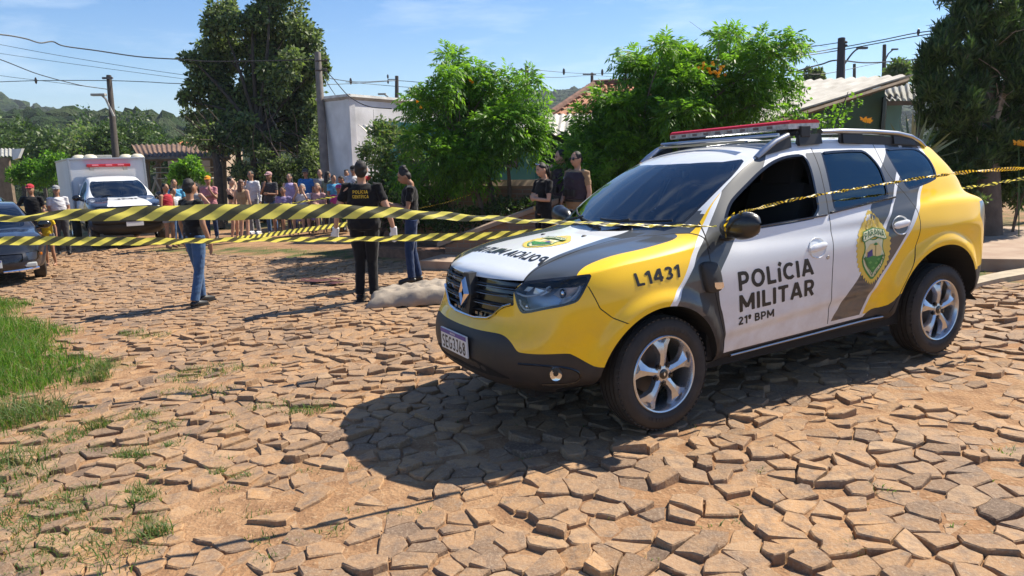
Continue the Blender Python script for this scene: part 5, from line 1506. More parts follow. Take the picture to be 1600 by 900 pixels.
def big_tree():
    r = np.random.default_rng(21); d = 26
    L = [(395, 10, 55, 45), (350, 45, 45, 35), (345, 75, 35, 30), (312, 105, 26, 24), (298, 90, 16, 14), (450, 45, 50, 40), (490, 85, 24, 34), (500, 100, 14, 26), (400, 90, 60, 45), (450, 120, 55, 45), (330, 150, 40, 34), (300, 160, 20, 24), (400, 150, 40, 36), (445, 180, 50, 45), (485, 180, 24, 50), (300, 190, 22, 18), (345, 195, 34, 22), (470, 240, 38, 40), (415, 225, 34, 24), (500, 225, 12, 40), (420, -20, 40, 25), (350, 20, 22, 25), (480, 275, 28, 28), (440, 260, 24, 22), (425, 145, 46, 40), (375, 175, 40, 30), (430, 85, 50, 40), (340, 120, 40, 34), (395, 205, 46, 24), (470, 130, 40, 40)]
    base = gpt(415, d); t = tree_at('broadleaf_tree', base, 'tall dull green tree rising behind the crowd beside the white building')
    lob = lobes_px(L, d, .9, 1.1, 3)
    # small clusters around each lobe give an uneven outline
    cl = []
    for c, R_ in lob:
        for _ in range(9):
            dd = nrm(r.normal(size=3)); cl.append((c+dd*R_*r.uniform(.35, .92), R_*r.uniform(.30, .46)))
    P, D = sample_lobes(cl, 68000, r, .3)
    V, F = leaf_quads(P, D, .155, r, .55, .35)
    foliage('crown', local(t, V), F, LM['dull'], t, r, w=[.42, .30, .28])
    tips = [c for c, R_ in lob][::1]
    mb = MB(); b0 = base
    for uu, k in ((415, 1.), (432, .8), (398, .7), (375, .6)):
        tp = pt(uu-8, 150, d); P_ = chaikin([gpt(uu, d), pt(uu+2, 280, d), pt(uu-6, 220, d), tp], 2, False); mb.tube([p-base for p in P_], list(np.linspace(.26*k, .06, len(P_))), n=8)
    mb.build('trunk', BARKD, t, smooth=True)
    limbs('branch', (0, 0, 3.0), [c-base for c in tips], .10, BARKD, t, r, twigs=1)
    # bare dead twigs low on the left
    mb = MB()
    for _ in range(26):
        a = pt(r.uniform(330, 470), r.uniform(190, 270), d-1.5); b = a+nrm(r.normal(size=3)+np.array([-.4, -.2, .3]))*r.uniform(.6, 1.8); mb.tube([a-base, (a+b)/2-base+r.normal(size=3)*.08, b-base], [.022, .015, .006], n=4)
    mb.build('dead_twig', mat('dead_wood', (.12, .09, .075), rough=.95), t)
    # neighbour on the left with a darker thin trunk
    t2 = tree_at('broadleaf_tree', gpt(345, 24), 'small dark leafless-looking tree behind the man in the orange cap')
    lob = lobes_px([(345, 225, 30, 16), (325, 205, 26, 14), (360, 215, 20, 20), (310, 220, 22, 10)], 24, .9, .4, 4); P, D = sample_lobes(lob, 2600, r, .2); V, F = leaf_quads(P, D, .13, r, .5)
    foliage('crown', local(t2, V), F, LM['dull'], t2, r); b = np.array(t2.location)
    mb = MB(); mb.tube([np.zeros(3), pt(340, 260, 24)-b, pt(333, 225, 24)-b], [.17, .14, .08], n=8)
    for _ in range(26):
        a = pt(r.uniform(325, 345), r.uniform(210, 240), 24); q = a+nrm(r.normal(size=3)+np.array([0, 0, .5]))*r.uniform(.5, 1.4); mb.tube([a-b, q-b], [.03, .008], n=4)
    mb.build('trunk', BARKD, t2, smooth=True)
big_tree()

def undergrowth():
    r = np.random.default_rng(5)
    for lab, L, d, n, key, sz in (
        ('dark shrubs filling the shade under the tall tree behind the crowd', [(380, 262, 26, 26), (425, 268, 30, 24), (455, 262, 26, 30), (492, 250, 18, 42), (400, 240, 26, 20), (470, 285, 30, 20)], 24.5, 5200, 'dull', .14),
        ('round bright green bush in front of the open shed', [(280, 262, 20, 16), (302, 258, 20, 14), (292, 276, 28, 16), (312, 275, 16, 14)], 21.5, 3400, 'yg', .12),
        ('loose pale green bush against the white building', [(590, 215, 26, 26), (575, 240, 18, 20), (612, 205, 20, 22), (605, 245, 40, 30), (640, 225, 28, 34), (625, 275, 42, 26), (590, 285, 28, 20), (655, 262, 28, 34)], 14.6, 7600, 'pale', .085),
        ('dark green bush on the far left beside the grey shack', [(45, 262, 24, 22), (70, 270, 30, 22), (30, 275, 22, 16), (85, 255, 22, 20)], 27, 4200, 'yg', .14),
    ):
        b = gpt(L[0][0], d); t = tree_at('bush', b, lab, 'bush'); lob = lobes_px(L, d, .9, .3, 7)
        cl = []
        for c, R_ in lob:
            for _ in range(6): cl.append((c+nrm(r.normal(size=3))*R_*r.uniform(.3, .85), R_*r.uniform(.35, .5)))
        P, D = sample_lobes(cl, n, r, .3); V, F = leaf_quads(P, D, sz, r, .42, .1); foliage('foliage', local(t, V), F, LM[key], t, r)
        limbs('stem', (0, 0, 0), [c-b for c, _ in lob], .03, BARKD, t, r, twigs=1, n=5)
undergrowth()

def flower_tree(L, d, base_u, label, n, seed, flowers, trunk_pts, L_=.20):
    r = np.random.default_rng(seed); b = gpt(base_u, d); t = tree_at('flowering_tree', b, label)
    lob = lobes_px(L, d, .85, .5, seed)
    cl = []
    for c, R_ in lob:
        for _ in range(8): cl.append((c+nrm(r.normal(size=3))*R_*r.uniform(.35, .92), R_*r.uniform(.30, .46)))
    P, D = sample_lobes(cl, n, r, .2); V, F = sprays(P, D, L_, r, 7, .13, .52)
    # paler leaf tones become more frequent towards the top of the crown
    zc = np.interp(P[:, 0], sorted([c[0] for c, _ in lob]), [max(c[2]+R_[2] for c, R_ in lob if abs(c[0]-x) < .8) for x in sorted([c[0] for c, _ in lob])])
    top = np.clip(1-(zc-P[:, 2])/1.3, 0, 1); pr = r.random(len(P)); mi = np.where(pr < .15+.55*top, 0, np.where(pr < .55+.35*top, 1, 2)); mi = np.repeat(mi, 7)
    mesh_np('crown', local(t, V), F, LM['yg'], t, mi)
    mb = MB()
    for k, path in enumerate(trunk_pts):
        P_ = chaikin([pt(u, v, d+dd)-b if v is not None else gpt(u, d+dd)-b for u, v, dd in path], 2, False); tr_ = MB(); tr_.tube(P_, list(np.linspace(.055, .025, len(P_))), n=8); tr_.build('trunk', BARK, t, smooth=True)
    limbs('branch', pt(trunk_pts[0][-1][0], trunk_pts[0][-1][1], d)-b, [c-b for c, _ in lob], .028, BARK, t, r, twigs=1, n=5)
    fm = mat('petal_yellow', (.80, .40, .01), rough=.5)
    for u, v, k in flowers:
        c = pt(u, v, d-.9); fb = MB()
        for _ in range(k):
            q = c+r.normal(size=3)*.055; ax = nrm(r.normal(size=3)+np.array([0, -.6, .3])); e = nrm(np.cross(ax, r.normal(size=3))); f = np.cross(ax, e); n_ = 6
            V0 = [q-ax*.03]+[q+ax*.02+(e*math.cos(w)+f*math.sin(w))*(.030 if i % 2 else .018) for i, w in enumerate(np.linspace(0, 2*math.pi, 2*n_, endpoint=False))]
            fb.add([x-b for x in V0], [(0, i+1, (i+1) % (2*n_)+1) for i in range(2*n_)])
        fb.build('flower', fm, t)
flower_tree([(707, 88, 17, 17), (703, 115, 15, 20), (735, 125, 34, 22), (765, 135, 30, 22), (800, 135, 20, 24), (832, 128, 14, 22), (690, 150, 26, 24), (660, 152, 26, 12), (740, 165, 50, 36), (800, 175, 40, 36), (838, 185, 20, 30), (650, 175, 24, 22), (700, 200, 55, 38), (770, 215, 60, 38), (830, 225, 24, 26), (655, 215, 22, 22), (690, 245, 46, 26), (750, 250, 50, 22), (640, 265, 22, 22), (690, 275, 40, 20), (655, 290, 30, 18), (735, 278, 30, 14)], 13.2, 760,
            'smaller yellow flowering tree on slanting thin stems in front of the teal house', 6200, 31, [(735, 125, 2), (655, 163, 2)],
            [[(768, None, 0), (750, 310, 0), (735, 270, 0), (722, 235, 0)], [(784, None, .1), (770, 300, .1), (758, 262, .1), (752, 230, 0)], [(776, None, -.1), (766, 310, 0), (764, 270, 0)], [(790, None, 0), (797, 300, .1), (794, 262, 0)]])
flower_tree([(978, 90, 14, 18), (1000, 105, 26, 26), (1040, 75, 20, 18), (1060, 85, 26, 20), (1095, 95, 34, 26), (1135, 58, 18, 14), (1150, 80, 30, 24), (1190, 75, 26, 22), (1220, 82, 14, 20), (1243, 62, 9, 12), (1250, 78, 8, 10), (1020, 125, 44, 34), (1080, 130, 55, 38), (1150, 130, 50, 38), (1210, 125, 28, 34), (970, 160, 42, 34), (1050, 175, 70, 40), (1130, 170, 60, 34), (1190, 160, 24, 22), (930, 195, 30, 28), (1000, 215, 70, 36), (1080, 220, 70, 30), (920, 235, 34, 26), (970, 262, 60, 26), (900, 222, 18, 20), (915, 262, 26, 20), (1010, 245, 40, 30), (930, 285, 40, 22), (985, 290, 40, 20), (900, 250, 26, 26), (955, 230, 50, 34)], 12.2, 1010,
            'larger yellow flowering tree spreading behind the patrol car', 13500, 37, [(1107, 104, 7), (1114, 107, 5), (1125, 112, 7), (1092, 102, 1)],
            [[(1010, None, 0), (1005, 300, 0), (1000, 262, 0)], [(1040, None, .3), (1060, 300, .2), (1075, 262, 0)]])

def conifer():
    r = np.random.default_rng(41); d = 11.2
    L = [(1560, -60, 60, 60), (1530, -10, 60, 45), (1500, 45, 42, 45), (1555, 50, 50, 50), (1480, 95, 40, 40), (1530, 110, 60, 50), (1580, 110, 40, 50), (1465, 145, 30, 36), (1505, 165, 56, 40), (1560, 175, 50, 46), (1600, 170, 40, 40), (1480, 185, 36, 26), (1540, 215, 46, 26), (1600, 40, 40, 60), (1500, 220, 50, 26), (1575, 230, 50, 30), (1452, 125, 20, 40), (1535, 250, 40, 20)]
    b = gpt(1545, d); t = tree_at('cypress_tree', b, 'dense dark cypress tree towering over the garden at the right edge')
    lob = lobes_px(L, d, 1.0, .3, 5); cl = []
    for c, R_ in lob:
        for _ in range(16):
            q = c+nrm(r.normal(size=3))*R_*r.uniform(.3, .95); cl.append((q, R_*np.array([.20, .20, .36])*r.uniform(.8, 1.3)))
    P, D = sample_lobes(cl, 64000, r, .12); D = nrm(D*.5+np.array([0, 0, 1.1])); n = len(P)
    V, F = leaf_quads(P, D, .135, r, .16, -.6); foliage('crown', local(t, V), F, LM['dark'], t, r, w=[.4, .28, .32])
    mb = MB(); mb.tube([np.zeros(3), pt(1545, 280, d)-b, pt(1540, 150, d)-b, pt(1545, -40, d)-b], [.20, .16, .12, .05], n=10); mb.build('trunk', BARK, t, smooth=True)
    limbs('branch', pt(1545, 230, d)-b, [c-b for c, _ in lob], .05, BARKL, t, r, twigs=3, n=5)
    # second, looser tree at the right edge
    t = tree_at('broadleaf_tree', gpt(1625, 13.5), 'paler bushy tree showing behind the cypress at the right edge'); b = np.array(t.location)
    lob = lobes_px([(1592, 20, 18, 24), (1600, 60, 16, 30), (1592, 100, 14, 26), (1625, 60, 40, 80), (1620, 160, 30, 50)], 13.5, .9, .3, 6); P, D = sample_lobes(lob, 5200, r, .3); V, F = leaf_quads(P, D, .10, r, .4); foliage('crown', local(t, V), F, LM['pale'], t, r)
    limbs('trunk', (0, 0, 0), [c-b for c, _ in lob], .06, BARK, t, r, twigs=1)
conifer()

def garden():
    r = np.random.default_rng(51)
    # spiky plant
    d = 10.6; b = gpt(1435, d); t = tree_at('agave_plant', b, 'tall spiky sword-leaved plant behind the tail of the patrol car', 'plant'); M_ = [mat('agave_leaf', (.13, .17, .07), rough=.5, noise=(8, .3)), mat('agave_leaf_pale', (.20, .22, .12), rough=.5)]
    for k, (du, dv) in enumerate([(-35, -58), (-22, -68), (-10, -75), (2, -78), (14, -74), (6, -62), (26, -68), (40, -62), (52, -55), (-46, -38), (66, -44), (60, -30), (78, -34), (-52, -20), (34, -50), (20, -55), (86, -14), (-28, -48)]):
        root = pt(1425+du*.12, 255, d+r.uniform(-.2, .2)); tip = pt(1425+du*.95, 245+dv, d+r.uniform(-.5, .5)); ax = tip-root; l = np.linalg.norm(ax); sdv = nrm(np.cross(ax, np.array([0, 1., 0])+r.normal(size=3)*.3)); V = []; 
        mb = MB(); nseg = 7
        for i in range(nseg+1):
            s = i/nseg; c = root+ax*s+np.array([0, 0, -.06*s*s*l]); w = .030*(1-s)**.55*(1 if s > .1 else .8)+.001; u_ = nrm(np.cross(sdv, ax)); V += [c-sdv*w-b, c+u_*w*.45-b, c+sdv*w-b]
        F = []
        for i in range(nseg): 
            for j in range(2): F.append((i*3+j, i*3+j+1, i*3+j+4, i*3+j+3))
            F.append((i*3+2, i*3, i*3+3, i*3+5))
        mb.add(V, F); mb.build('leaf', M_[k % 2], t, smooth=True)
    st = MB(); st.tube([np.zeros(3), pt(1425, 258, d)-b], [.09, .07], n=8); st.build('stem', BARK, t)
    # shaded shrubs under the cypress, and the hedge behind the low wall
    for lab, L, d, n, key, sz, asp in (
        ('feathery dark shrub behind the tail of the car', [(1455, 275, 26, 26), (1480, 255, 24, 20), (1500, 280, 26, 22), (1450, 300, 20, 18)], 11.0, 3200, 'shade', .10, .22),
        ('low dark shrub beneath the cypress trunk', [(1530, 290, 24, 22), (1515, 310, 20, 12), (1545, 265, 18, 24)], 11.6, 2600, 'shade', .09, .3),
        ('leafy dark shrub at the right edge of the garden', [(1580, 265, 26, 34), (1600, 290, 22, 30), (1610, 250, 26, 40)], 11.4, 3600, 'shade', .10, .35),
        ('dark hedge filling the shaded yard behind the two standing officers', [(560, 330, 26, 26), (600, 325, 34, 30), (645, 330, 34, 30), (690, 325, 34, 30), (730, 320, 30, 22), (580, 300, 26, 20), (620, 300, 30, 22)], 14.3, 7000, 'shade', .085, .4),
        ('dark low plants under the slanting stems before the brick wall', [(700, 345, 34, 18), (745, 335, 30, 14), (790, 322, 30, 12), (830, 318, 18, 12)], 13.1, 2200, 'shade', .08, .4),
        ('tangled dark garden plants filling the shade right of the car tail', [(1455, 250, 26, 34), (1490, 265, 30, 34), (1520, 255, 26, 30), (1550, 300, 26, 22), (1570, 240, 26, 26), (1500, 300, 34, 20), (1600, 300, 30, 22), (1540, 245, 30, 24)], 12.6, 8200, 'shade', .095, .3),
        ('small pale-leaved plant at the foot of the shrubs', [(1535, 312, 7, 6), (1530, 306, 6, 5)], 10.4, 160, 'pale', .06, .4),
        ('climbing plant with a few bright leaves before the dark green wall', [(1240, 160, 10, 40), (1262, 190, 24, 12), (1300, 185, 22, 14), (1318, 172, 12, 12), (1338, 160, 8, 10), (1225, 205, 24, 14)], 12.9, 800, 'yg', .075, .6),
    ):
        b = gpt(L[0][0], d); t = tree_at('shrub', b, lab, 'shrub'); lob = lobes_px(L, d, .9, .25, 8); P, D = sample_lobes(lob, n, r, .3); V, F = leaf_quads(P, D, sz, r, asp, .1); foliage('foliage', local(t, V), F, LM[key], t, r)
        limbs('stem', (0, 0, 0), [c-b for c, _ in lob], .018, BARK, t, r, twigs=1, n=5)
    for lab, u, v, d, k in (('yellow lily blooms just above the rear of the car roof', 1352, 189, 10.2, 4), ('orange-yellow blooms at the right edge under the cypress', 1592, 224, 10.8, 7)):
        b = gpt(u, d); t = tree_at('lily_plant', b, lab, 'flower'); mb = MB(); c = pt(u, v, d)
        for _ in range(k):
            q = c+r.normal(size=3)*np.array([.035, .03, .014])
            for w in np.linspace(0, 2*math.pi, 6, endpoint=False):
                e = np.array([math.cos(w), .5*math.sin(w)-.4, .45*math.sin(w)]); e = nrm(e); s = nrm(np.cross(e, np.array([0, 1, .2]))); mb.add([x-b for x in (q, q+e*.035+s*.014, q+e*.07, q+e*.035-s*.014)], [(0, 1, 2, 3)])
        mb.build('bloom', mat('petal_orange', (.85, .42, .02), rough=.5), t)
        mb = MB(); mb.tube([np.zeros(3), (c-b)*np.array([.6, .6, .6]), c-b], [.008, .007, .005], n=5); mb.build('stem', mat('green_stem', (.06, .12, .03), rough=.7), t)
garden()

# --- trees in the middle distance, each a tree of its own
def mid_trees():
    r = np.random.default_rng(61)
    rows = [  # column, top row, half width px, distance, key, label bits
     (20, 175, 45, 62, 'yg', 'dull round tree on the far left slope'), (75, 205, 40, 40, 'yg', 'light green tree behind the far left bush'), (130, 190, 42, 42, 'pale', 'pale green tree rising behind the white box truck'),
     (170, 195, 36, 40, 'yg', 'bright green tree behind the left end of the truck box'), (205, 165, 55, 66, 'yg', 'wide green tree behind the leaning power pole'), (255, 200, 45, 58, 'yg', 'green tree between the power pole and the tall tree'),
     (150, 160, 50, 90, 'shade', 'dark tree crown high on the slope above the truck'), (110, 175, 45, 84, 'pale', 'pale tree crown on the slope left of the power pole'), (55, 190, 40, 74, 'shade', 'dark tree crown on the slope at the left'), (280, 215, 34, 50, 'shade', 'dark tree left of the tall tree trunk'), (-10, 215, 40, 44, 'yg', 'green tree cut by the left edge of the picture'), (240, 185, 40, 92, 'shade', 'dark tree crown on the hillside beside the tall tree'),
     (1270, 106, 20, 46, 'dull', 'small round tree top above the white roof'), (1405, 86, 26, 32, 'pale', 'round pale tree beyond the white roof near the street lamp'), (1440, 96, 16, 34, 'pale', 'small pale tree touching the cypress'),
    ]
    for u, v, hw, d, key, lab in rows:
        g = gpt(u, min(d, 60)); top = pt(u, v, d)
        gzv = gz1(top[0], top[1])+float(terrain_far(top[0], top[1])*sm(35, 70, math.hypot(top[0], top[1])))-.05; b = np.array([top[0], top[1], gzv]); t = tree_at('broadleaf_tree', b, lab, 'tree', 'trees on the slope')
        h = top[2]-gzv; rad = hw*d/FPX; cl = []
        ch = min(h*.8, rad*2.2)
        for _ in range(26):
            dd = nrm(r.normal(size=3)); cl.append((np.array([top[0], top[1], top[2]-ch*.52])+dd*np.array([rad, rad, ch*.5])*r.uniform(.3, .78), np.array([rad, rad, ch*.5])*r.uniform(.24, .38)))
        n = int(3800*min(1, 60/d)*1.0); P, D = sample_lobes(cl, n, r, .4); V, F = leaf_quads(P, D, .30*max(.55, d/60), r, .6, .1); foliage('crown', V-b, F, LM['mid' if key == 'yg' else key], t, r)
        mb = MB(); mb.tube([np.array([0, 0, -.3]), np.array([.1, 0, h*.5]), np.array([0, 0, h*.8])], [.22, .16, .06], n=6); mb.build('trunk', BARKD, t)
mid_trees()

def far_forest():
    """woods covering the far hills: one mass"""
    r = np.random.default_rng(71)
    bm = bmesh.new(); bmesh.ops.create_icosphere(bm, subdivisions=2, radius=1); B = np.array([v.co[:] for v in bm.verts]); BF = np.array([[v.index for v in f.verts] for f in bm.faces]); bm.free()
    n = 9500; u = r.uniform(-120, 1720, n); dist = np.exp(r.uniform(np.log(80), np.log(900), n)); dist = np.where(r.random(n) < .45, r.uniform(330, 880, n), dist); VV = []; FF = []; MI = []; k = 0
    for i in range(n):
        d = dist[i]; x = (u[i]-800)/FPX*d; y = d*1.01
        if u[i] > 540 and d < 300: continue
        # clearings: meadows high on the hill
        a = math.atan2(x, y); 
        if 560 < d < 640 and -.62 < a < -.45: continue
        if 640 < d < 700 and -.50 < a < -.36: continue
        z = gz1(x, y)+float(terrain_far(x, y)); s = r.uniform(2.6, 5.0)*(1.0 if d > 150 else .8)
        nn = 1+.22*np.sin(B*r.uniform(3, 6)+r.uniform(0, 6)).sum(1)*.6+r.normal(size=len(B))*.10
        VV.append(B*nn[:, None]*s*np.array([1, 1, .85])+np.array([x, y, z+s*.35])); FF.append(BF+k*len(B)); MI.append(np.full(len(BF), r.integers(0, 4))); k += 1
    def wood(name, col):
        return mat(name, col, rough=.9, noise=(1.6, .0, tuple(c*.35 for c in col)), bump=(2.2, 1.0, .8), spec=.1)
    ms = [wood('wood_a', (.040, .072, .022)), wood('wood_b', (.055, .090, .025)), wood('wood_c', (.030, .055, .022)), wood('wood_d', (.06, .085, .035))]
    o = mesh_np('far_woods', np.concatenate(VV), np.concatenate(FF), ms, None, np.concatenate(MI), smooth=False); tag(o, 'dark green woods covering the distant hills', kind='stuff')
far_forest()
# ---------------------------------------------------------------- buildings
M_WW = mat('white_render', (.76, .76, .77), rough=.9, noise=(1.2, .0, (.50, .50, .50)), bump=(14, .3, .01))
M_TEAL = mat('teal_render', (.10, .30, .26), rough=.85, noise=(1.0, .0, (.07, .22, .19)), bump=(18, .3, .006))
M_DGR = mat('dark_green_render', (.075, .135, .085), rough=.9, noise=(1.5, .0, (.055, .10, .065)))
M_FIB = mat('fibre_cement', (.58, .55, .49), rough=.9, noise=(2.5, .0, (.40, .37, .32)), bump=(12, .3, .01))
M_FIBG = mat('fibre_cement_grey', (.36, .36, .33), rough=.9, noise=(2.5, .0, (.22, .22, .20)))
M_CLAY = mat('clay_tile', (.42, .17, .085), rough=.85, noise=(3.5, .0, (.24, .12, .075)), bump=(12, .5, .01))
M_WOOD = mat('old_wood', (.22, .16, .11), rough=.9, noise=(5, .4), bump=(20, .5, .01))
M_GLD = mat('window_dark', (.015, .02, .022), rough=.15)
M_MET = mat('grey_iron', (.10, .10, .11), rough=.6, metal=.3)
def brick_mat():
    m = bpy.data.materials.new('brick'); m.use_nodes = True; nt = m.node_tree; N = nt.nodes; L = nt.links; b = N['Principled BSDF']
    at = N.new('ShaderNodeUVMap'); br = N.new('ShaderNodeTexBrick'); br.inputs['Scale'].default_value = 1; br.inputs['Brick Width'].default_value = .24; br.inputs['Row Height'].default_value = .085; br.inputs['Mortar Size'].default_value = .010
    br.inputs['Color1'].default_value = (.34, .155, .085, 1); br.inputs['Color2'].default_value = (.25, .125, .075, 1); br.inputs['Mortar'].default_value = (.26, .22, .18, 1)
    L.new(at.outputs[0], br.inputs['Vector']); tn = N.new('ShaderNodeTexNoise'); tn.inputs['Scale'].default_value = 3; tc = N.new('ShaderNodeTexCoord'); L.new(tc.outputs['Object'], tn.inputs['Vector'])
    mx = N.new('ShaderNodeMix'); mx.data_type = 'RGBA'; L.new(tn.outputs['Fac'], mx.inputs[0]); L.new(br.outputs['Color'], mx.inputs[6]); mx.inputs[7].default_value = (.20, .14, .10, 1); L.new(mx.outputs[2], b.inputs['Base Color'])
    bp = N.new('ShaderNodeBump'); bp.inputs['Strength'].default_value = .8; bp.inputs['Distance'].default_value = .01; bp.invert = True; L.new(br.outputs['Fac'], bp.inputs['Height']); L.new(bp.outputs[0], b.inputs['Normal']); b.inputs['Roughness'].default_value = .9
    return m
M_BRICK = brick_mat()
def wall_slab(name, A, B, zb, za, zc, th, m, parent, org, uv=False, drop=.3):
    """upright slab from plan point A to B; bottom follows zb, top heights za (at A) and zc (at B)"""
    A = np.array(A[:2], float); B = np.array(B[:2], float); d = nrm(B-A); n = np.array([-d[1], d[0]])
    if n[1] < 0: n = -n
    V = []
    for p, z in ((A, za), (B, zc)):
        for o in (0, th):
            q = p+n*o; V += [(q[0], q[1], zb-drop), (q[0], q[1], z)]
    V = np.array(V)-np.array(org); F = [(0, 4, 5, 1), (2, 3, 7, 6), (0, 1, 3, 2), (4, 6, 7, 5), (1, 5, 7, 3), (0, 2, 6, 4)]
    o = mesh_np(name, V, F, m, parent)
    if uv:
        l = o.data.uv_layers.new(name='UVMap'); ln = np.linalg.norm(B-A)
        for poly in o.data.polygons:
            for li in poly.loop_indices:
                v = o.data.vertices[o.data.loops[li].vertex_index].co; q = np.array([v.x+org[0], v.y+org[1]]); l.data[li].uv = ((q-A)@d+(q-A)@n, v.z+org[2])
    return o
def roof_sheet(name, quad, amp, pitch, m, parent, org, th=.02, along=0, ragged=0):
    """corrugated sheet on the four corners (ridge left, ridge right, eave right, eave left); waves run down the slope"""
    q = [np.array(p, float) for p in quad]; wid = np.linalg.norm(q[1]-q[0]); n = int(wid/pitch*6); mrow = 5; nn = nrm(np.cross(q[1]-q[0], q[3]-q[0])); nn = nn if nn[2] > 0 else -nn
    V = []; rnd = random.Random(4)
    for s in (0, 1):
        for i in range(n+1):
            a = i/n; w = amp*math.cos(2*math.pi*a*wid/pitch)
            for j in range(mrow+1):
                b = j/mrow; p = (q[0]*(1-a)+q[1]*a)*(1-b)+(q[3]*(1-a)+q[2]*a)*b; V.append(p+nn*(w-(th if s else 0)+.012*(j % 2))-np.array(org))
    k = (n+1)*(mrow+1); F = []
    for i in range(n):
        for j in range(mrow):
            a = i*(mrow+1)+j; f = (a, a+mrow+1, a+mrow+2, a+1); F.append(f); F.append(tuple(x+k for x in f[::-1]))
        for j in (0, mrow): a = i*(mrow+1)+j; F.append((a, a+mrow+1, a+mrow+1+k, a+k))
    for i in (0, n):
        for j in range(mrow): a = i*(mrow+1)+j; F.append((a, a+1, a+1+k, a+k))
    o = mesh_np(name, V, F, m, parent); return o

def white_building():
    d0 = 23.; A = gpt(509, d0+.6); B = gpt(556, d0-.6); C_ = gpt(690, d0+2.4)
    zt = pt(532, 158, d0)[2]; t = empty('white_building', A); tag(t, 'plain windowless white rendered building beside the wooden pole', 'building')
    wall_slab('wall', A, B, A[2], zt, zt+.0, .2, M_WW, t, A); wall_slab('wall', B, C_, B[2], zt+.003, pt(690, 166, d0+2.4)[2], .2, M_WW, t, A)
    c = MB(); 
    for P, Q, z1, z2 in ((A, B, zt, zt), (B, C_, zt, pt(690, 166, d0+2.4)[2])):
        P_ = np.array([P[0], P[1], z1+.04])-A; Q_ = np.array([Q[0], Q[1], z2+.04])-A; dv = nrm(Q_-P_); c.tube([P_-dv*.05, Q_+dv*.05], .085, n=4)
    c.build('parapet', mat('parapet_grey', (.42, .41, .39), rough=.95, noise=(4, .4)), t)
    r = MB(); D_ = A+(C_-B); r.add([np.array([p[0], p[1], zt-.25])-A for p in (A+[.2, .3, 0], B+[0, .3, 0], C_+[-.2, 0, 0], D_)], [(0, 1, 2, 3)]); r.build('flat_roof', M_FIBG, t)
    h = MB(); p = pt(531, 204, d0-.05); h.lathe([(0, 0), (.06, 0), (.06, .03)], c=p-A, axis='y', n=12); h.build('vent_hole', M_GLD, t)
white_building()

def teal_house():
    d = 16.2; A = gpt(596, d+2.2); B = gpt(836, d); C1 = gpt(905, d+1.3); C2 = gpt(1010, d+.9); zt = pt(836, 205, d)[2]
    t = empty('teal_house', B); tag(t, 'low teal house with white sheet eaves and clay tiled ridge behind the officers', 'house')
    o = B; wall_slab('wall', A, B, B[2], zt+.35, zt, .2, M_TEAL, t, o)
    Bb = B+np.array([.25, 1.5, 0]); wall_slab('wall', B+np.array([.12, .205, 0]), Bb, B[2], zt, zt, .18, M_DGR, t, o); wall_slab('wall', Bb, C2, B[2], zt, zt, .2, mat('porch_shade_teal', (.055, .13, .11), rough=.9), t, o)  # shade of the recessed porch is put into a darker teal
    # windows with frames, set proud of the wall
    dv = nrm((B-A)[:2]); nv = np.array([dv[1], -dv[0]]); 
    def window(u, v0, v1, w):
        c = gpt(u, d); k = ((c-A)[:2]@dv); p = A[:2]+dv*k; z0, z1 = pt(u, v1, d)[2], pt(u, v0, d)[2]; f = MB(); fr = .06
        def bx(a0, a1, b0, b1, off, th, mb):
            V = []
            for a in (a0, a1):
                for o_ in (off, off+th):
                    for b in (b0, b1): q = p+dv*a+nv*o_; V.append(np.array([q[0], q[1], b])-o)
            mb.add(V, [(0, 1, 3, 2), (4, 6, 7, 5), (0, 4, 5, 1), (2, 3, 7, 6), (0, 2, 6, 4), (1, 5, 7, 3)])
        bx(-w/2, w/2, z1-fr, z1, .003, .05, f); bx(-w/2, w/2, z0, z0+fr, .003, .05, f); bx(-w/2, -w/2+fr, z0+fr, z1-fr, .003, .05, f); bx(w/2-fr, w/2, z0+fr, z1-fr, .003, .05, f); bx(-.02, .02, z0+fr, z1-fr, .003, .05, f)
        win = f.build('window', mat('window_frame', (.12, .10, .09), rough=.7), t); g = MB(); bx(-w/2+fr, w/2-fr, z0+fr, z1-fr, .002, .012, g); g.build('pane', M_GLD, win)
    window(752, 222, 262, 1.25); window(662, 218, 260, 1.1)
    # fibre-cement eave sheets and clay tiled upper roof
    rs = [pt(858, 179, 18.4), pt(1050, 176, 18.4), pt(1050, 210, 15.8), pt(852, 211, 15.8)]; roof_sheet('roof', rs, .022, .177, M_FIB, t, o)
    rs = [pt(560, 196, 19.5), pt(858, 181, 18.4), pt(852, 211, 15.8), pt(590, 222, 17.6)]; roof_sheet('roof', rs, .022, .177, M_FIB, t, o)
    rs = [pt(928, 133, 21.5), pt(1075, 126, 21.5), pt(1075, 178, 18.6), pt(858, 180, 18.6)]; cr_ = roof_sheet('tiled_roof', rs, .045, .21, M_CLAY, t, o)
    q = [np.array(x) for x in rs]; mb = MB()
    nn = nrm(np.cross(q[1]-q[0], q[3]-q[0])); nn = nn if nn[2] > 0 else -nn
    for j in range(1, 8):                                       # overlapping courses
        b = j/8; L0 = q[0]*(1-b)+q[3]*b; R0 = q[1]*(1-b)+q[2]*b; n = int(np.linalg.norm(R0-L0)/.21)
        for i in range(n):
            c = L0+(R0-L0)*((i+.0)/n)+nn*.052; e = nrm(q[3]-q[0]); mb.tube([c, c+e*.10], [.052, .056], n=6)
    mb.V = [tuple(np.array(v)-o) for v in mb.V]; mb.build('tile_course', M_CLAY, cr_)
    mb = MB(); mb.tube([pt(926, 131, 21.4)-o, pt(1078, 124, 21.4)-o], .11, n=8); mb.tube([pt(928, 131, 21.4)-o, pt(857, 179, 18.5)-o], .09, n=8); mb.build('ridge', mat('ridge_tile', (.20, .10, .07), rough=.9, noise=(6, .5)), t)
teal_house()

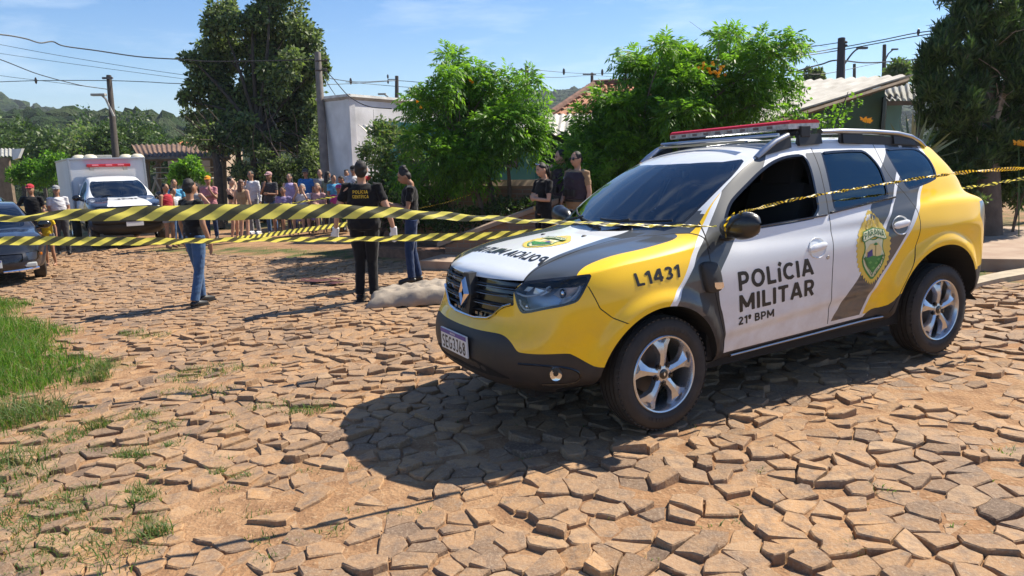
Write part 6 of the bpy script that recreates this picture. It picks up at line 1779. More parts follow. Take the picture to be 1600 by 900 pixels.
def green_house():
    t = empty('green_house', gpt(1300, 15.5)); o = np.array(t.location); tag(t, 'dark green house with a long white corrugated roof above the patrol car', 'house')
    Rl, Rr, El, Er = pt(1150, 131, 21.0), pt(1428, 117, 15.0), pt(960, 214, 17.6), pt(1118, 215, 12.7)
    roof_sheet('roof', [Rl, Rr, Er, El], .030, .36, M_FIB, t, o, th=.03)
    # broken edge pieces along the verge
    mb = MB()
    dn = nrm(Er-Rr); nn = nrm(np.cross(Rr-Rl, El-Rl)); nn = nn if nn[2] > 0 else -nn
    mb.tube([Rr+dn*.15-nn*.07-o, Er-nn*.07-o], .045, n=4); mb.build('verge_beam', M_WOOD, t)
    # gable wall under the verge: follows the slope
    def under(u, off=.10): 
        # height of the roof verge above column u
        k = np.interp(u, [to_px(Er)[0], to_px(Rr)[0]], [0, 1]); p = Er*(1-k)+Rr*k; return p
    A = under(1125); B = under(1386); A = A+(Rl-Rr)*.02; B = B+(Rl-Rr)*.02; 
    wall_slab('wall', A, B, gz1(A[0], A[1]), A[2]-.09, B[2]-.09, .15, M_DGR, t, o)
    C2 = under(1420)+(Rl-Rr)*.02; wall_slab('wall', B+np.array([.01, .0, 0]), C2, gz1(B[0], B[1]), B[2]-.35, B[2]-.30, .15, mat('pale_teal_render', (.16, .30, .27), rough=.9, noise=(1.5, .2)), t, o)
    mb = MB(); mb.tube([np.array([B[0]-.02, B[1]-.06, gz1(B[0], B[1])-.2])-o, B+np.array([-.02, -.06, -.3])-o], .05, n=6); mb.build('downpipe', M_GLD, t)
    rs = [pt(1376, 138, 17.2), pt(1440, 128, 16.2), pt(1440, 156, 14.3), pt(1386, 157, 14.3)]; roof_sheet('lean_to_roof', rs, .03, .18, M_FIBG, t, o)
    mb = MB(); mb.add([p-o for p in (pt(1386, 158, 14.3), pt(1445, 157, 14.3), pt(1445, 164, 14.32), pt(1386, 165, 14.32))], [(0, 1, 2, 3)]); mb.build('fascia', M_WOOD, t)
    # timber props and rafters seen under the verge
    mb = MB()
    for k in (.15, .35, .55, .75, .92):
        p = Er*(1-k)+Rr*k-nn*.10; mb.tube([p-nrm(Rl-Rr)*-.35-o, p+nrm(Rl-Rr)*-.02-o], .035, n=4)
    mb.build('rafter', M_WOOD, t)
green_house()

def low_walls():
    A = gpt(560, 15.6); B = gpt(842, 13.4); t = empty('brick_wall', A); tag(t, 'long low weathered brick wall in the shade under the flowering trees', 'wall')
    wall_slab('wall', A, B, A[2], pt(560, 292, 15.6)[2], pt(842, 291, 13.4)[2], .14, M_BRICK, t, A, True)
    mb = MB(); z0, z1 = pt(560, 292, 15.6)[2], pt(842, 291, 13.4)[2]; mb.tube([(0, .07, z0-A[2]+.02), (B[0]-A[0], B[1]-A[1]+.07, z1-A[2]+.02)], .11, n=4); mb.build('coping', M_CONC, t)
    C_ = gpt(1010, 12.9); t2 = empty('brick_wall', B+np.array([.3, 0, 0])); tag(t2, 'low brick wall behind the three officers', 'wall'); wall_slab('wall', B+np.array([.3, 0, 0]), C_, B[2], pt(860, 291, 13.4)[2]-.05, pt(1010, 289, 12.9)[2], .14, M_BRICK, t2, np.array(t2.location), True)
    # dark iron railing above the wall, left
    r = empty('iron_railing', gpt(640, 15.2)); tag(r, 'dark iron bar railing half hidden in the leaves above the brick wall', 'railing'); o = np.array(r.location); mb = MB()
    for u in np.arange(648, 700, 3.6): b = gpt(u, 14.9); zt = pt(u, 248, 14.9)[2]; mb.tube([np.array([b[0], b[1], z0-.1])-o, np.array([b[0], b[1], zt])-o], .012, n=4)
    a, b = pt(646, 252, 14.9), pt(700, 251, 14.9); mb.tube([a-o, b-o], .016, n=4); a, b = pt(646, 284, 14.9), pt(700, 283, 14.9); mb.tube([a-o, b-o], .016, n=4); mb.build('bars', M_MET, r)
    # ramp wall with sloping concrete cap
    P = gpt(696, 12.6); Q = gpt(868, 11.9); t3 = empty('ramp_wall', P); tag(t3, 'brick ramp side wall with a sloping concrete cap rising towards the officers', 'wall')
    za, zb = pt(696, 383, 12.6)[2], pt(868, 316, 11.9)[2]; wall_slab('wall', P, Q, P[2], za, zb, .16, M_BRICK, t3, P, True)
    mb = MB(); d_ = nrm(Q-P); V = []
    for p, z in ((P-d_*.15, za-.03), (Q+d_*.05, zb)):
        for oo, hh in ((-.05, .0), (-.05, .07), (.24, .07), (.24, .0)): V.append(np.array([p[0], p[1]+oo, z+hh+.004])-P)
    mb.add(V, [(0, 1, 2, 3), (4, 5, 6, 7), (0, 4, 5, 1), (1, 5, 6, 2), (2, 6, 7, 3), (3, 7, 4, 0)]); mb.build('coping', M_CONC, t3)
    # stub of brick pier and concrete threshold slabs
    p = gpt(700, 12.2); t4 = empty('threshold_slab', p); tag(t4, 'worn concrete slab at the foot of the brick ramp', 'slab'); mb = MB(); 
    V = [gpt(u, dd)-p+np.array([0, 0, h]) for h in (-.05, .13) for u, dd in ((655, 12.0), (760, 11.2), (770, 12.1), (690, 12.6))]; mb.add(V, [(0, 1, 2, 3), (4, 5, 6, 7), (0, 1, 5, 4), (1, 2, 6, 5), (2, 3, 7, 6), (3, 0, 4, 7)]); mb.build('slab', M_CONC, t4)
    p = gpt(620, 13.8); t5 = empty('step', p); tag(t5, 'low brick step edging the shaded yard left of the ramp', 'step'); mb = MB()
    V = [gpt(u, dd)-p+np.array([0, 0, h]) for h in (-.05, .14) for u, dd in ((572, 14.2), (696, 12.75), (706, 13.4), (590, 15.0))]; mb.add(V, [(0, 1, 2, 3), (4, 5, 6, 7), (0, 1, 5, 4), (1, 2, 6, 5), (2, 3, 7, 6), (3, 0, 4, 7)]); mb.build('slab', mat('brick_plain', (.26, .14, .09), rough=.95, noise=(9, .4)), t5)
    # loose slabs beside the kerb, right
    for lab, pts in (('cracked pale kerb slab lying at the right edge behind the rear wheel', [(1522, 449), (1560, 440), (1605, 432), (1612, 421), (1568, 428), (1530, 436)]), ('broken kerb slab half under the rear of the car', [(1500, 445), (1521, 448), (1528, 437), (1508, 436)])):
        P_ = [ghit(u, v) for u, v in pts]; o = np.mean(P_, 0); sl = MB(); n = len(P_); V = [p-o+np.array([0, 0, h]) for h in (-.04, .035) for p in P_]; sl.add(V, [tuple(range(n)), tuple(range(n, 2*n))]+[(i, (i+1) % n, n+(i+1) % n, n+i) for i in range(n)])
        ob = sl.build('kerb_slab', mat('pale_concrete', (.46, .38, .27), rough=.9, noise=(6, .3), bump=(30, .5, .006))); ob.location = tuple(o); tag(ob, lab, 'slab')
low_walls()

def shed_and_shack():
    d = 27.; b = gpt(260, d); t = empty('open_shed', b); tag(t, 'open timber shed with a brown sheet roof behind the white truck', 'shed'); o = b
    q = [pt(205, 226, d+3), pt(372, 224, d+4), pt(360, 244, d-1.5), pt(216, 246, d-1.5)]; roof_sheet('roof', q, .03, .2, mat('rusty_sheet', (.20, .12, .08), rough=.9, noise=(2, .5)), t, o)
    for u, dd in ((232, -1.2), (352, -1), (250, 2.5), (335, 2.5)):
        g = gpt(u, d+dd); mb = MB(); mb.tube([g-o, pt(u-3, 243, d+dd)-o], .10, n=6); mb.build('post', M_WOOD, t)
    mb = MB(); mb.tube([pt(216, 249, d-1.5)-o, pt(360, 247, d-1.5)-o], .07, n=4)
    for u in np.arange(225, 360, 17): mb.tube([pt(u, 247, d-1.5)-o, pt(u+8, 229, d+3)-o], .04, n=4)
    mb.tube([pt(238, 262, d-1.2)-o, pt(262, 246, d-1.2)-o], .035, n=4); mb.build('rafter', M_WOOD, t)
    mb = MB()
    for v, k in ((262, .0), (270, .5), (279, .2)): a, c = pt(240, v, d+1.6+k), pt(345, v-1, d+1.6+k); mb.tube([a-o, c-o], .07, n=4, sy=.3)
    mb.build('rail_board', mat('pale_board', (.55, .54, .50), rough=.9), t)
    mb = MB(); 
    for (a, c) in (((240, 276), (252, 300)), ((238, 300), (246, 272))): mb.tube([pt(*a, d-2)-o, pt(*c, d-2)-o], .04, n=4)
    mb.build('brace', mat('pale_wood', (.38, .31, .22), rough=.9), t)
    h = empty('brick_house', gpt(310, 34)); o = np.array(h.location); tag(h, 'small house with an orange tiled roof beyond the open shed', 'house')
    A, B = gpt(270, 34), gpt(350, 34); wall_slab('wall', A, B, A[2], pt(300, 236, 34)[2], pt(340, 236, 34)[2], 3., mat('plaster_tan', (.40, .30, .22), rough=.9), h, o)
    roof_sheet('roof', [pt(285, 222, 36), pt(332, 222, 36), pt(345, 238, 33.6), pt(262, 238, 33.6)], .045, .24, mat('orange_tile', (.50, .19, .08), rough=.85, noise=(3, .3)), h, o)
    s = empty('grey_shack', gpt(8, 34)); o = np.array(s.location); tag(s, 'grey timber shack with a pale gable at the far left edge', 'shack')
    A, B = gpt(-30, 34), gpt(24, 34); wall_slab('wall', A, B, A[2], pt(0, 246, 34)[2], pt(24, 246, 34)[2], .2, M_WOOD, s, o)
    mb = MB(); V = [pt(u, v, dd)-o for u, v, dd in ((18, 233, 33.5), (34, 232, 33.5), (28, 247, 33.5), (20, 250, 33.5))]; V += [v+np.array([0, .2, 0]) for v in V]; mb.add(V, [(0, 1, 2, 3), (4, 5, 6, 7), (0, 1, 5, 4), (1, 2, 6, 5), (2, 3, 7, 6), (3, 0, 4, 7)]); mb.build('gable', M_WW, s)
    roof_sheet('roof', [pt(-40, 232, 37), pt(22, 232, 37), pt(22, 244, 33.6), pt(-40, 246, 33.6)], .03, .2, M_FIBG, s, o)
    # mound of red soil and track beyond the truck
shed_and_shack()

def wood_pole(u0, v0, u1, d, r, label, m=None, h_extra=0, arms=()):
    b = gpt(u1, d); top = pt(u0, v0, d); t = empty('power_pole', b); tag(t, label, 'power pole'); mb = MB(); mb.tube([b-b+np.array([0, 0, -.2]), (top-b)*.5, top-b], [r*1.15, r, r*.75], n=10); mb.build('pole', m or M_WOOD, t, smooth=True)
    return t, b, top
M_POLE = mat('pole_wood', (.085, .07, .06), rough=.9, noise=(4, .3)); M_POLEC = mat('pole_concrete', (.34, .33, .31), rough=.9); M_INS = mat('insulator', (.05, .035, .03), rough=.3); M_WIRE = mat('wire_black', (.015, .015, .017), rough=.6)
def poles():
    out = {}
    t, b, top = wood_pole(496, 82, 513, 22.6, .13, 'grey weathered wooden pole leaning beside the white building', mat('pole_grey', (.23, .20, .18), rough=.9, noise=(4, .4))); out['a'] = top
    for v in (95, 110):
        p = pt(498, v, 22.5); mb = MB(); mb.tube([p-b-[.1, 0, 0], p-b+[.2, 0, 0]], .02, n=5); mb.ball(p-b+np.array([.22, 0, .02]), .05, n=8, k=6); mb.build('insulator', M_INS, t)
    t, b, top = wood_pole(170, 118, 188, 36, .16, 'dark leaning power pole behind the white box truck', M_POLE); out['b'] = top
    p = pt(158, 148, 35.6); q = pt(178, 182, 35.8); mb = MB(); mb.tube([q-b, p-b+[.2, 0, -.2], p-b], [.06, .05, .05], n=6); mb.build('lamp_arm', M_POLEC, t); mb = MB(); mb.box(p-b+np.array([-.12, 0, .0]), (.7, .25, .12), bev=.03); mb.build('street_lamp', M_POLEC, t)
    mb = MB(); mb.box(pt(168, 122, 35.8)-b, (.5, .1, .1)); mb.build('bracket', M_MET, t)
    t, b, top = wood_pole(620, 119, 620, 52, .17, 'dark power pole standing beyond the white building', M_POLE); out['c'] = top
    mb = MB(); p = pt(617, 124, 51.8)
    mb.tube([p-b-np.array([.5, 0, 0]), p-b], .03, n=4); mb.ball(p-b+np.array([-.5, 0, -.15]), (.07, .07, .16), n=6, k=5); mb.ball(p-b+np.array([-.5, 0, .2]), (.07, .07, .16), n=6, k=5); mb.build('insulator', M_INS, t)
    t, b, top = wood_pole(823, 104, 824, 40, .15, 'power pole with insulator bracket poking above the smaller flowering tree', M_POLE)
    for k, (du, dv) in enumerate(((-8, 6), (-6, 14), (8, 10))): p = pt(823+du, 104+dv, 39.8); mb = MB(); mb.tube([p-b, pt(823, 104+dv+3, 39.8)-b], .03, n=4); mb.ball(p-b, (.09, .09, .13), n=6, k=5); mb.build('insulator', M_INS, t)
    t, b, top = wood_pole(925, 114, 925, 60, .16, 'short dark power pole behind the clay tiled ridge', M_POLE); mb = MB(); mb.box(pt(921, 116, 59.8)-b, (1.1, .1, .1)); mb.build('crossarm', M_POLE, t)
    t, b, top = wood_pole(1315, 60, 1309, 26, .17, 'thick dark power pole above the white corrugated roof', mat('pole_dark', (.045, .04, .045), rough=.8)); out['d'] = top
    mb = MB(); p = pt(1322, 66, 25.9); mb.tube([pt(1314, 66, 25.9)-b, p-b], .02, n=4)
    for dv in (0, 5): mb.ball(pt(1322, 66+dv, 25.9)-b, (.06, .06, .05), n=8, k=5)
    mb.build('insulator', M_INS, t)
    # street lamp beyond
    g = gpt(1316, 29); s = empty('street_lamp', g); tag(s, 'street lamp on a curved arm just right of the thick dark pole', 'street lamp'); mb = MB()
    P_ = [pt(u, v, 29)-g for u, v in ((1312, 112), (1322, 96), (1334, 80), (1343, 75))]; mb.tube([P_[0]-np.array([0, 0, 3.4])]+chaikin(P_, 2, False).tolist(), .035, n=6); mb.build('lamp_arm', M_MET, s, smooth=True)
    mb = MB(); mb.box(pt(1347, 75, 29)-g, (.42, .16, .09), bev=.02); mb.build('lamp_head', M_MET, s)
    t, b, top = wood_pole(1382, 70, 1378, 44, .14, 'thin dark pole between the two right street lamps', M_POLE)
    g = gpt(1380, 46); s = empty('street_lamp', g); tag(s, 'far street lamp leaning out beside the thin dark pole', 'street lamp'); mb = MB(); P_ = [pt(u, v, 46)-g for u, v in ((1380, 100), (1388, 84), (1396, 77))]; mb.tube([P_[0]-np.array([0, 0, 5])]+P_, .045, n=6); mb.build('lamp_arm', M_MET, s); mb = MB(); mb.box(pt(1398, 77, 46)-g, (.4, .16, .1), bev=.02); mb.build('lamp_head', M_MET, s)
    t, b, top = wood_pole(1335, 100, 1334, 58, .15, 'short far pole between the thick pole and the thin pole', M_POLE)
    for u, v, d, lab in ((927, 132, 50, 'small street lamp beside the clay tiled roof'), (600, 147, 46, 'small street lamp left of the pole beyond the white building')):
        g = gpt(u+8, d); s = empty('street_lamp', g); tag(s, lab, 'street lamp'); mb = MB(); P_ = [pt(u+a, v+c, d)-g for a, c in ((10, 14), (6, 4), (0, 0))]; mb.tube([P_[0]-np.array([0, 0, 4])]+P_, .05, n=5); mb.build('lamp_arm', M_POLEC, s); mb = MB(); mb.box(pt(u-3, v, d)-g, (.5, .2, .1)); mb.build('lamp_head', M_POLEC, s)
    # wires
    def wire(lab, pts, r=.014, name='power_line', grp='power lines crossing the sky'):
        P_ = np.array([pt(*p) for p in pts]); P2 = cr(P_, 8) if len(P_) > 2 else P_; o = P2[0].copy(); mb = MB(); mb.tube([p-o for p in P2], r, n=5); ob = mb.build(name, M_WIRE); ob.location = tuple(o); tag(ob, lab, 'cable', grp)
    wire('thick black cable sagging from the upper left corner to the tall tree', [(-60, 52, 18), (0, 54, 19), (38, 60, 19.6), (62, 67, 20), (82, 65, 20.4), (100, 72, 20.8), (150, 79, 21.4), (220, 89, 22), (285, 93, 22.4), (330, 96, 22.5), (420, 95, 22.6), (498, 93, 22.6)], .019)
    wire('slack cable dropping from the left edge to the leaning power pole', [(-50, 80, 26), (0, 93, 28), (60, 116, 31), (120, 132, 34), (150, 137, 35), (172, 140, 36)], .020)
    wire('fine line above the slack cable on the left', [(-50, 60, 36), (100, 88, 36), (280, 116, 36), (330, 118, 36)], .011); wire('fine line just below it on the left', [(-50, 76, 36), (100, 98, 36), (300, 125, 36)], .010)
    wire('nearly level line joining the leaning pole and the tall tree', [(-50, 130, 36), (60, 126, 36), (168, 126, 36), (230, 128, 36), (300, 131, 36), (510, 132, 40), (620, 126, 52)], .018)
    wire('line rising from the left edge behind the slack cable', [(-50, 108, 36), (0, 118, 36), (80, 128, 36), (150, 137, 36)], .011)
    wire('line from the far pole to the smaller flowering tree', [(510, 122, 40), (560, 128, 46), (620, 126, 52), (700, 130, 50), (823, 112, 40)], .022); wire('lower far line from the white building to the smaller flowering tree', [(540, 128, 50), (620, 135, 52), (680, 139, 50), (760, 138, 44)], .018)
    wire('upper line from the bracket pole to the clay roof', [(823, 108, 40), (880, 113, 48), (925, 115, 58), (1000, 112, 54), (1315, 66, 26)], .016); wire('line just under it near the clay roof', [(823, 118, 40), (870, 121, 48), (925, 118, 58), (980, 122, 60)], .016)
    wire('upper cable leaving the thick pole to the right edge', [(1180, 98, 24), (1240, 87, 25), (1315, 74, 26), (1380, 62, 24.5), (1435, 51, 23), (1500, 44, 22), (1640, 30, 20)], .017); wire('lower cable leaving the thick pole to the right edge', [(1180, 101, 24), (1240, 90, 25), (1315, 78, 26), (1380, 66, 24.5), (1435, 56, 23), (1500, 47, 22), (1640, 36, 20)], .017)
    wire('bundled cable in front of the thick pole', [(1230, 116, 27), (1262, 106, 27), (1285, 100, 27), (1309, 94, 26.5), (1360, 98, 30), (1440, 92, 34)], .028); wire('thin line low above the white roof', [(1240, 112, 27), (1290, 115, 27), (1378, 98, 40), (1480, 88, 40)], .014)
    wire('service cable looping from the wooden pole over the white building', [(503, 105, 22.6), (520, 122, 22), (545, 150, 21.4), (575, 166, 21), (612, 170, 20.6)], .014); wire('second service cable dropping behind the white building', [(503, 108, 22.6), (512, 130, 24), (526, 152, 26)], .012)
    for u, v, d in ((56, 126, 36), (1435, 50, 23), (548, 127, 46), (881, 112, 48), (941, 113, 56)):
        p = pt(u, v, d); mb = MB(); mb.ball(p*0, (.05*d/36+.02, .05, .17*d/36), n=6, k=5); ob = mb.build('cable_spacer', M_INS); ob.location = tuple(p); tag(ob, 'dark spacer clamp hanging on a power line at column %d' % 0 if 0 else {56: 'dark spacer hanging on the level line at the far left', 1435: 'dark spacer on the cables near the cypress', 548: 'dark spacer on the far line left of the far pole', 881: 'dark spacer left of the short pole by the clay roof', 941: 'dark spacer right of the short pole by the clay roof'}[u], 'spacer')
poles()
def build_haze():
    m = bpy.data.materials.new('haze'); m.use_nodes = True; nt = m.node_tree; N = nt.nodes; N.remove(N['Principled BSDF']); v = N.new('ShaderNodeVolumePrincipled'); v.inputs['Color'].default_value = (.80, .90, 1.0, 1); v.inputs['Density'].default_value = .00030; v.inputs['Anisotropy'].default_value = .2
    nt.links.new(v.outputs[0], N['Material Output'].inputs['Volume']); mb = MB(); mb.box((0, 500, 60), (4600, 3200, 160)); o = mb.build('haze', m); tag(o, kind='stuff')
build_haze()
# ---------------------------------------------------------------- people
def skinmat(k):
    c = {'fair': (.50, .29, .20), 'tan': (.36, .19, .115), 'brown': (.24, .125, .075)}[k]; return mat('skin_'+k, c, rough=.55, noise=(20, .0, tuple(x*.88 for x in c)), spec=.35)
def cloth(name, col, sc=9): return mat('cloth_'+name, col, rough=.92, noise=(sc, .0, tuple(c*.72 for c in col)), bump=(38, .5, .006), spec=.15, sheen=.15)
C_ = dict(black=(.012, .012, .014), jeans=(.055, .115, .24), djeans=(.020, .042, .11), white=(.66, .66, .68), pink=(.52, .22, .25), red=(.42, .03, .045), blue=(.03, .16, .45), lilac=(.42, .36, .60), grey=(.28, .28, .29), dgrey=(.06, .06, .065), yellow=(.72, .50, .02), tan=(.36, .24, .14), vest=(.045, .035, .05), green=(.16, .19, .13), navy=(.02, .03, .09), brown=(.10, .06, .04), rose=(.50, .30, .30), orange=(.75, .30, .02), lpurple=(.30, .24, .42), pants=(.17, .16, .15), cyan=(.10, .38, .62), magenta=(.55, .06, .22))
HAIRC = dict(black=(.012, .010, .010), brown=(.055, .030, .018), grey=(.30, .29, .28), blond=(.30, .22, .13), longbrown=(.13, .06, .035))
def remesh(mb, name, m, parent, vox, it=2, wrinkle=0, seed=0):
    me = bpy.data.meshes.new('t'); me.from_pydata(mb.V, [], mb.F); o = bpy.data.objects.new('t', me); COL.objects.link(o)
    md = o.modifiers.new('r', 'REMESH'); md.mode = 'VOXEL'; md.voxel_size = vox; md.use_smooth_shade = True
    dg = bpy.context.evaluated_depsgraph_get(); m2 = bpy.data.meshes.new_from_object(o.evaluated_get(dg)); bpy.data.objects.remove(o); bpy.data.meshes.remove(me)
    n = len(m2.vertices); V = np.zeros(n*3, np.float32); m2.vertices.foreach_get('co', V); V = V.reshape(-1, 3).astype(float)
    E = np.zeros(len(m2.edges)*2, np.int32); m2.edges.foreach_get('vertices', E); E = E.reshape(-1, 2); deg = np.bincount(E.ravel(), minlength=n)+1e-9
    for _ in range(it):
        A = np.stack([np.bincount(E[:, 0], V[E[:, 1], c], n)+np.bincount(E[:, 1], V[E[:, 0], c], n) for c in range(3)], 1)/deg[:, None]; V += (A-V)*.6
    if wrinkle:
        nn = np.zeros(n*3, np.float32); m2.vertices.foreach_get('normal', nn); nn = nn.reshape(-1, 3)
        w = np.sin(V[:, 2]*46+np.sin(V[:, 0]*23+seed)*2.2+V[:, 1]*17+seed)+.6*np.sin(V[:, 2]*95+V[:, 0]*40+seed*2); V += nn*(w*wrinkle)[:, None]
    m2.vertices.foreach_set('co', V.astype(np.float32).ravel()); m2.materials.clear(); m2.materials.append(m); m2.polygons.foreach_set('use_smooth', np.ones(len(m2.polygons), bool)); m2.polygons.foreach_set('material_index', np.zeros(len(m2.polygons), np.int32)); m2.update(); m2.name = name
    ob = bpy.data.objects.new(name, m2); link(ob, parent); return ob
ARMS = {  # elbow, wrist, hand direction for the right arm (x<0 is the person's right when facing -y); mirrored for the left
 'down': ((-.245, .02, 1.13), (-.265, -.05, .87), (0, -.1, -1)), 'out': ((-.30, .04, 1.14), (-.36, -.02, .89), (-.1, -.1, -1)), 'hips': ((-.36, .10, 1.17), (-.19, -.06, 1.02), (.8, -.2, -.4)),
 'chin': ((-.20, -.14, 1.14), (-.06, -.20, 1.36), (.2, .1, 1)), 'cross': ((-.25, -.07, 1.13), (-.06, -.20, 1.19), (1, .1, .05)), 'face': ((-.24, -.20, 1.25), (-.09, -.20, 1.50), (.35, .1, 1)),
 'write': ((-.22, -.06, 1.13), (-.10, -.30, 1.19), (.3, -1, .1)), 'lap': ((-.22, -.02, 1.14), (-.10, -.22, 1.00), (.5, -.6, -.2)), 'phone': ((-.22, -.12, 1.15), (-.08, -.26, 1.32), (.2, -.2, 1)),
}
def person(u, d, label, phi=0, H=1.72, arms=('down', 'down'), top='black', bottom='jeans', skin='tan', hair='black', hairstyle='short', cap=None, shorts=False, bare=False, sleeves='short', near=False, turn=0, tilt=0, sit=False, skirt=False, group=None, lean=0, sh=1.0, gloves=False, stance=.09, step=0, shoe='black', girth=1.0, at_=None):
    b = at_ if at_ is not None else gpt(u, d); p = empty('person', b, math.radians(phi)); p.scale = (H/1.75,)*3; tag(p, label, 'person', group)
    seed = int(u)+int(d*10); rnd = random.Random(seed); vox = .0095 if near else .0155; S = sh
    zoff = -.47 if sit else 0
    hipz = .93+zoff
    def T3(q): return np.array(q, float)+np.array([0, 0, zoff])
    # legs
    legs = []
    for s in (-1, 1):
        hip = np.array([s*.085, 0, hipz])
        if sit: knee = np.array([s*.12, -.42, .47]); ank = np.array([s*.13, -.40, .09])
        else: knee = np.array([s*(stance+.005), -.02-step*s*.10, .49]); ank = np.array([s*(stance+.02), .03-step*s*.20, .085])
        legs.append((hip, knee, ank))
    armsJ = []
    for s, a in ((-1, arms[0]), (1, arms[1])):
        e, w, hd = ARMS[a]; k = -s
        if a == 'cross' and s > 0: w = (-.06, -.235, 1.155)
        shp = T3((s*.178*S, 0, 1.415)); el = T3((e[0]*k*(S*.5+.5), e[1], e[2])); wr = T3((w[0]*k, w[1], w[2])); armsJ.append((shp, el, wr, np.array([hd[0]*k, hd[1], hd[2]])/np.linalg.norm(hd)))
    body = MB(); g = girth
    # torso as an elliptic stack
    body.tube([T3((0, .0, .88)), T3((0, .0, .96)), T3((0, 0, 1.07)), T3((0, -.005, 1.18)), T3((0, -.005, 1.30)), T3((0, .005, 1.39)), T3((0, .01, 1.45))], [.095*g, .112*g, .098*g, .105*g, .112, .098, .055], n=14, sy=1.45*S)
    for (hp, kn, an) in legs:
        body.tube([hp+[0, 0, .03], hp*.6+kn*.4, kn+[0, 0, .05], kn, kn*.6+an*.4, an+[0, 0, .06], an], [.088*g, .076*g, .056, .054, .054, .040, .040], n=10); body.tube([an+[0, .03, -.035], an+[0, -.06, -.045], an+[0, -.15, -.06]], [.038, .036, .026], n=8, sy=1.15)
    for si, (s3, el, wr, hd) in zip((-1, 1), armsJ):
        body.tube([s3+np.array([-si*.05, 0, .0]), s3, s3*.5+el*.5, el, el*.5+wr*.5, wr], [.055, .054, .045*g, .038, .034, .026], n=10)
        # hand: palm, four fingers, a thumb from the side
        sd3 = np.cross(hd, [0, 1., 0]); sd3 = sd3 if np.linalg.norm(sd3) > .2 else np.cross(hd, [1., 0, 0]); sd3 = nrm(sd3); nm = np.cross(sd3, hd); pc = wr+hd*.045
        body.tube([wr, wr+hd*.03, wr+hd*.085], [.026, .024, .020], n=8, up=sd3, sy=1.5)
        for f in range(4):
            r0 = wr+hd*.08+sd3*(.030-.020*f); l = (.068, .078, .072, .055)[f]; cu = nm*.022; body.tube([r0, r0+hd*l*.5+cu*.35, r0+hd*l+cu], [.0098, .009, .0078], n=6)
        body.tube([wr+hd*.02+sd3*.022, wr+hd*.05+sd3*.045+nm*.01, wr+hd*.085+sd3*.048+nm*.02], [.013, .011, .009], n=6)
    # head
    ct, st = math.cos(math.radians(turn)), math.sin(math.radians(turn)); Rz = np.array([[ct, -st, 0], [st, ct, 0], [0, 0, 1]]); tl = math.radians(tilt); Rx = np.array([[1, 0, 0], [0, math.cos(tl), -math.sin(tl)], [0, math.sin(tl), math.cos(tl)]]); M = Rz@Rx
    nk = T3((0, .015, 1.46)); hc = nk+np.array([0, 0, .0])+M@np.array([0, -.02, .165])
    def hp_(x, y, z): return hc+M@np.array([x, y, z])
    body.tube([nk-[0, 0, .05], nk+[0, 0, .03], hp_(0, .01, -.07)], [.060, .052, .052], n=10)
    hb = MB(); hb.ball((0, 0, 0), (.074, .092, .112), n=16, k=12); hb.ball((0, -.012, -.055), (.056, .072, .062), n=12, k=8); hb.ball((0, -.097, -.012), (.013, .016, .026), n=8, k=6); hb.ball((0, -.078, -.062), (.026, .018, .016), n=8, k=6)
    for s in (-1, 1): hb.ball((s*.076, .008, -.008), (.010, .022, .032), n=8, k=6); hb.ball((s*.030, -.072, -.03), (.025, .018, .02), n=8, k=5)
    body.add([hc+M@np.array(v) for v in hb.V], hb.F)
    ob = remesh(body, 'body', skinmat(skin), p, vox, 2)
    # eyes, brows, mouth
    dk = mat('eye_dark', (.015, .01, .01), rough=.3); fc = MB()
    for s in (-1, 1): fc.ball(hp_(s*.030, -.084, .008), (.012, .007, .006), n=8, k=5)
    fc.build('eyes', dk, ob, smooth=True)
    fb = MB()
    for s in (-1, 1): fb.tube([hp_(s*.014, -.090, .026), hp_(s*.032, -.088, .031), hp_(s*.048, -.078, .026)], .004, n=5)
    fb.build('eyebrows', mat('hair_'+('black' if hair != 'brown' else 'brown'), HAIRC['black'], rough=.7), ob)
    fm = MB(); fm.tube([hp_(-.022, -.086, -.058), hp_(0, -.095, -.056), hp_(.022, -.086, -.058)], [.003, .006, .003], n=6, sy=.8); fm.build('mouth', mat('lips', (.28, .10, .08), rough=.5), ob, smooth=True)
    # hair
    hm = mat('hair_'+hair, HAIRC[hair], rough=.6, noise=(30, .3), bump=(90, .8, .006)); hr = MB()
    def hball(c, r_): t_ = MB(); t_.ball(c, r_, n=12, k=9); hr.add([hc+M@np.array(v) for v in t_.V], t_.F)
    hball((0, .014, .030), (.079, .088, .089)); hball((0, .042, -.010), (.074, .062, .080))
    if hairstyle == 'long': hball((0, .070, -.06), (.078, .045, .10)); hball((0, .085, -.17), (.085, .040, .14)); hball((-.05, .03, -.10), (.03, .04, .10)); hball((.05, .03, -.10), (.03, .04, .10))
    if hairstyle == 'bun':
        for k in range(16): hball((rnd.uniform(-.05, .05), rnd.uniform(0, .07), rnd.uniform(.04, .125)), (.035,)*3)
    if hairstyle == 'pony': hball((0, .12, .00), (.04, .04, .05)); hball((0, .13, -.09), (.035, .03, .12))
    if hairstyle == 'bob': hball((0, .03, -.03), (.092, .085, .09))
    if not (cap and hairstyle == 'none'): remesh(hr, 'hair', hm, p, vox*.9, 1, .003, seed)
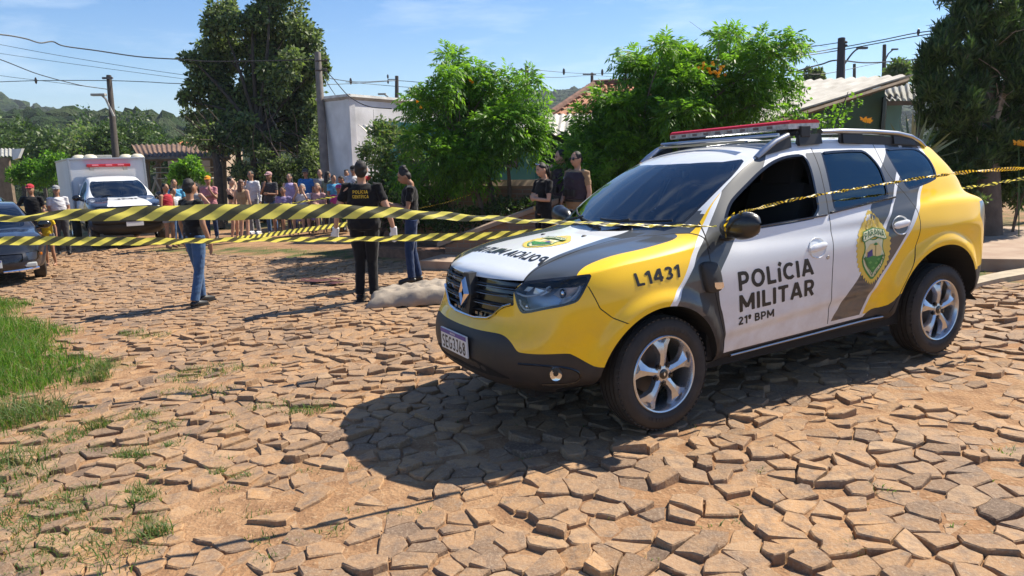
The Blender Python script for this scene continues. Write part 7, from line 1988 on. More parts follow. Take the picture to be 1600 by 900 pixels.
    if cap:
        cm = cloth(cap, C_.get(cap, (.3, .3, .3))); cb = MB(); cb.ball((0, .008, .062), (.088, .102, .075), n=14, k=10); cb.tube([(0, -.06, .062), (0, -.12, .060), (0, -.165, .048)], [.010, .008, .006], n=10, up=(0, 0, 1), sy=1)
        brim = MB(); 
        pts_ = [(.075*math.sin(t), -.075-.095*math.cos(t), .055-.012*math.cos(t)) for t in np.linspace(-1.35, 1.35, 11)]; V_ = [(x, y, z) for x, y, z in pts_]+[(x*.9, -.05, .058) for x, y, z in pts_]; V_ += [(a, b2, c-.008) for a, b2, c in V_]; n_ = 11
        F_ = [(i, i+1, n_+i+1, n_+i) for i in range(10)]+[(2*n_+i, 3*n_+i, 3*n_+i+1, 2*n_+i+1) for i in range(10)]+[(i, 2*n_+i, 2*n_+i+1, i+1) for i in range(10)]
        cp = MB(); cp.add([hc+M@np.array(v) for v in cb.V], cb.F); cp.add([hc+M@np.array(v) for v in V_], F_); cp.build('cap', cm, p, smooth=True)
    # shirt
    tm = cloth(top, C_[top]); sh_ = MB(); gg = g
    hem = .90
    if sleeves != 'none_bikini':
        sh_.tube([T3((0, 0, hem)), T3((0, 0, .98)), T3((0, 0, 1.08)), T3((0, -.005, 1.18)), T3((0, -.005, 1.30)), T3((0, .005, 1.40)), T3((0, .012, 1.455))], [.122*gg, .126*gg, .116*gg, .121*gg, .126, .112, .066], n=16, sy=1.42*S)
    else: sh_.tube([T3((0, -.005, 1.14)), T3((0, -.005, 1.30))], [.112, .118], n=16, sy=1.42*S)
    for si, (s3, el, wr, hd) in zip((-1, 1), armsJ):
        if sleeves in ('short',): e2 = s3*.36+el*.64; sh_.tube([s3+np.array([-si*.06, 0, .01]), s3+np.array([si*.008, 0, .004]), s3*.6+el*.4, e2], [.056, .059, .055, .057], n=10)
        if sleeves == 'long': sh_.tube([s3+np.array([-si*.06, 0, .01]), s3+np.array([si*.008, 0, .004]), s3*.5+el*.5, el, wr*.93+el*.07], [.062, .065, .056, .050, .036], n=10)
    remesh(sh_, 'shirt', tm, p, vox*1.05, 2, .0035, seed)
    # trousers, shorts or skirt
    bm_ = cloth(bottom, C_[bottom]); tr = MB()
    tr.tube([T3((0, .005, 1.02)), T3((0, .005, .95)), T3((0, .005, .88))], [.116*g, .120*g, .100*g], n=14, sy=1.45*S*.96)
    for (hp, kn, an) in legs:
        if skirt: continue
        if shorts: e2 = hp*.45+kn*.55; tr.tube([hp+[0, 0, .04], hp*.7+kn*.3, e2], [.100*g, .094*g, .092*g], n=10)
        else: tr.tube([hp+[0, 0, .04], hp*.6+kn*.4, kn, kn*.55+an*.45, an+[0, .0, .0]], [.100*g, .090*g, .068, .062, .060], n=10)
    if skirt: 
        e = (legs[0][1]+legs[1][1])/2
        tr.tube([T3((0, 0, .98)), (T3((0, 0, .98))*.5+(e+[0, 0, .0])*.5), e+[0, 0, .0]], [.12, .145, .135], n=14, sy=1.5)
    remesh(tr, 'trousers' if not (shorts or skirt) else ('shorts' if shorts else 'skirt'), bm_, p, vox*1.05, 2, .0016, seed+3)
    if not bare:
        for (hp, kn, an) in legs:
            so = MB(); so.tube([an+[0, .055, -.045], an+[0, .0, -.03], an+[0, -.08, -.045], an+[0, -.17, -.058], an+[0, -.20, -.062]], [.034, .050, .044, .034, .016], n=10, sy=1.1); so.box(an+np.array([0, -.065, -.075]), (.09, .27, .018), bev=.006); so.build('shoe', mat('shoe_'+shoe, C_[shoe], rough=.5), p, smooth=True)
    if gloves:
        for (s3, el, wr, hd) in armsJ:
            gl = MB(); sd3 = nrm(np.cross(hd, [0, 1., 0])); nm = np.cross(sd3, hd); gl.tube([wr-hd*.03, wr, wr+hd*.03, wr+hd*.085], [.031, .030, .028, .024], n=8, up=sd3, sy=1.5)
            for f in range(4): r0 = wr+hd*.08+sd3*(.032-.021*f); l = (.07, .08, .074, .057)[f]; gl.tube([r0, r0+hd*l*.5+nm*.008, r0+hd*l+nm*.022], [.0118, .011, .010], n=6)
            gl.tube([wr+hd*.02+sd3*.022, wr+hd*.05+sd3*.047+nm*.01, wr+hd*.088+sd3*.05+nm*.02], [.015, .013, .011], n=6); remesh(gl, 'glove', mat('glove_white', (.70, .70, .72), rough=.6), p, .007, 1)
    p['hc'] = 0; del p['hc']
    return p, dict(hc=hc, M=M, arms=armsJ, legs=legs, tm=tm)

def back_text(p, lines, m, z0, hgt, w):
    """lettering on the back of a shirt: wrapped on the shirt surface"""
    sh = [c for c in p.children if c.name.split('.')[0] == 'shirt'][0]; me = sh.data; bv = BVHTree.FromPolygons([v.co for v in me.vertices], [tuple(q.vertices) for q in me.polygons])
    for i, tx in enumerate(lines):
        V_, F_ = text_mesh(tx, thin=.02); out = []
        for a, b in V_:
            x = -(a-.5)*w*(1 if i else .92); z = z0-i*hgt*1.42+b*hgt; h = bv.ray_cast(Vector((x*-1*-1, 1.5, z)), Vector((0, -1, 0)))
            y = h[0].y+.004 if h[0] else .12
            out.append((x, y, z))
        mesh_np('lettering', out, F_, m, p)
p1, i1 = person(314, 9.80, 'man in black t-shirt and blue jeans standing alone with his back half turned', phi=148, H=1.70, arms=('down', 'down'), top='black', bottom='jeans', skin='tan', hair='black', near=True, stance=.10, step=.7, turn=14)
p2, i2 = person(575, 9.32, 'forensic officer seen from behind in black uniform with yellow lettering and white gloves', phi=178, H=1.80, arms=('out', 'out'), top='black', bottom='black', skin='fair', hair='black', near=True, gloves=True, turn=12, tilt=-16, sh=1.08, girth=1.08, stance=.07)
back_text(p2, ['POLÍCIA', 'CIENTÍFICA'], mat('print_yellow', (.72, .46, .03), rough=.6), 1.34, .040, .20)
p3, i3 = person(646, 10.6, 'woman in black t-shirt and dark blue jeans writing on a notepad, facing left', phi=-78, H=1.69, arms=('write', 'write'), top='black', bottom='djeans', skin='tan', hair='black', hairstyle='bun', near=True, tilt=26, sh=.92, stance=.06, step=.3)
nb = MB(); wr = (i3['arms'][0][2]+i3['arms'][1][2])/2+np.array([0, -.10, .02]); nb.box(wr, (.16, .22, .012), rot=np.array(Matrix.Rotation(R(-18), 3, 'X'))); ob = nb.build('notepad', M_BP); 
ob.matrix_world = Matrix.LocRotScale(p3.location, p3.rotation_euler, p3.scale); tag(ob, 'dark notepad held by the woman in blue jeans', 'notepad')
pn = MB(); q = i3['arms'][0][2]+np.array([.02, -.09, .03]); pn.tube([q, q+np.array([-.02, .01, .13])], .006, n=6); ob = pn.build('pen', mat('pen_white', (.75, .75, .75), rough=.3)); ob.matrix_world = Matrix.LocRotScale(p3.location, p3.rotation_euler, p3.scale); tag(ob, 'white pen in the hand of the woman with the notepad', 'pen')
p4, i4 = person(850, 11.3, 'woman in black v-neck top with crossed arms and sunglasses pushed up on her hair', phi=-58, H=1.64, arms=('cross', 'cross'), top='black', bottom='black', skin='fair', hair='brown', hairstyle='pony', near=True, tilt=14, sh=.92)
bd = MB(); bd.box((-.07, -.135, .99), (.05, .012, .07), bev=.004); bd.build('belt_badge', mat('badge_brass', (.45, .36, .2), rough=.3, metal=.8), p4)
sg = MB(); H_ = lambda i, x, y, z: i['hc']+i['M']@np.array([x, y, z]); sg.tube([H_(i4, -.07, -.055, .095), H_(i4, 0, -.075, .115), H_(i4, .07, -.055, .095)], [.016, .02, .016], n=8, sy=.5); sg.build('sunglasses', M_CHR, p4, smooth=True)
p5, i5 = person(879, 12.1, 'dark-haired officer in dark vest standing between the woman and the man in sunglasses', phi=-68, H=1.82, arms=('chin', 'down'), top='brown', bottom='tan', skin='fair', hair='black', near=True, tilt=10, sh=1.05)
p6, i6 = person(901, 11.4, 'officer in sunglasses with tan shirt sleeves and dark vest beside the windscreen', phi=-52, H=1.77, arms=('lap', 'down'), top='tan', bottom='tan', skin='fair', hair='black', near=True, tilt=4, sh=1.08, girth=1.1)
for p_, g_ in ((p5, 1.0), (p6, 1.1)):
    ve = MB(); ve.tube([(0, 0, 1.02), (0, 0, 1.10), (0, -.005, 1.22), (0, -.005, 1.34), (0, .005, 1.42)], [.152*g_, .154*g_, .162*g_, .158*g_, .128*g_], n=16, sy=1.30); v_ = remesh(ve, 'vest', cloth('vest', C_['vest']), p_, .012, 2, .003, 5)
    pk = MB()
    for x in (-.09, .0, .09): pk.box((x, -.165, 1.12), (.07, .04, .10), bev=.01)
    pk.box((.08, -.16, 1.30), (.05, .02, .03), bev=.004); pk.build('pouch', M_BP, v_); bl = MB(); bl.tube([(0, 0, .985), (0, 0, 1.015)], [.150*g_, .150*g_], n=16, sy=1.3); bl.build('belt', M_BP, p_)
gl_ = MB()
for s in (-1, 1): gl_.ball(H_(i6, s*.034, -.094, .006), (.027, .012, .019), n=10, k=6)
gl_.tube([H_(i6, -.08, -.01, .012), H_(i6, -.066, -.078, .012), H_(i6, 0, -.100, .012), H_(i6, .066, -.078, .012), H_(i6, .08, -.01, .012)], .005, n=6); gl_.build('sunglasses', M_BG, p6, smooth=True)
for zz, c in ((1.33, 'white'), (1.235, 'black')):
    pa = MB(); pa.ball((-.262*1.0, -.01, zz), (.012, .030, .034), n=10, k=6); pa.build('sleeve_patch', mat('patch_'+c, C_[c], rough=.7), p6, smooth=True)
person(81, 15.4, 'barefoot boy in yellow t-shirt and grey shorts beside the dark car', phi=8, H=1.24, top='yellow', bottom='grey', shorts=True, skin='tan', hair='black', bare=True, arms=('lap', 'down'), sh=.9)
person(62, 17.2, 'man in red cap and black t-shirt with hand on hip behind the boy', phi=20, H=1.72, top='black', bottom='dgrey', cap='red', arms=('hips', 'down'), skin='tan')
person(101, 17.6, 'man in white cap and white shirt standing beside the truck door', phi=35, H=1.66, top='white', bottom='dgrey', cap='grey', arms=('lap', 'lap'), sleeves='short', skin='tan', girth=1.1)
GR_ = 'onlookers standing behind the barrier tape'
CR = [
 (268, 17.6, 'onlooker woman in red sleeveless top and short shorts at the left end of the crowd', dict(phi=70, H=1.58, top='red', bottom='grey', shorts=True, bare=True, arms=('lap', 'down'), sleeves='no', hairstyle='pony', skin='tan')),
 (281, 19.5, 'onlooker in bright blue t-shirt behind the woman in red', dict(phi=25, H=1.68, top='cyan', bottom='dgrey', skin='tan')),
 (279, 18.4, 'short onlooker in white top between the red and the blue tops', dict(phi=60, H=1.46, top='white', bottom='jeans', skin='tan', hairstyle='pony')),
 (313, 17.8, 'onlooker woman in grey tank top and dark trousers behind the man in jeans', dict(phi=-20, H=1.55, top='grey', bottom='dgrey', sleeves='no', skin='fair', hairstyle='pony', arms=('down', 'hips'))),
 (333, 19.6, 'onlooker man in orange cap and pink shirt with folded arms', dict(phi=15, H=1.70, top='pink', bottom='djeans', cap='orange', arms=('cross', 'chin'), skin='tan', girth=1.15)),
 (369, 18.9, 'onlooker woman in black bikini top covering her face, seen side on', dict(phi=75, H=1.62, top='black', bottom='black', shorts=True, bare=True, arms=('face', 'face'), sleeves='none_bikini', skin='fair', hairstyle='bun')),
 (384, 18.5, 'onlooker woman with long brown hair and bare legs seen from behind', dict(phi=165, H=1.56, top='tan', bottom='black', shorts=True, bare=True, sleeves='no', skin='fair', hair='longbrown', hairstyle='long')),
 (399, 20.6, 'tall onlooker man in white long-sleeved shirt and pale trousers', dict(phi=-15, H=1.80, top='white', bottom='grey', sleeves='long', arms=('chin', 'down'), skin='tan', shoe='white')),
 (427, 20.0, 'onlooker man in pink cap and dark grey t-shirt with a hand on his chin', dict(phi=-12, H=1.72, top='dgrey', bottom='jeans', cap='rose', arms=('chin', 'cross'), skin='tan', girth=1.1)),
 (458, 20.8, 'onlooker woman with brown hair in a lilac patterned top', dict(phi=-10, H=1.66, top='lilac', bottom='navy', sleeves='no', hair='brown', hairstyle='long', skin='fair')),
 (483, 21.8, 'onlooker man in dark cap and royal blue t-shirt at the back', dict(phi=-5, H=1.76, top='blue', bottom='dgrey', cap='dgrey', skin='tan')),
 (505, 21.8, 'onlooker man with thick dark hair and pale shirt at the back', dict(phi=0, H=1.74, top='grey', bottom='dgrey', skin='fair', hairstyle='bob')),
 (517, 21.0, 'onlooker with long black hair and olive top beside the pole', dict(phi=150, H=1.66, top='green', bottom='dgrey', hairstyle='long')),
 (546, 21.6, 'onlooker woman with pulled-back dark hair left of the man in the black cap', dict(phi=10, H=1.66, top='navy', bottom='dgrey', hairstyle='bun')),
 (557, 20.2, 'onlooker man in black cap and pale lilac shirt leaning towards the tape', dict(phi=10, H=1.76, top='white', bottom='dgrey', cap='black', skin='tan', tilt=14)),
 (571, 21.0, 'onlooker man in red cap and red shirt mostly hidden by the forensic officer', dict(phi=5, H=1.74, top='red', bottom='djeans', cap='red')),
 (540, 19.8, 'onlooker in blue jacket bending next to the child in the pink hood', dict(phi=-40, H=1.52, top='blue', bottom='dgrey', arms=('lap', 'lap'), tilt=24)),
 (526, 20.2, 'onlooker in light blue shirt facing the child in the pink hood', dict(phi=40, H=1.54, top='cyan', bottom='navy', arms=('lap', 'down'), hair='brown')),
]
for u, d, lab, kw in CR: person(u, d, lab, group=GR_, **kw)
SEAT = [
 (447, 19.4, 'seated onlooker woman in purple top holding white paper over lilac shorts', dict(phi=-5, H=1.66, top='lpurple', bottom='lilac', shorts=True, bare=True, arms=('lap', 'lap'), skin='tan')),
 (477, 19.6, 'seated older onlooker with white hair holding both hands to the face', dict(phi=-5, H=1.72, top='white', bottom='lpurple', skirt=True, bare=True, arms=('face', 'face'), skin='fair', hair='grey', hairstyle='bob')),
 (500, 19.6, 'seated older onlooker in dusty pink blouse with grey-blond hair and folded arms', dict(phi=-8, H=1.72, top='rose', bottom='lpurple', skirt=True, arms=('cross', 'cross'), skin='fair', hair='blond', hairstyle='bob', girth=1.2)),
 (533, 19.2, 'child in bright pink hood crouching low among the blue tops', dict(phi=10, H=1.6, top='magenta', bottom='navy', arms=('lap', 'lap'), cap='magenta', skin='tan')),
]
for u, d, lab, kw in SEAT:
    g0 = gpt(u, d); q, _ = person(u, d, lab, sit=True, group=GR_, at_=g0+np.array([0, 0, .10]), **kw)
    if 'child' not in lab:
        st_ = empty('stool', g0); tag(st_, {447: 'low stool under the woman in the purple top', 477: 'low stool under the white-haired onlooker', 500: 'low stool under the onlooker in dusty pink'}[u], 'stool'); mb = MB(); mb.box((0, 0, .44), (.36, .34, .03)); mb.build('seat', M_WOOD, st_)
        for sx in (-1, 1):
            for sy in (-1, 1): mb = MB(); mb.tube([(sx*.15, sy*.14, 0), (sx*.13, sy*.12, .425)], .018, n=6); mb.build('leg', M_WOOD, st_)
    else:
        st_ = empty('log', g0); tag(st_, 'short log the child in the pink hood sits on', 'log'); mb = MB(); mb.tube([(-.2, 0, .22), (.2, 0, .22)], .21, n=12); mb.build('wood', M_WOOD, st_)

# ---------------------------------------------------------------- covered shape and stain on the paving
def cover():
    c = gpt(648, 9.15); r = np.random.default_rng(3); nx, ny = 46, 26; V = []
    for j in range(ny):
        for i in range(nx):
            a = (i/(nx-1)-.5)*1.40; b = (j/(ny-1)-.5)*.86; e = max(0, 1-abs(a/.68)**3.2)*max(0, 1-abs(b/.40)**3); h = .215*e**.28*(1+.10*math.sin(a*7+1)+.07*math.sin(b*13+a*5))-.022*abs(math.sin(a*17+b*6))*e-.016*abs(math.sin(a*9-b*21))*e+.014*math.sin(a*31+b*9)*math.sin(b*27)+.006
            x, y = c[0]+a+.02*math.sin(b*19), c[1]+b+.02*math.sin(a*15); V.append((a+.02*math.sin(b*19), b+.02*math.sin(a*15), max(.006, h)+gz1(x, y)-c[2]))
    idx = np.arange(nx*ny).reshape(ny, nx); F = np.stack([idx[:-1, :-1], idx[:-1, 1:], idx[1:, 1:], idx[1:, :-1]], -1).reshape(-1, 4)
    o = mesh_np('ground_sheet', V, F, mat('cover_cloth', (.34, .285, .22), rough=.85, noise=(3, .0, (.30, .25, .20)), bump=(10, .5, .02)), None, smooth=True); o.location = tuple(c+np.array([.16, 0, 0])); tag(o, 'grey-beige sheet lying over a low mound on the paving in front of the police car', 'sheet')
    md = o.modifiers.new('s', 'SOLIDIFY'); md.thickness = .006
    for k, (u, v, n, sc) in enumerate([(500, 440, 13, .15), (528, 444, 9, .10), (478, 438, 6, .06)]):
        p = ghit(u, v); mb = MB(); m_ = 26; P_ = []
        for i in range(m_):
            t = 2*math.pi*i/m_; rr = sc*(1+.35*math.sin(3*t+k)+.22*math.sin(7*t+1)); x, y = p[0]+rr*2.0*math.cos(t), p[1]+rr*.9*math.sin(t); P_.append((x-p[0], y-p[1], gz1(x, y)+.026-p[2]))
        mb.add([(0, 0, .030)]+P_, [(0, 1+i, 1+(i+1) % m_) for i in range(m_)]); o = mb.build('stain', mat('dark_red_stain', (.085, .022, .022), rough=.7)); o.location = tuple(p); tag(o, ['largest dark red stain on the paving left of the forensic officer', 'small dark red stain nearest the forensic officer', 'tiny dark red stain farthest from the forensic officer'][k], 'stain')
cover()
# ---------------------------------------------------------------- other vehicles
def base_shell(lim=None):
    V, F, PT = car_surface(5); S = Shell(V, F, PT)
    for cx, cz, r in WHEELS_ARCH: S.cut(lambda A: np.hypot(A[:, 0]-cx, A[:, 2]-cz)-r+.03, lambda C, P: C[:, 1] > .55)
    for W in (WINF, WINR, WINQ): S.cut(lambda A: sd_poly(Q2(A), W), lambda C, P: (C[:, 2] > 1.05) & (C[:, 1] > .5) & (P == 0))
    S.cut(lambda A: sd_poly(QP(A), SCRN), lambda C, P: (P == 1) & (C[:, 0] > .9) & (C[:, 0] < 2.0))
    if lim: S.cut(lambda A: A[:, 0]-lim)
    return S
def vehicle(name, label, cat, pos, phi, paint_of, head, gril, lim=None, scale=(1, 1, 1), zlow=.0, parts_extra=None, wheels=(FW, RW), glass_=None):
    """phi: direction the nose points, 0 towards the camera side (-y), positive turns to +x"""
    S = base_shell(lim); S.cut(lambda A: sd_poly(QN(A), head), lambda C, P: C[:, 0] < .7); S.cut(lambda A: sd_poly(QF(A), gril), lambda C, P: (C[:, 0] < .4) & (C[:, 1] < .75)); S.cut(lambda A: sd_line(QP(A), HWHT), lambda C, P: (C[:, 0] < 1.35) & (C[:, 2] > .93) & (C[:, 0] > .11) & (P == 1))
    for L in (GPF, GPAB): S.gap(lambda A: sd_line(Q2(A), L), .004, lambda C, P: (C[:, 1] > .5) & (C[:, 2] > .40) & (C[:, 0] > 1.0) & (C[:, 0] < 3.4) & ((P == 0)))
    A = np.array(S.V); C = S.centres(); P = np.array(S.pid); s, y, z = C.T
    vn = np.zeros_like(A)
    for f in S.F: a, b, c = A[f[0]], A[f[1]], A[f[2]]; vn[f] += np.cross(b-a, c-a)
    vn[A[:, 1] < 1e-4, 1] = 0; vn /= np.linalg.norm(vn, axis=1)[:, None]+1e-12
    part = np.array(['body']*len(C), dtype=object); hg = sd_line(QP(C), HWHT)
    part[(P == 1) & (s < 1.35) & (z > .95) & (hg < 0)] = 'hood'
    part[(sd_poly(QN(C), head) < 0) & (s < .7)] = 'headlight'
    part[(sd_poly(QF(C), gril) < 0) & (s < .4) & (P == 1)] = 'grille'
    sc_ = (P == 1) & (s > .9) & (s < 2.0) & (sd_poly(QP(C), SCRN) < 0); part[sc_] = 'windscreen'
    for W in (WINF, WINR, WINQ): part[(P == 0) & (z > 1.05) & (sd_poly(Q2(C), W) < 0)] = 'window'
    gp = np.zeros(len(C), bool)
    for L in (GPF, GPAB): gp |= (P == 0) & (np.abs(sd_line(Q2(C), L)) < .004) & (z > .41) & (z < 1.6)
    part[gp] = 'gap'
    for cx, cz, r in WHEELS_ARCH: part[(np.hypot(s-cx, z-cz) < r-.03) & (y > .55)] = 'DEL'
    if lim: part[s > lim] = 'DEL'
    e = math.radians(phi); t = empty(name); tag(t, label, cat)
    nose = np.array([math.sin(e), -math.cos(e)]); sx, sy, sz = scale
    gx = np.array([-nose[0], -nose[1], 0]); p = np.array(pos, float)
    dz = gz1(p[0]+gx[0]*3.2, p[1]+gx[1]*3.2)-gz1(p[0], p[1]); gx = nrm(gx+np.array([0, 0, dz/3.2])); gy = nrm(np.cross([0, 0, 1.], gx)); gz_ = np.cross(gx, gy)
    def mk(sel, nm, mats, mi=None, par=t, off=0, sides=(1, -1)):
        VV = []; FF = []; MM = []; NN = []
        for sg in sides:
            mp = {}
            for k in np.nonzero(sel)[0]:
                g = []
                for i in S.F[k]:
                    if i not in mp: q = A[i]-vn[i]*off; mp[i] = len(VV); VV.append((q[0]*sx, q[1]*sg*sy, q[2]*sz-zlow)); NN.append((vn[i][0], vn[i][1]*sg, vn[i][2]))
                    g.append(mp[i])
                FF.append(g if sg > 0 else g[::-1]); MM.append(0 if mi is None else mi[k])
        if not FF: return None
        me = bpy.data.meshes.new(nm); me.from_pydata(VV, [], FF)
        for m in mats: me.materials.append(m)
        me.polygons.foreach_set('material_index', MM); me.polygons.foreach_set('use_smooth', [True]*len(FF)); me.update()
        acc = sum(Vector(NN[q.vertices[0]]).dot(q.normal) for q in me.polygons); N_ = [(-a, -b, -c) for a, b, c in NN] if acc < 0 else NN
        me.normals_split_custom_set_from_vertices(N_); o = bpy.data.objects.new(nm, me); link(o, par); return o
    mats, mi = paint_of(C, P, hg)
    body = mk(np.isin(part, ['body', 'gap']), 'body', mats+[M_GAP], np.where(part == 'gap', len(mats), mi)); hood = mk(part == 'hood', 'hood', mats, mi)
    mk(part == 'windscreen', 'windscreen', [glass_ or M_GLW]); mk(part == 'grille', 'grille', [M_BG], off=.015)
    for sg in (1, -1):
        for W in ('window',): mk(part == W, 'window', [M_GLS], sides=(sg,))
        h = mk(part == 'headlight', 'headlight', [M_LENS], sides=(sg,)); mk(part == 'headlight', 'reflector', [mat('reflector_pale', (.72, .73, .70), rough=.35)], par=h, off=.04, sides=(sg,))
    lin = MB(); sel = np.nonzero(np.isin(part, ['body']) & (z > .45) & (s > 1.0))[0]
    for sg in (1, -1):
        mp = {}; VV = []; FF = []
        for k in sel:
            g = []
            for i in S.F[k]:
                if i not in mp: q = A[i]-vn[i]*.03; mp[i] = len(VV); VV.append((q[0]*sx, max(q[1], 0)*sg*sy, q[2]*sz-zlow))
                g.append(mp[i])
            FF.append(g)
        lin.add(VV, FF)
    lin.build('cabin_lining', M_INT, t, fix=False)
    it = MB()
    for yy in (-.37, .37): it.box((2.05*sx, yy, (1.0)*sz-zlow), (.2, .48, .8), bev=.05); it.box((2.12*sx, yy, 1.45*sz-zlow), (.10, .26, .18), bev=.04)
    it.box((1.5*sx, 0, 1.0*sz-zlow), (.34, 1.4, .2), bev=.05); it.build('seats', M_SEAT, t)
    ub = MB(); ub.box((2.0*sx, 0, .42*sz-zlow), (3.2*sx if not lim else (lim)*sx*.9, 1.4, .22)); ub.build('underbody', M_DARK, t)
    for wx in wheels:
        for sg in (-1, 1):
            w = empty('wheel', (wx*sx, .78*sg*sy, .335), math.pi if sg > 0 else 0, t); tb = MB(); tb.lathe([(.21, -.10), (.27, -.107), (.325, -.085), (.335, -.06), (.335, .06), (.325, .085), (.21, .10)], axis='y', n=36); tb.build('tyre', M_TYR, w, smooth=True)
            rb = MB(); rb.lathe([(.215, -.10), (.20, -.095), (.19, -.05), (.19, .05)], axis='y', n=36); rb.lathe([(0, -.085), (.05, -.085), (.06, -.06)], axis='y', n=16)
            for k in range(6): a = k*math.pi/3; ca, sa = math.cos(a), math.sin(a); M3 = np.array([[ca, 0, -sa], [0, 1, 0], [sa, 0, ca]]); rb.box(M3@np.array((.12, -.075, 0)), (.16, .025, .045), rot=M3)
            rb.build('rim', M_ALU, w, smooth=True)
    for sg in (-1, 1):
        m_ = MB(); c0 = np.array((1.42*sx, .99*sg*sy, 1.17*sz-zlow)); m_.ball(c0, (.06, .12, .08), n=14, k=9); m_.tube([(1.44*sx, .84*sg*sy, 1.10*sz-zlow), c0-[0, .05*sg, .04]], [.035, .03], n=8); m_.build('side_mirror', M_BG, t, smooth=True)
    wp = MB()
    for a0, a1 in ((-.55, 0), (0, .52)): wp.tube([((1.10+.4*a0*a0)*sx, a0*sy, 1.18*sz-zlow), ((1.18)*sx, a1*sy, 1.225*sz-zlow)], .008, n=5)
    wp.build('wiper', M_BP, t)
    ctx = dict(t=t, mk=mk, S=S, A=A, sx=sx, sy=sy, sz=sz, zlow=zlow)
    if parts_extra: parts_extra(ctx)
    t.matrix_world = Matrix(((gx[0], gy[0], gz_[0], p[0]), (gx[1], gy[1], gz_[1], p[1]), (gx[2], gy[2], gz_[2], gz1(p[0], p[1])), (0, 0, 0, 1)))
    return t
HEAD2 = [(-.13, .80), (-.13, .955), (.10, .965), (.26, .955), (.24, .80), (.10, .785)]
GRIL2 = [(-.2, .78), (.50, .78), (.52, .86), (.52, .945), (-.2, .955)]
car_paint = lambda n, c: mat(n, c, rough=.4, coat=1, coatr=.04, spec=.3)
M_SBLK = car_paint('paint_black', (.008, .010, .018)); M_SBLU = car_paint('paint_blue_grey', (.045, .10, .22)); M_SNAVY = car_paint('paint_slate', (.022, .030, .055))
def sedan_extra(ctx):
    t = ctx['t']; k = lambda x, y, z: (x*ctx['sx'], y*ctx['sy'], z*ctx['sz']-ctx['zlow'])
    g = MB()
    for zz in (.56, .60, .64, .68):
        P_ = [k(.085+.16*abs(yy/.6)**3-.03, yy, zz) for yy in np.linspace(-.50, .50, 13)]; g.tube(P_, .013, n=8)
    g.build('chrome_bar', M_CHR, t, smooth=True)
    g = MB(); P_ = [k(-.012+.16*abs(yy/.7)**3, yy, .455) for yy in np.linspace(-.55, .55, 13)]; g.tube(P_, .022, n=8, sy=.6); g.build('bumper_trim', M_CHR, t, smooth=True)
    for sg in (-1, 1): f = MB(); f.box(k(.10, .62*sg, .455), (.10, .20, .08), bev=.02); f.build('fog_light', mat('fog_pale', (.55, .57, .55), rough=.2), t); f = MB(); f.box(k(.37, .80*sg, .64), (.16, .06, .05), bev=.012); f.build('indicator', mat('amber', (.75, .22, .01), rough=.2), t); f = MB(); f.tube([k(.14, .74*sg, .38), k(.05, .5*sg, .36), k(-.03, .2*sg, .36)], [.03, .035, .02], n=8); f.build('lower_trim', M_CHR, t, smooth=True)
    p = MB(); p.box(k(-.075, 0, .525), (.014, .40, .13), bev=.004); pl = p.build('license_plate', MT['plate_white'], t); p = MB(); p.box((k(-.075, 0, .525)[0]-.008, 0, k(0, 0, .525)[2]+.05), (.002, .39, .026)); p.build('plate_band', MT['plate_blue'], pl)
def flat_paint(m): return lambda C, P, hg: ([m], np.zeros(len(C), int))
g0 = gpt(-46, 13.0)
# nose of the black sedan stands at the left edge
vehicle('sedan', 'black sedan with chrome grille bars cut off by the left edge', 'car', gpt(-13, 12.6), 36, flat_paint(M_SBLK), [(a, b-.25) for a, b in HEAD2], [(a, b-.25) for a, b in GRIL2], scale=(1.1, 1.0, .88), zlow=.045, parts_extra=sedan_extra)
vehicle('sedan', 'blue-grey car parked behind the black sedan, mostly hidden', 'car', gpt(-40, 16.6), 34, flat_paint(M_SBLU), HEAD2, GRIL2, scale=(1.08, 1.0, .90), zlow=.045)

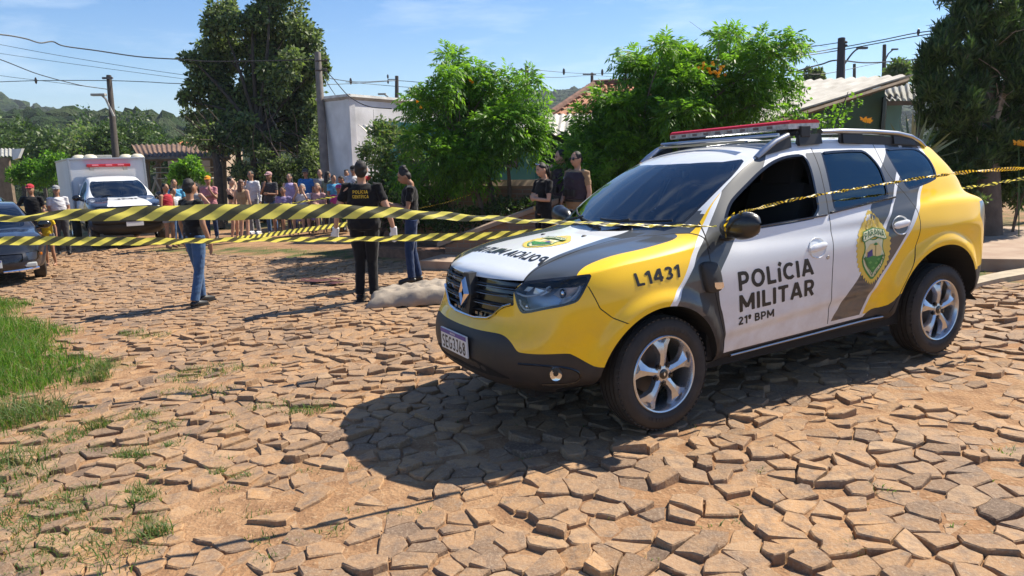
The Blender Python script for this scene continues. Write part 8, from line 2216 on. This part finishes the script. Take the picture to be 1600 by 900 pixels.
# white box truck: pick-up cab with a refrigerated body
def truck_paint(C, P, hg):
    s, y, z = C.T; mi = np.ones(len(C), int)                     # slate fenders
    mi[(P == 1) & (s < 1.35) & (z > .95) & (hg < 0)] = 0; mi[(z > 1.16)] = 0; mi[(s > 1.25) & (z > .55)] = 0
    mi[(s < .45) & (z < .80)] = 2; mi[z < .46] = 2
    return [M_W, M_SNAVY, mat('truck_black', (.016, .016, .017), rough=.5)], mi
def truck_extra(ctx):
    t = ctx['t']; k = lambda x, y, z: (x*ctx['sx'], y*ctx['sy'], z*ctx['sz']-ctx['zlow'])
    b = MB(); b.box((2.52, 0, 1.02), (.05, 1.55, 1.25)); b.build('cab_back', M_W, t)
    bx_ = MB(); bx_.box((4.02, 0, 1.53), (2.75, 1.92, 1.62), bev=.03); box_ = bx_.build('cargo_box', mat('box_white', (.68, .69, .70), rough=.45, noise=(1.2, .0, (.60, .60, .61))), t)
    e = MB()
    for yy in (-.95, .95):
        e.box((2.635, yy, 1.53), (.06, .05, 1.64), bev=.01); e.box((4.02, yy, 2.335), (2.76, .05, .05), bev=.01)
    e.box((2.635, 0, 2.335), (.06, 1.94, .05), bev=.01); e.box((2.635, 0, .74), (.06, 1.94, .05), bev=.01); e.build('edge_trim', mat('alu_trim', (.42, .43, .45), rough=.4, metal=.6), box_)
    lb = MB(); lb.box((2.52, 0, 2.14), (.16, 1.10, .085), bev=.02); l_ = lb.build('light_bar', mat('red_lens_flat', (.45, .012, .02), rough=.2), t)
    for yy in (-.30, .0, .34): q = MB(); q.box((2.432, yy, 2.15), (.012, .16, .035), bev=.004); q.build('lamp', mat('red_lamp_pale', (.80, .25, .28), rough=.3), l_)
    for yy in (-.42, .42): q = MB(); q.box((2.55, yy, 2.055), (.10, .10, .09)); q.build('bracket', M_FIB, l_)
    for x, yy in ((3.0, -.86), (3.25, -.60), (3.0, .36), (3.25, .60)): q = MB(); q.lathe([(.0, .13), (.09, .12), (.16, .075), (.19, .02), (.195, 0)], c=(x, yy, 2.345), n=20); q.build('roof_vent', mat('vent_cream', (.60, .55, .42), rough=.6), box_, smooth=True)
    q = MB(); q.box((3.6, 0, 2.40), (.6, .5, .12), bev=.03); q.build('cooling_unit', M_FIBG, box_)
    ch = MB(); ch.box((3.9, 0, .56), (2.9, .8, .16)); ch.build('chassis', M_DARK, t)
    for sg in (-1, 1):
        w = empty('wheel', (4.15, .80*sg, .345), math.pi if sg > 0 else 0, t); tb = MB(); tb.lathe([(.2, -.11), (.30, -.11), (.345, -.06), (.345, .06), (.30, .11), (.2, .11)], axis='y', n=32); tb.build('tyre', M_TYR, w, smooth=True); rb = MB(); rb.lathe([(0, -.06), (.12, -.07), (.2, -.10)], axis='y', n=24); rb.build('rim', M_ALU, w)
    g = MB()
    for zz in (.84, .90): g.tube([k(.07+.16*abs(yy/.6)**3-.02, yy, zz) for yy in np.linspace(-.46, .46, 11)], .016, n=8)
    g.build('grille_bar', M_BP, t, smooth=True)
    g = MB(); P_ = [k(-.10+.22*abs(yy/.8)**3, yy, .62) for yy in np.linspace(-.84, .84, 15)]; g.tube(P_, .085, n=10, sy=1.4, up=(1, 0, 0)); g.build('front_bumper', MT['truck_black'], t, smooth=True)
    p = MB(); p.box(k(-.20, 0, .55), (.014, .40, .13), bev=.004); p.build('license_plate', MT['plate_white'], t)
    # wording across the hood, mirrored for mirrors
    bv = BVHTree.FromPolygons([Vector((a*ctx['sx'], b_*ctx['sy']*sg, c*ctx['sz']-ctx['zlow'])) for sg in (1,) for a, b_, c in ctx['A']], [tuple(f[:3]) for f in ctx['S'].F]+[(f[0], f[2], f[3]) for f in ctx['S'].F if len(f) > 3])
    V_, F_ = text_mesh('IML', res=.07); out = []
    for a, b_ in V_:
        yy = (a-.5)*.55; xx = .60+.16*b_; h = bv.ray_cast(Vector((xx, abs(yy), 3)), Vector((0, 0, -1))); out.append((xx, yy, (h[0].z if h[0] else 1.1)+.006))
    mesh_np('lettering', out, F_, M_BLK, t)
TRK = vehicle('box_truck', 'white box truck with slate cab and red light bar facing the camera', 'truck', gpt(213, 18.7), 38, truck_paint, HEAD2, GRIL2, lim=2.5, scale=(1.0, 1.02, 1.10), zlow=.0, parts_extra=truck_extra, wheels=(FW,))

# ---------------------------------------------------------------- barrier tape
def tape_mat(name, dark, yel):
    m = bpy.data.materials.new(name); m.use_nodes = True; nt = m.node_tree; N = nt.nodes; L = nt.links; b = N['Principled BSDF']
    uv = N.new('ShaderNodeUVMap'); sp = N.new('ShaderNodeSeparateXYZ'); L.new(uv.outputs[0], sp.inputs[0])
    a = N.new('ShaderNodeMath'); a.operation = 'MULTIPLY_ADD'; a.inputs[1].default_value = -.9; L.new(sp.outputs[1], a.inputs[0]); L.new(sp.outputs[0], a.inputs[2])
    f = N.new('ShaderNodeMath'); f.operation = 'FRACT'; L.new(a.outputs[0], f.inputs[0]); g = N.new('ShaderNodeMath'); g.operation = 'GREATER_THAN'; g.inputs[1].default_value = .5; L.new(f.outputs[0], g.inputs[0])
    mx = N.new('ShaderNodeMix'); mx.data_type = 'RGBA'; L.new(g.outputs[0], mx.inputs[0]); mx.inputs[6].default_value = (*yel, 1); mx.inputs[7].default_value = (*dark, 1); L.new(mx.outputs[2], b.inputs['Base Color']); b.inputs['Roughness'].default_value = .32
    t = N.new('ShaderNodeBsdfTranslucent'); L.new(mx.outputs[2], t.inputs[0]); x = N.new('ShaderNodeMixShader'); x.inputs[0].default_value = .45; L.new(b.outputs[0], x.inputs[1]); L.new(t.outputs[0], x.inputs[2]); L.new(x.outputs[0], N['Material Output'].inputs[0])
    return m
M_TAPE = tape_mat('barrier_tape', (.085, .085, .045), (.82, .74, .14)); M_TAPEY = tape_mat('barrier_tape_twisted', (.03, .025, .015), (.85, .60, .03))
def tape(label, pts, m, pitch=.135, tw=None, sub=10, wob=.0, name='barrier_tape', seed=0, group='barrier tapes'):
    """pts: (world point, width, twist angle in degrees)"""
    P = np.array([p for p, _, _ in pts]); W = np.array([w for _, w, _ in pts]); A = np.radians([a for _, _, a in pts]); P = cr(P, sub); W = cr(W[:, None], sub)[:, 0]; A = cr(A[:, None], sub)[:, 0]; n = len(P); o = P[0].copy(); V = []; rr = np.random.default_rng(seed)
    L_ = np.concatenate([[0], np.cumsum(np.linalg.norm(np.diff(P, axis=0), axis=1))]); k = 4
    for i in range(n):
        t = nrm(P[min(i+1, n-1)]-P[max(i-1, 0)]); up = np.array([0, 0, 1.])-t*t[2]; up = nrm(up); sd_ = np.cross(t, up); wv = up*math.cos(A[i])+sd_*math.sin(A[i]); nv = np.cross(t, wv)
        for j in range(k+1): b = j/k-.5; V.append(P[i]+wv*W[i]*b+nv*(.006*math.sin(L_[i]*23+b*5)+.10*W[i]*math.cos(b*math.pi))-o)
    F = [(i*(k+1)+j, i*(k+1)+j+1, (i+1)*(k+1)+j+1, (i+1)*(k+1)+j) for i in range(n-1) for j in range(k)]
    ob = mesh_np(name, V, F, m, None, smooth=True); ob.location = tuple(o); l = ob.data.uv_layers.new(name='UVMap')
    for poly in ob.data.polygons:
        for li in poly.loop_indices: vi = ob.data.loops[li].vertex_index; l.data[li].uv = (L_[vi//(k+1)]/pitch, (vi % (k+1))/k)
    tag(ob, label, 'barrier tape', group); return ob
mir = car_pt(1.385, -.95, 1.205)
dm = float((car_pt(1.385, -.99, 1.175)-CAM)@cF)
def dl(u, u0, d0, u1, d1): k = (u-u0)/(u1-u0); return 1/((1-k)/d0+k/d1)
P1 = []
for u, v, wpx, tw in [(-120, 341, 12, 40), (-40, 340, 12, 50), (0, 341, 10, 62), (30, 341, 9, 60), (70, 338, 15, 30), (120, 336, 18, 15), (200, 334.5, 22, 5), (300, 332, 25, 0), (400, 331, 25, 0), (500, 330, 23, 5), (560, 331, 21, 8), (620, 333, 17, 25), (700, 338, 13, 40), (760, 341, 10, 55), (820, 345, 8, 60), (900, 348, 6, 65), (1000, 352, 4, 70), (1075, 353, 3, 70), (1120, 354, 2.5, 60)]:
    d = dl(u, -40, 2.9, 1120, dm-.05); w = wpx*d/FPX; tw = -24-tw*.6 if 60 < u < 1010 else -24-tw*.45; P1.append((pt(u, v, d), w/max(.35, math.cos(math.radians(abs(tw)-11))), tw))
tape('upper yellow and black barrier tape stretched from the left edge to the car mirror', P1, M_TAPE, .125)
P2 = []
for u, v, wpx, tw in [(-120, 378, 12, 30), (0, 376.5, 14, 15), (60, 376, 14, 10), (130, 377, 14, 10), (200, 377, 13, 10), (300, 376.5, 9, 40), (360, 375, 8, 50), (420, 374.5, 8, 50), (545, 374, 8, 50), (600, 373, 9, 45), (640, 371.5, 11, 25), (700, 370, 12, 15), (760, 368.5, 12, 15), (840, 362, 9, 30), (930, 352, 8, 30), (1010, 340, 8, 30)]:
    d = 6.1+(u-800)*.0006; w = wpx*d/FPX; P2.append((pt(u, v, d), w/max(.35, math.cos(math.radians(tw))), tw))
tape('lower barrier tape running behind the hood of the patrol car', P2, M_TAPE, .15, seed=2)
P3 = [(car_pt(1.33, -1.02, 1.258), .014, 0)]
for u, v, tw, dd in [(1215, 318, 200, 4.42), (1250, 310, 420, 4.5), (1300, 301, 640, 4.62), (1350, 292.5, 860, 4.76), (1400, 284.5, 1080, 4.90), (1440, 278, 1300, 5.02), (1480, 272.5, 1480, 5.14), (1510, 269, 1640, 5.24), (1550, 266, 1760, 5.36), (1600, 262.5, 1840, 5.5), (1680, 258, 1900, 5.7)]:
    P3.append((pt(u, v, dd), .020 if u < 1500 else .028, tw))
tape('twisted tape running from the car mirror past its windows to the right edge', P3, M_TAPEY, .035, sub=14)
tape('short loop of twisted tape wrapped round the car mirror', [(car_pt(1.30, -1.02, 1.258), .016, 0), (car_pt(1.295, -.985, 1.23), .016, 20), (car_pt(1.288, -.955, 1.175), .016, 20), (car_pt(1.31, -.94, 1.115), .016, 0)], M_TAPEY, .05)
tape('second twisted tape leaving behind the rear of the car to the right edge', [(pt(u, v, d), .035, a) for u, v, d, a in ((1495, 295, 7.0, 0), (1530, 291, 7.0, 300), (1560, 286, 7.0, 600), (1600, 279, 7.0, 900), (1660, 272, 7.0, 1200))], M_TAPE, .05, sub=12)
tape('far barrier tape rising in front of the seated onlookers', [(pt(u, v, d), .075, a) for u, v, d, a in ((372, 372, 12.6, 20), (400, 369, 12.4, 40), (440, 364, 12.1, 10), (490, 357, 11.7, 20), (545, 350, 11.3, 20), (590, 345, 11.0, 30))], M_TAPE, .14)
tape('thin far tape strung across the standing onlookers', [(pt(u, v, d), .045, a) for u, v, d, a in ((405, 319, 17.0, 40), (440, 319, 17.0, 200), (480, 314, 17.0, 400), (520, 308, 17.0, 600), (560, 302, 17.0, 800))], M_TAPE, .12)
tape('thin dark yellow tape slanting down in the shade right of the notepad woman', [(pt(u, v, d), .022, a) for u, v, d, a in ((640, 328, 12.4, 60), (690, 318, 12.4, 300), (735, 304, 12.4, 500))], M_TAPEY, .05)
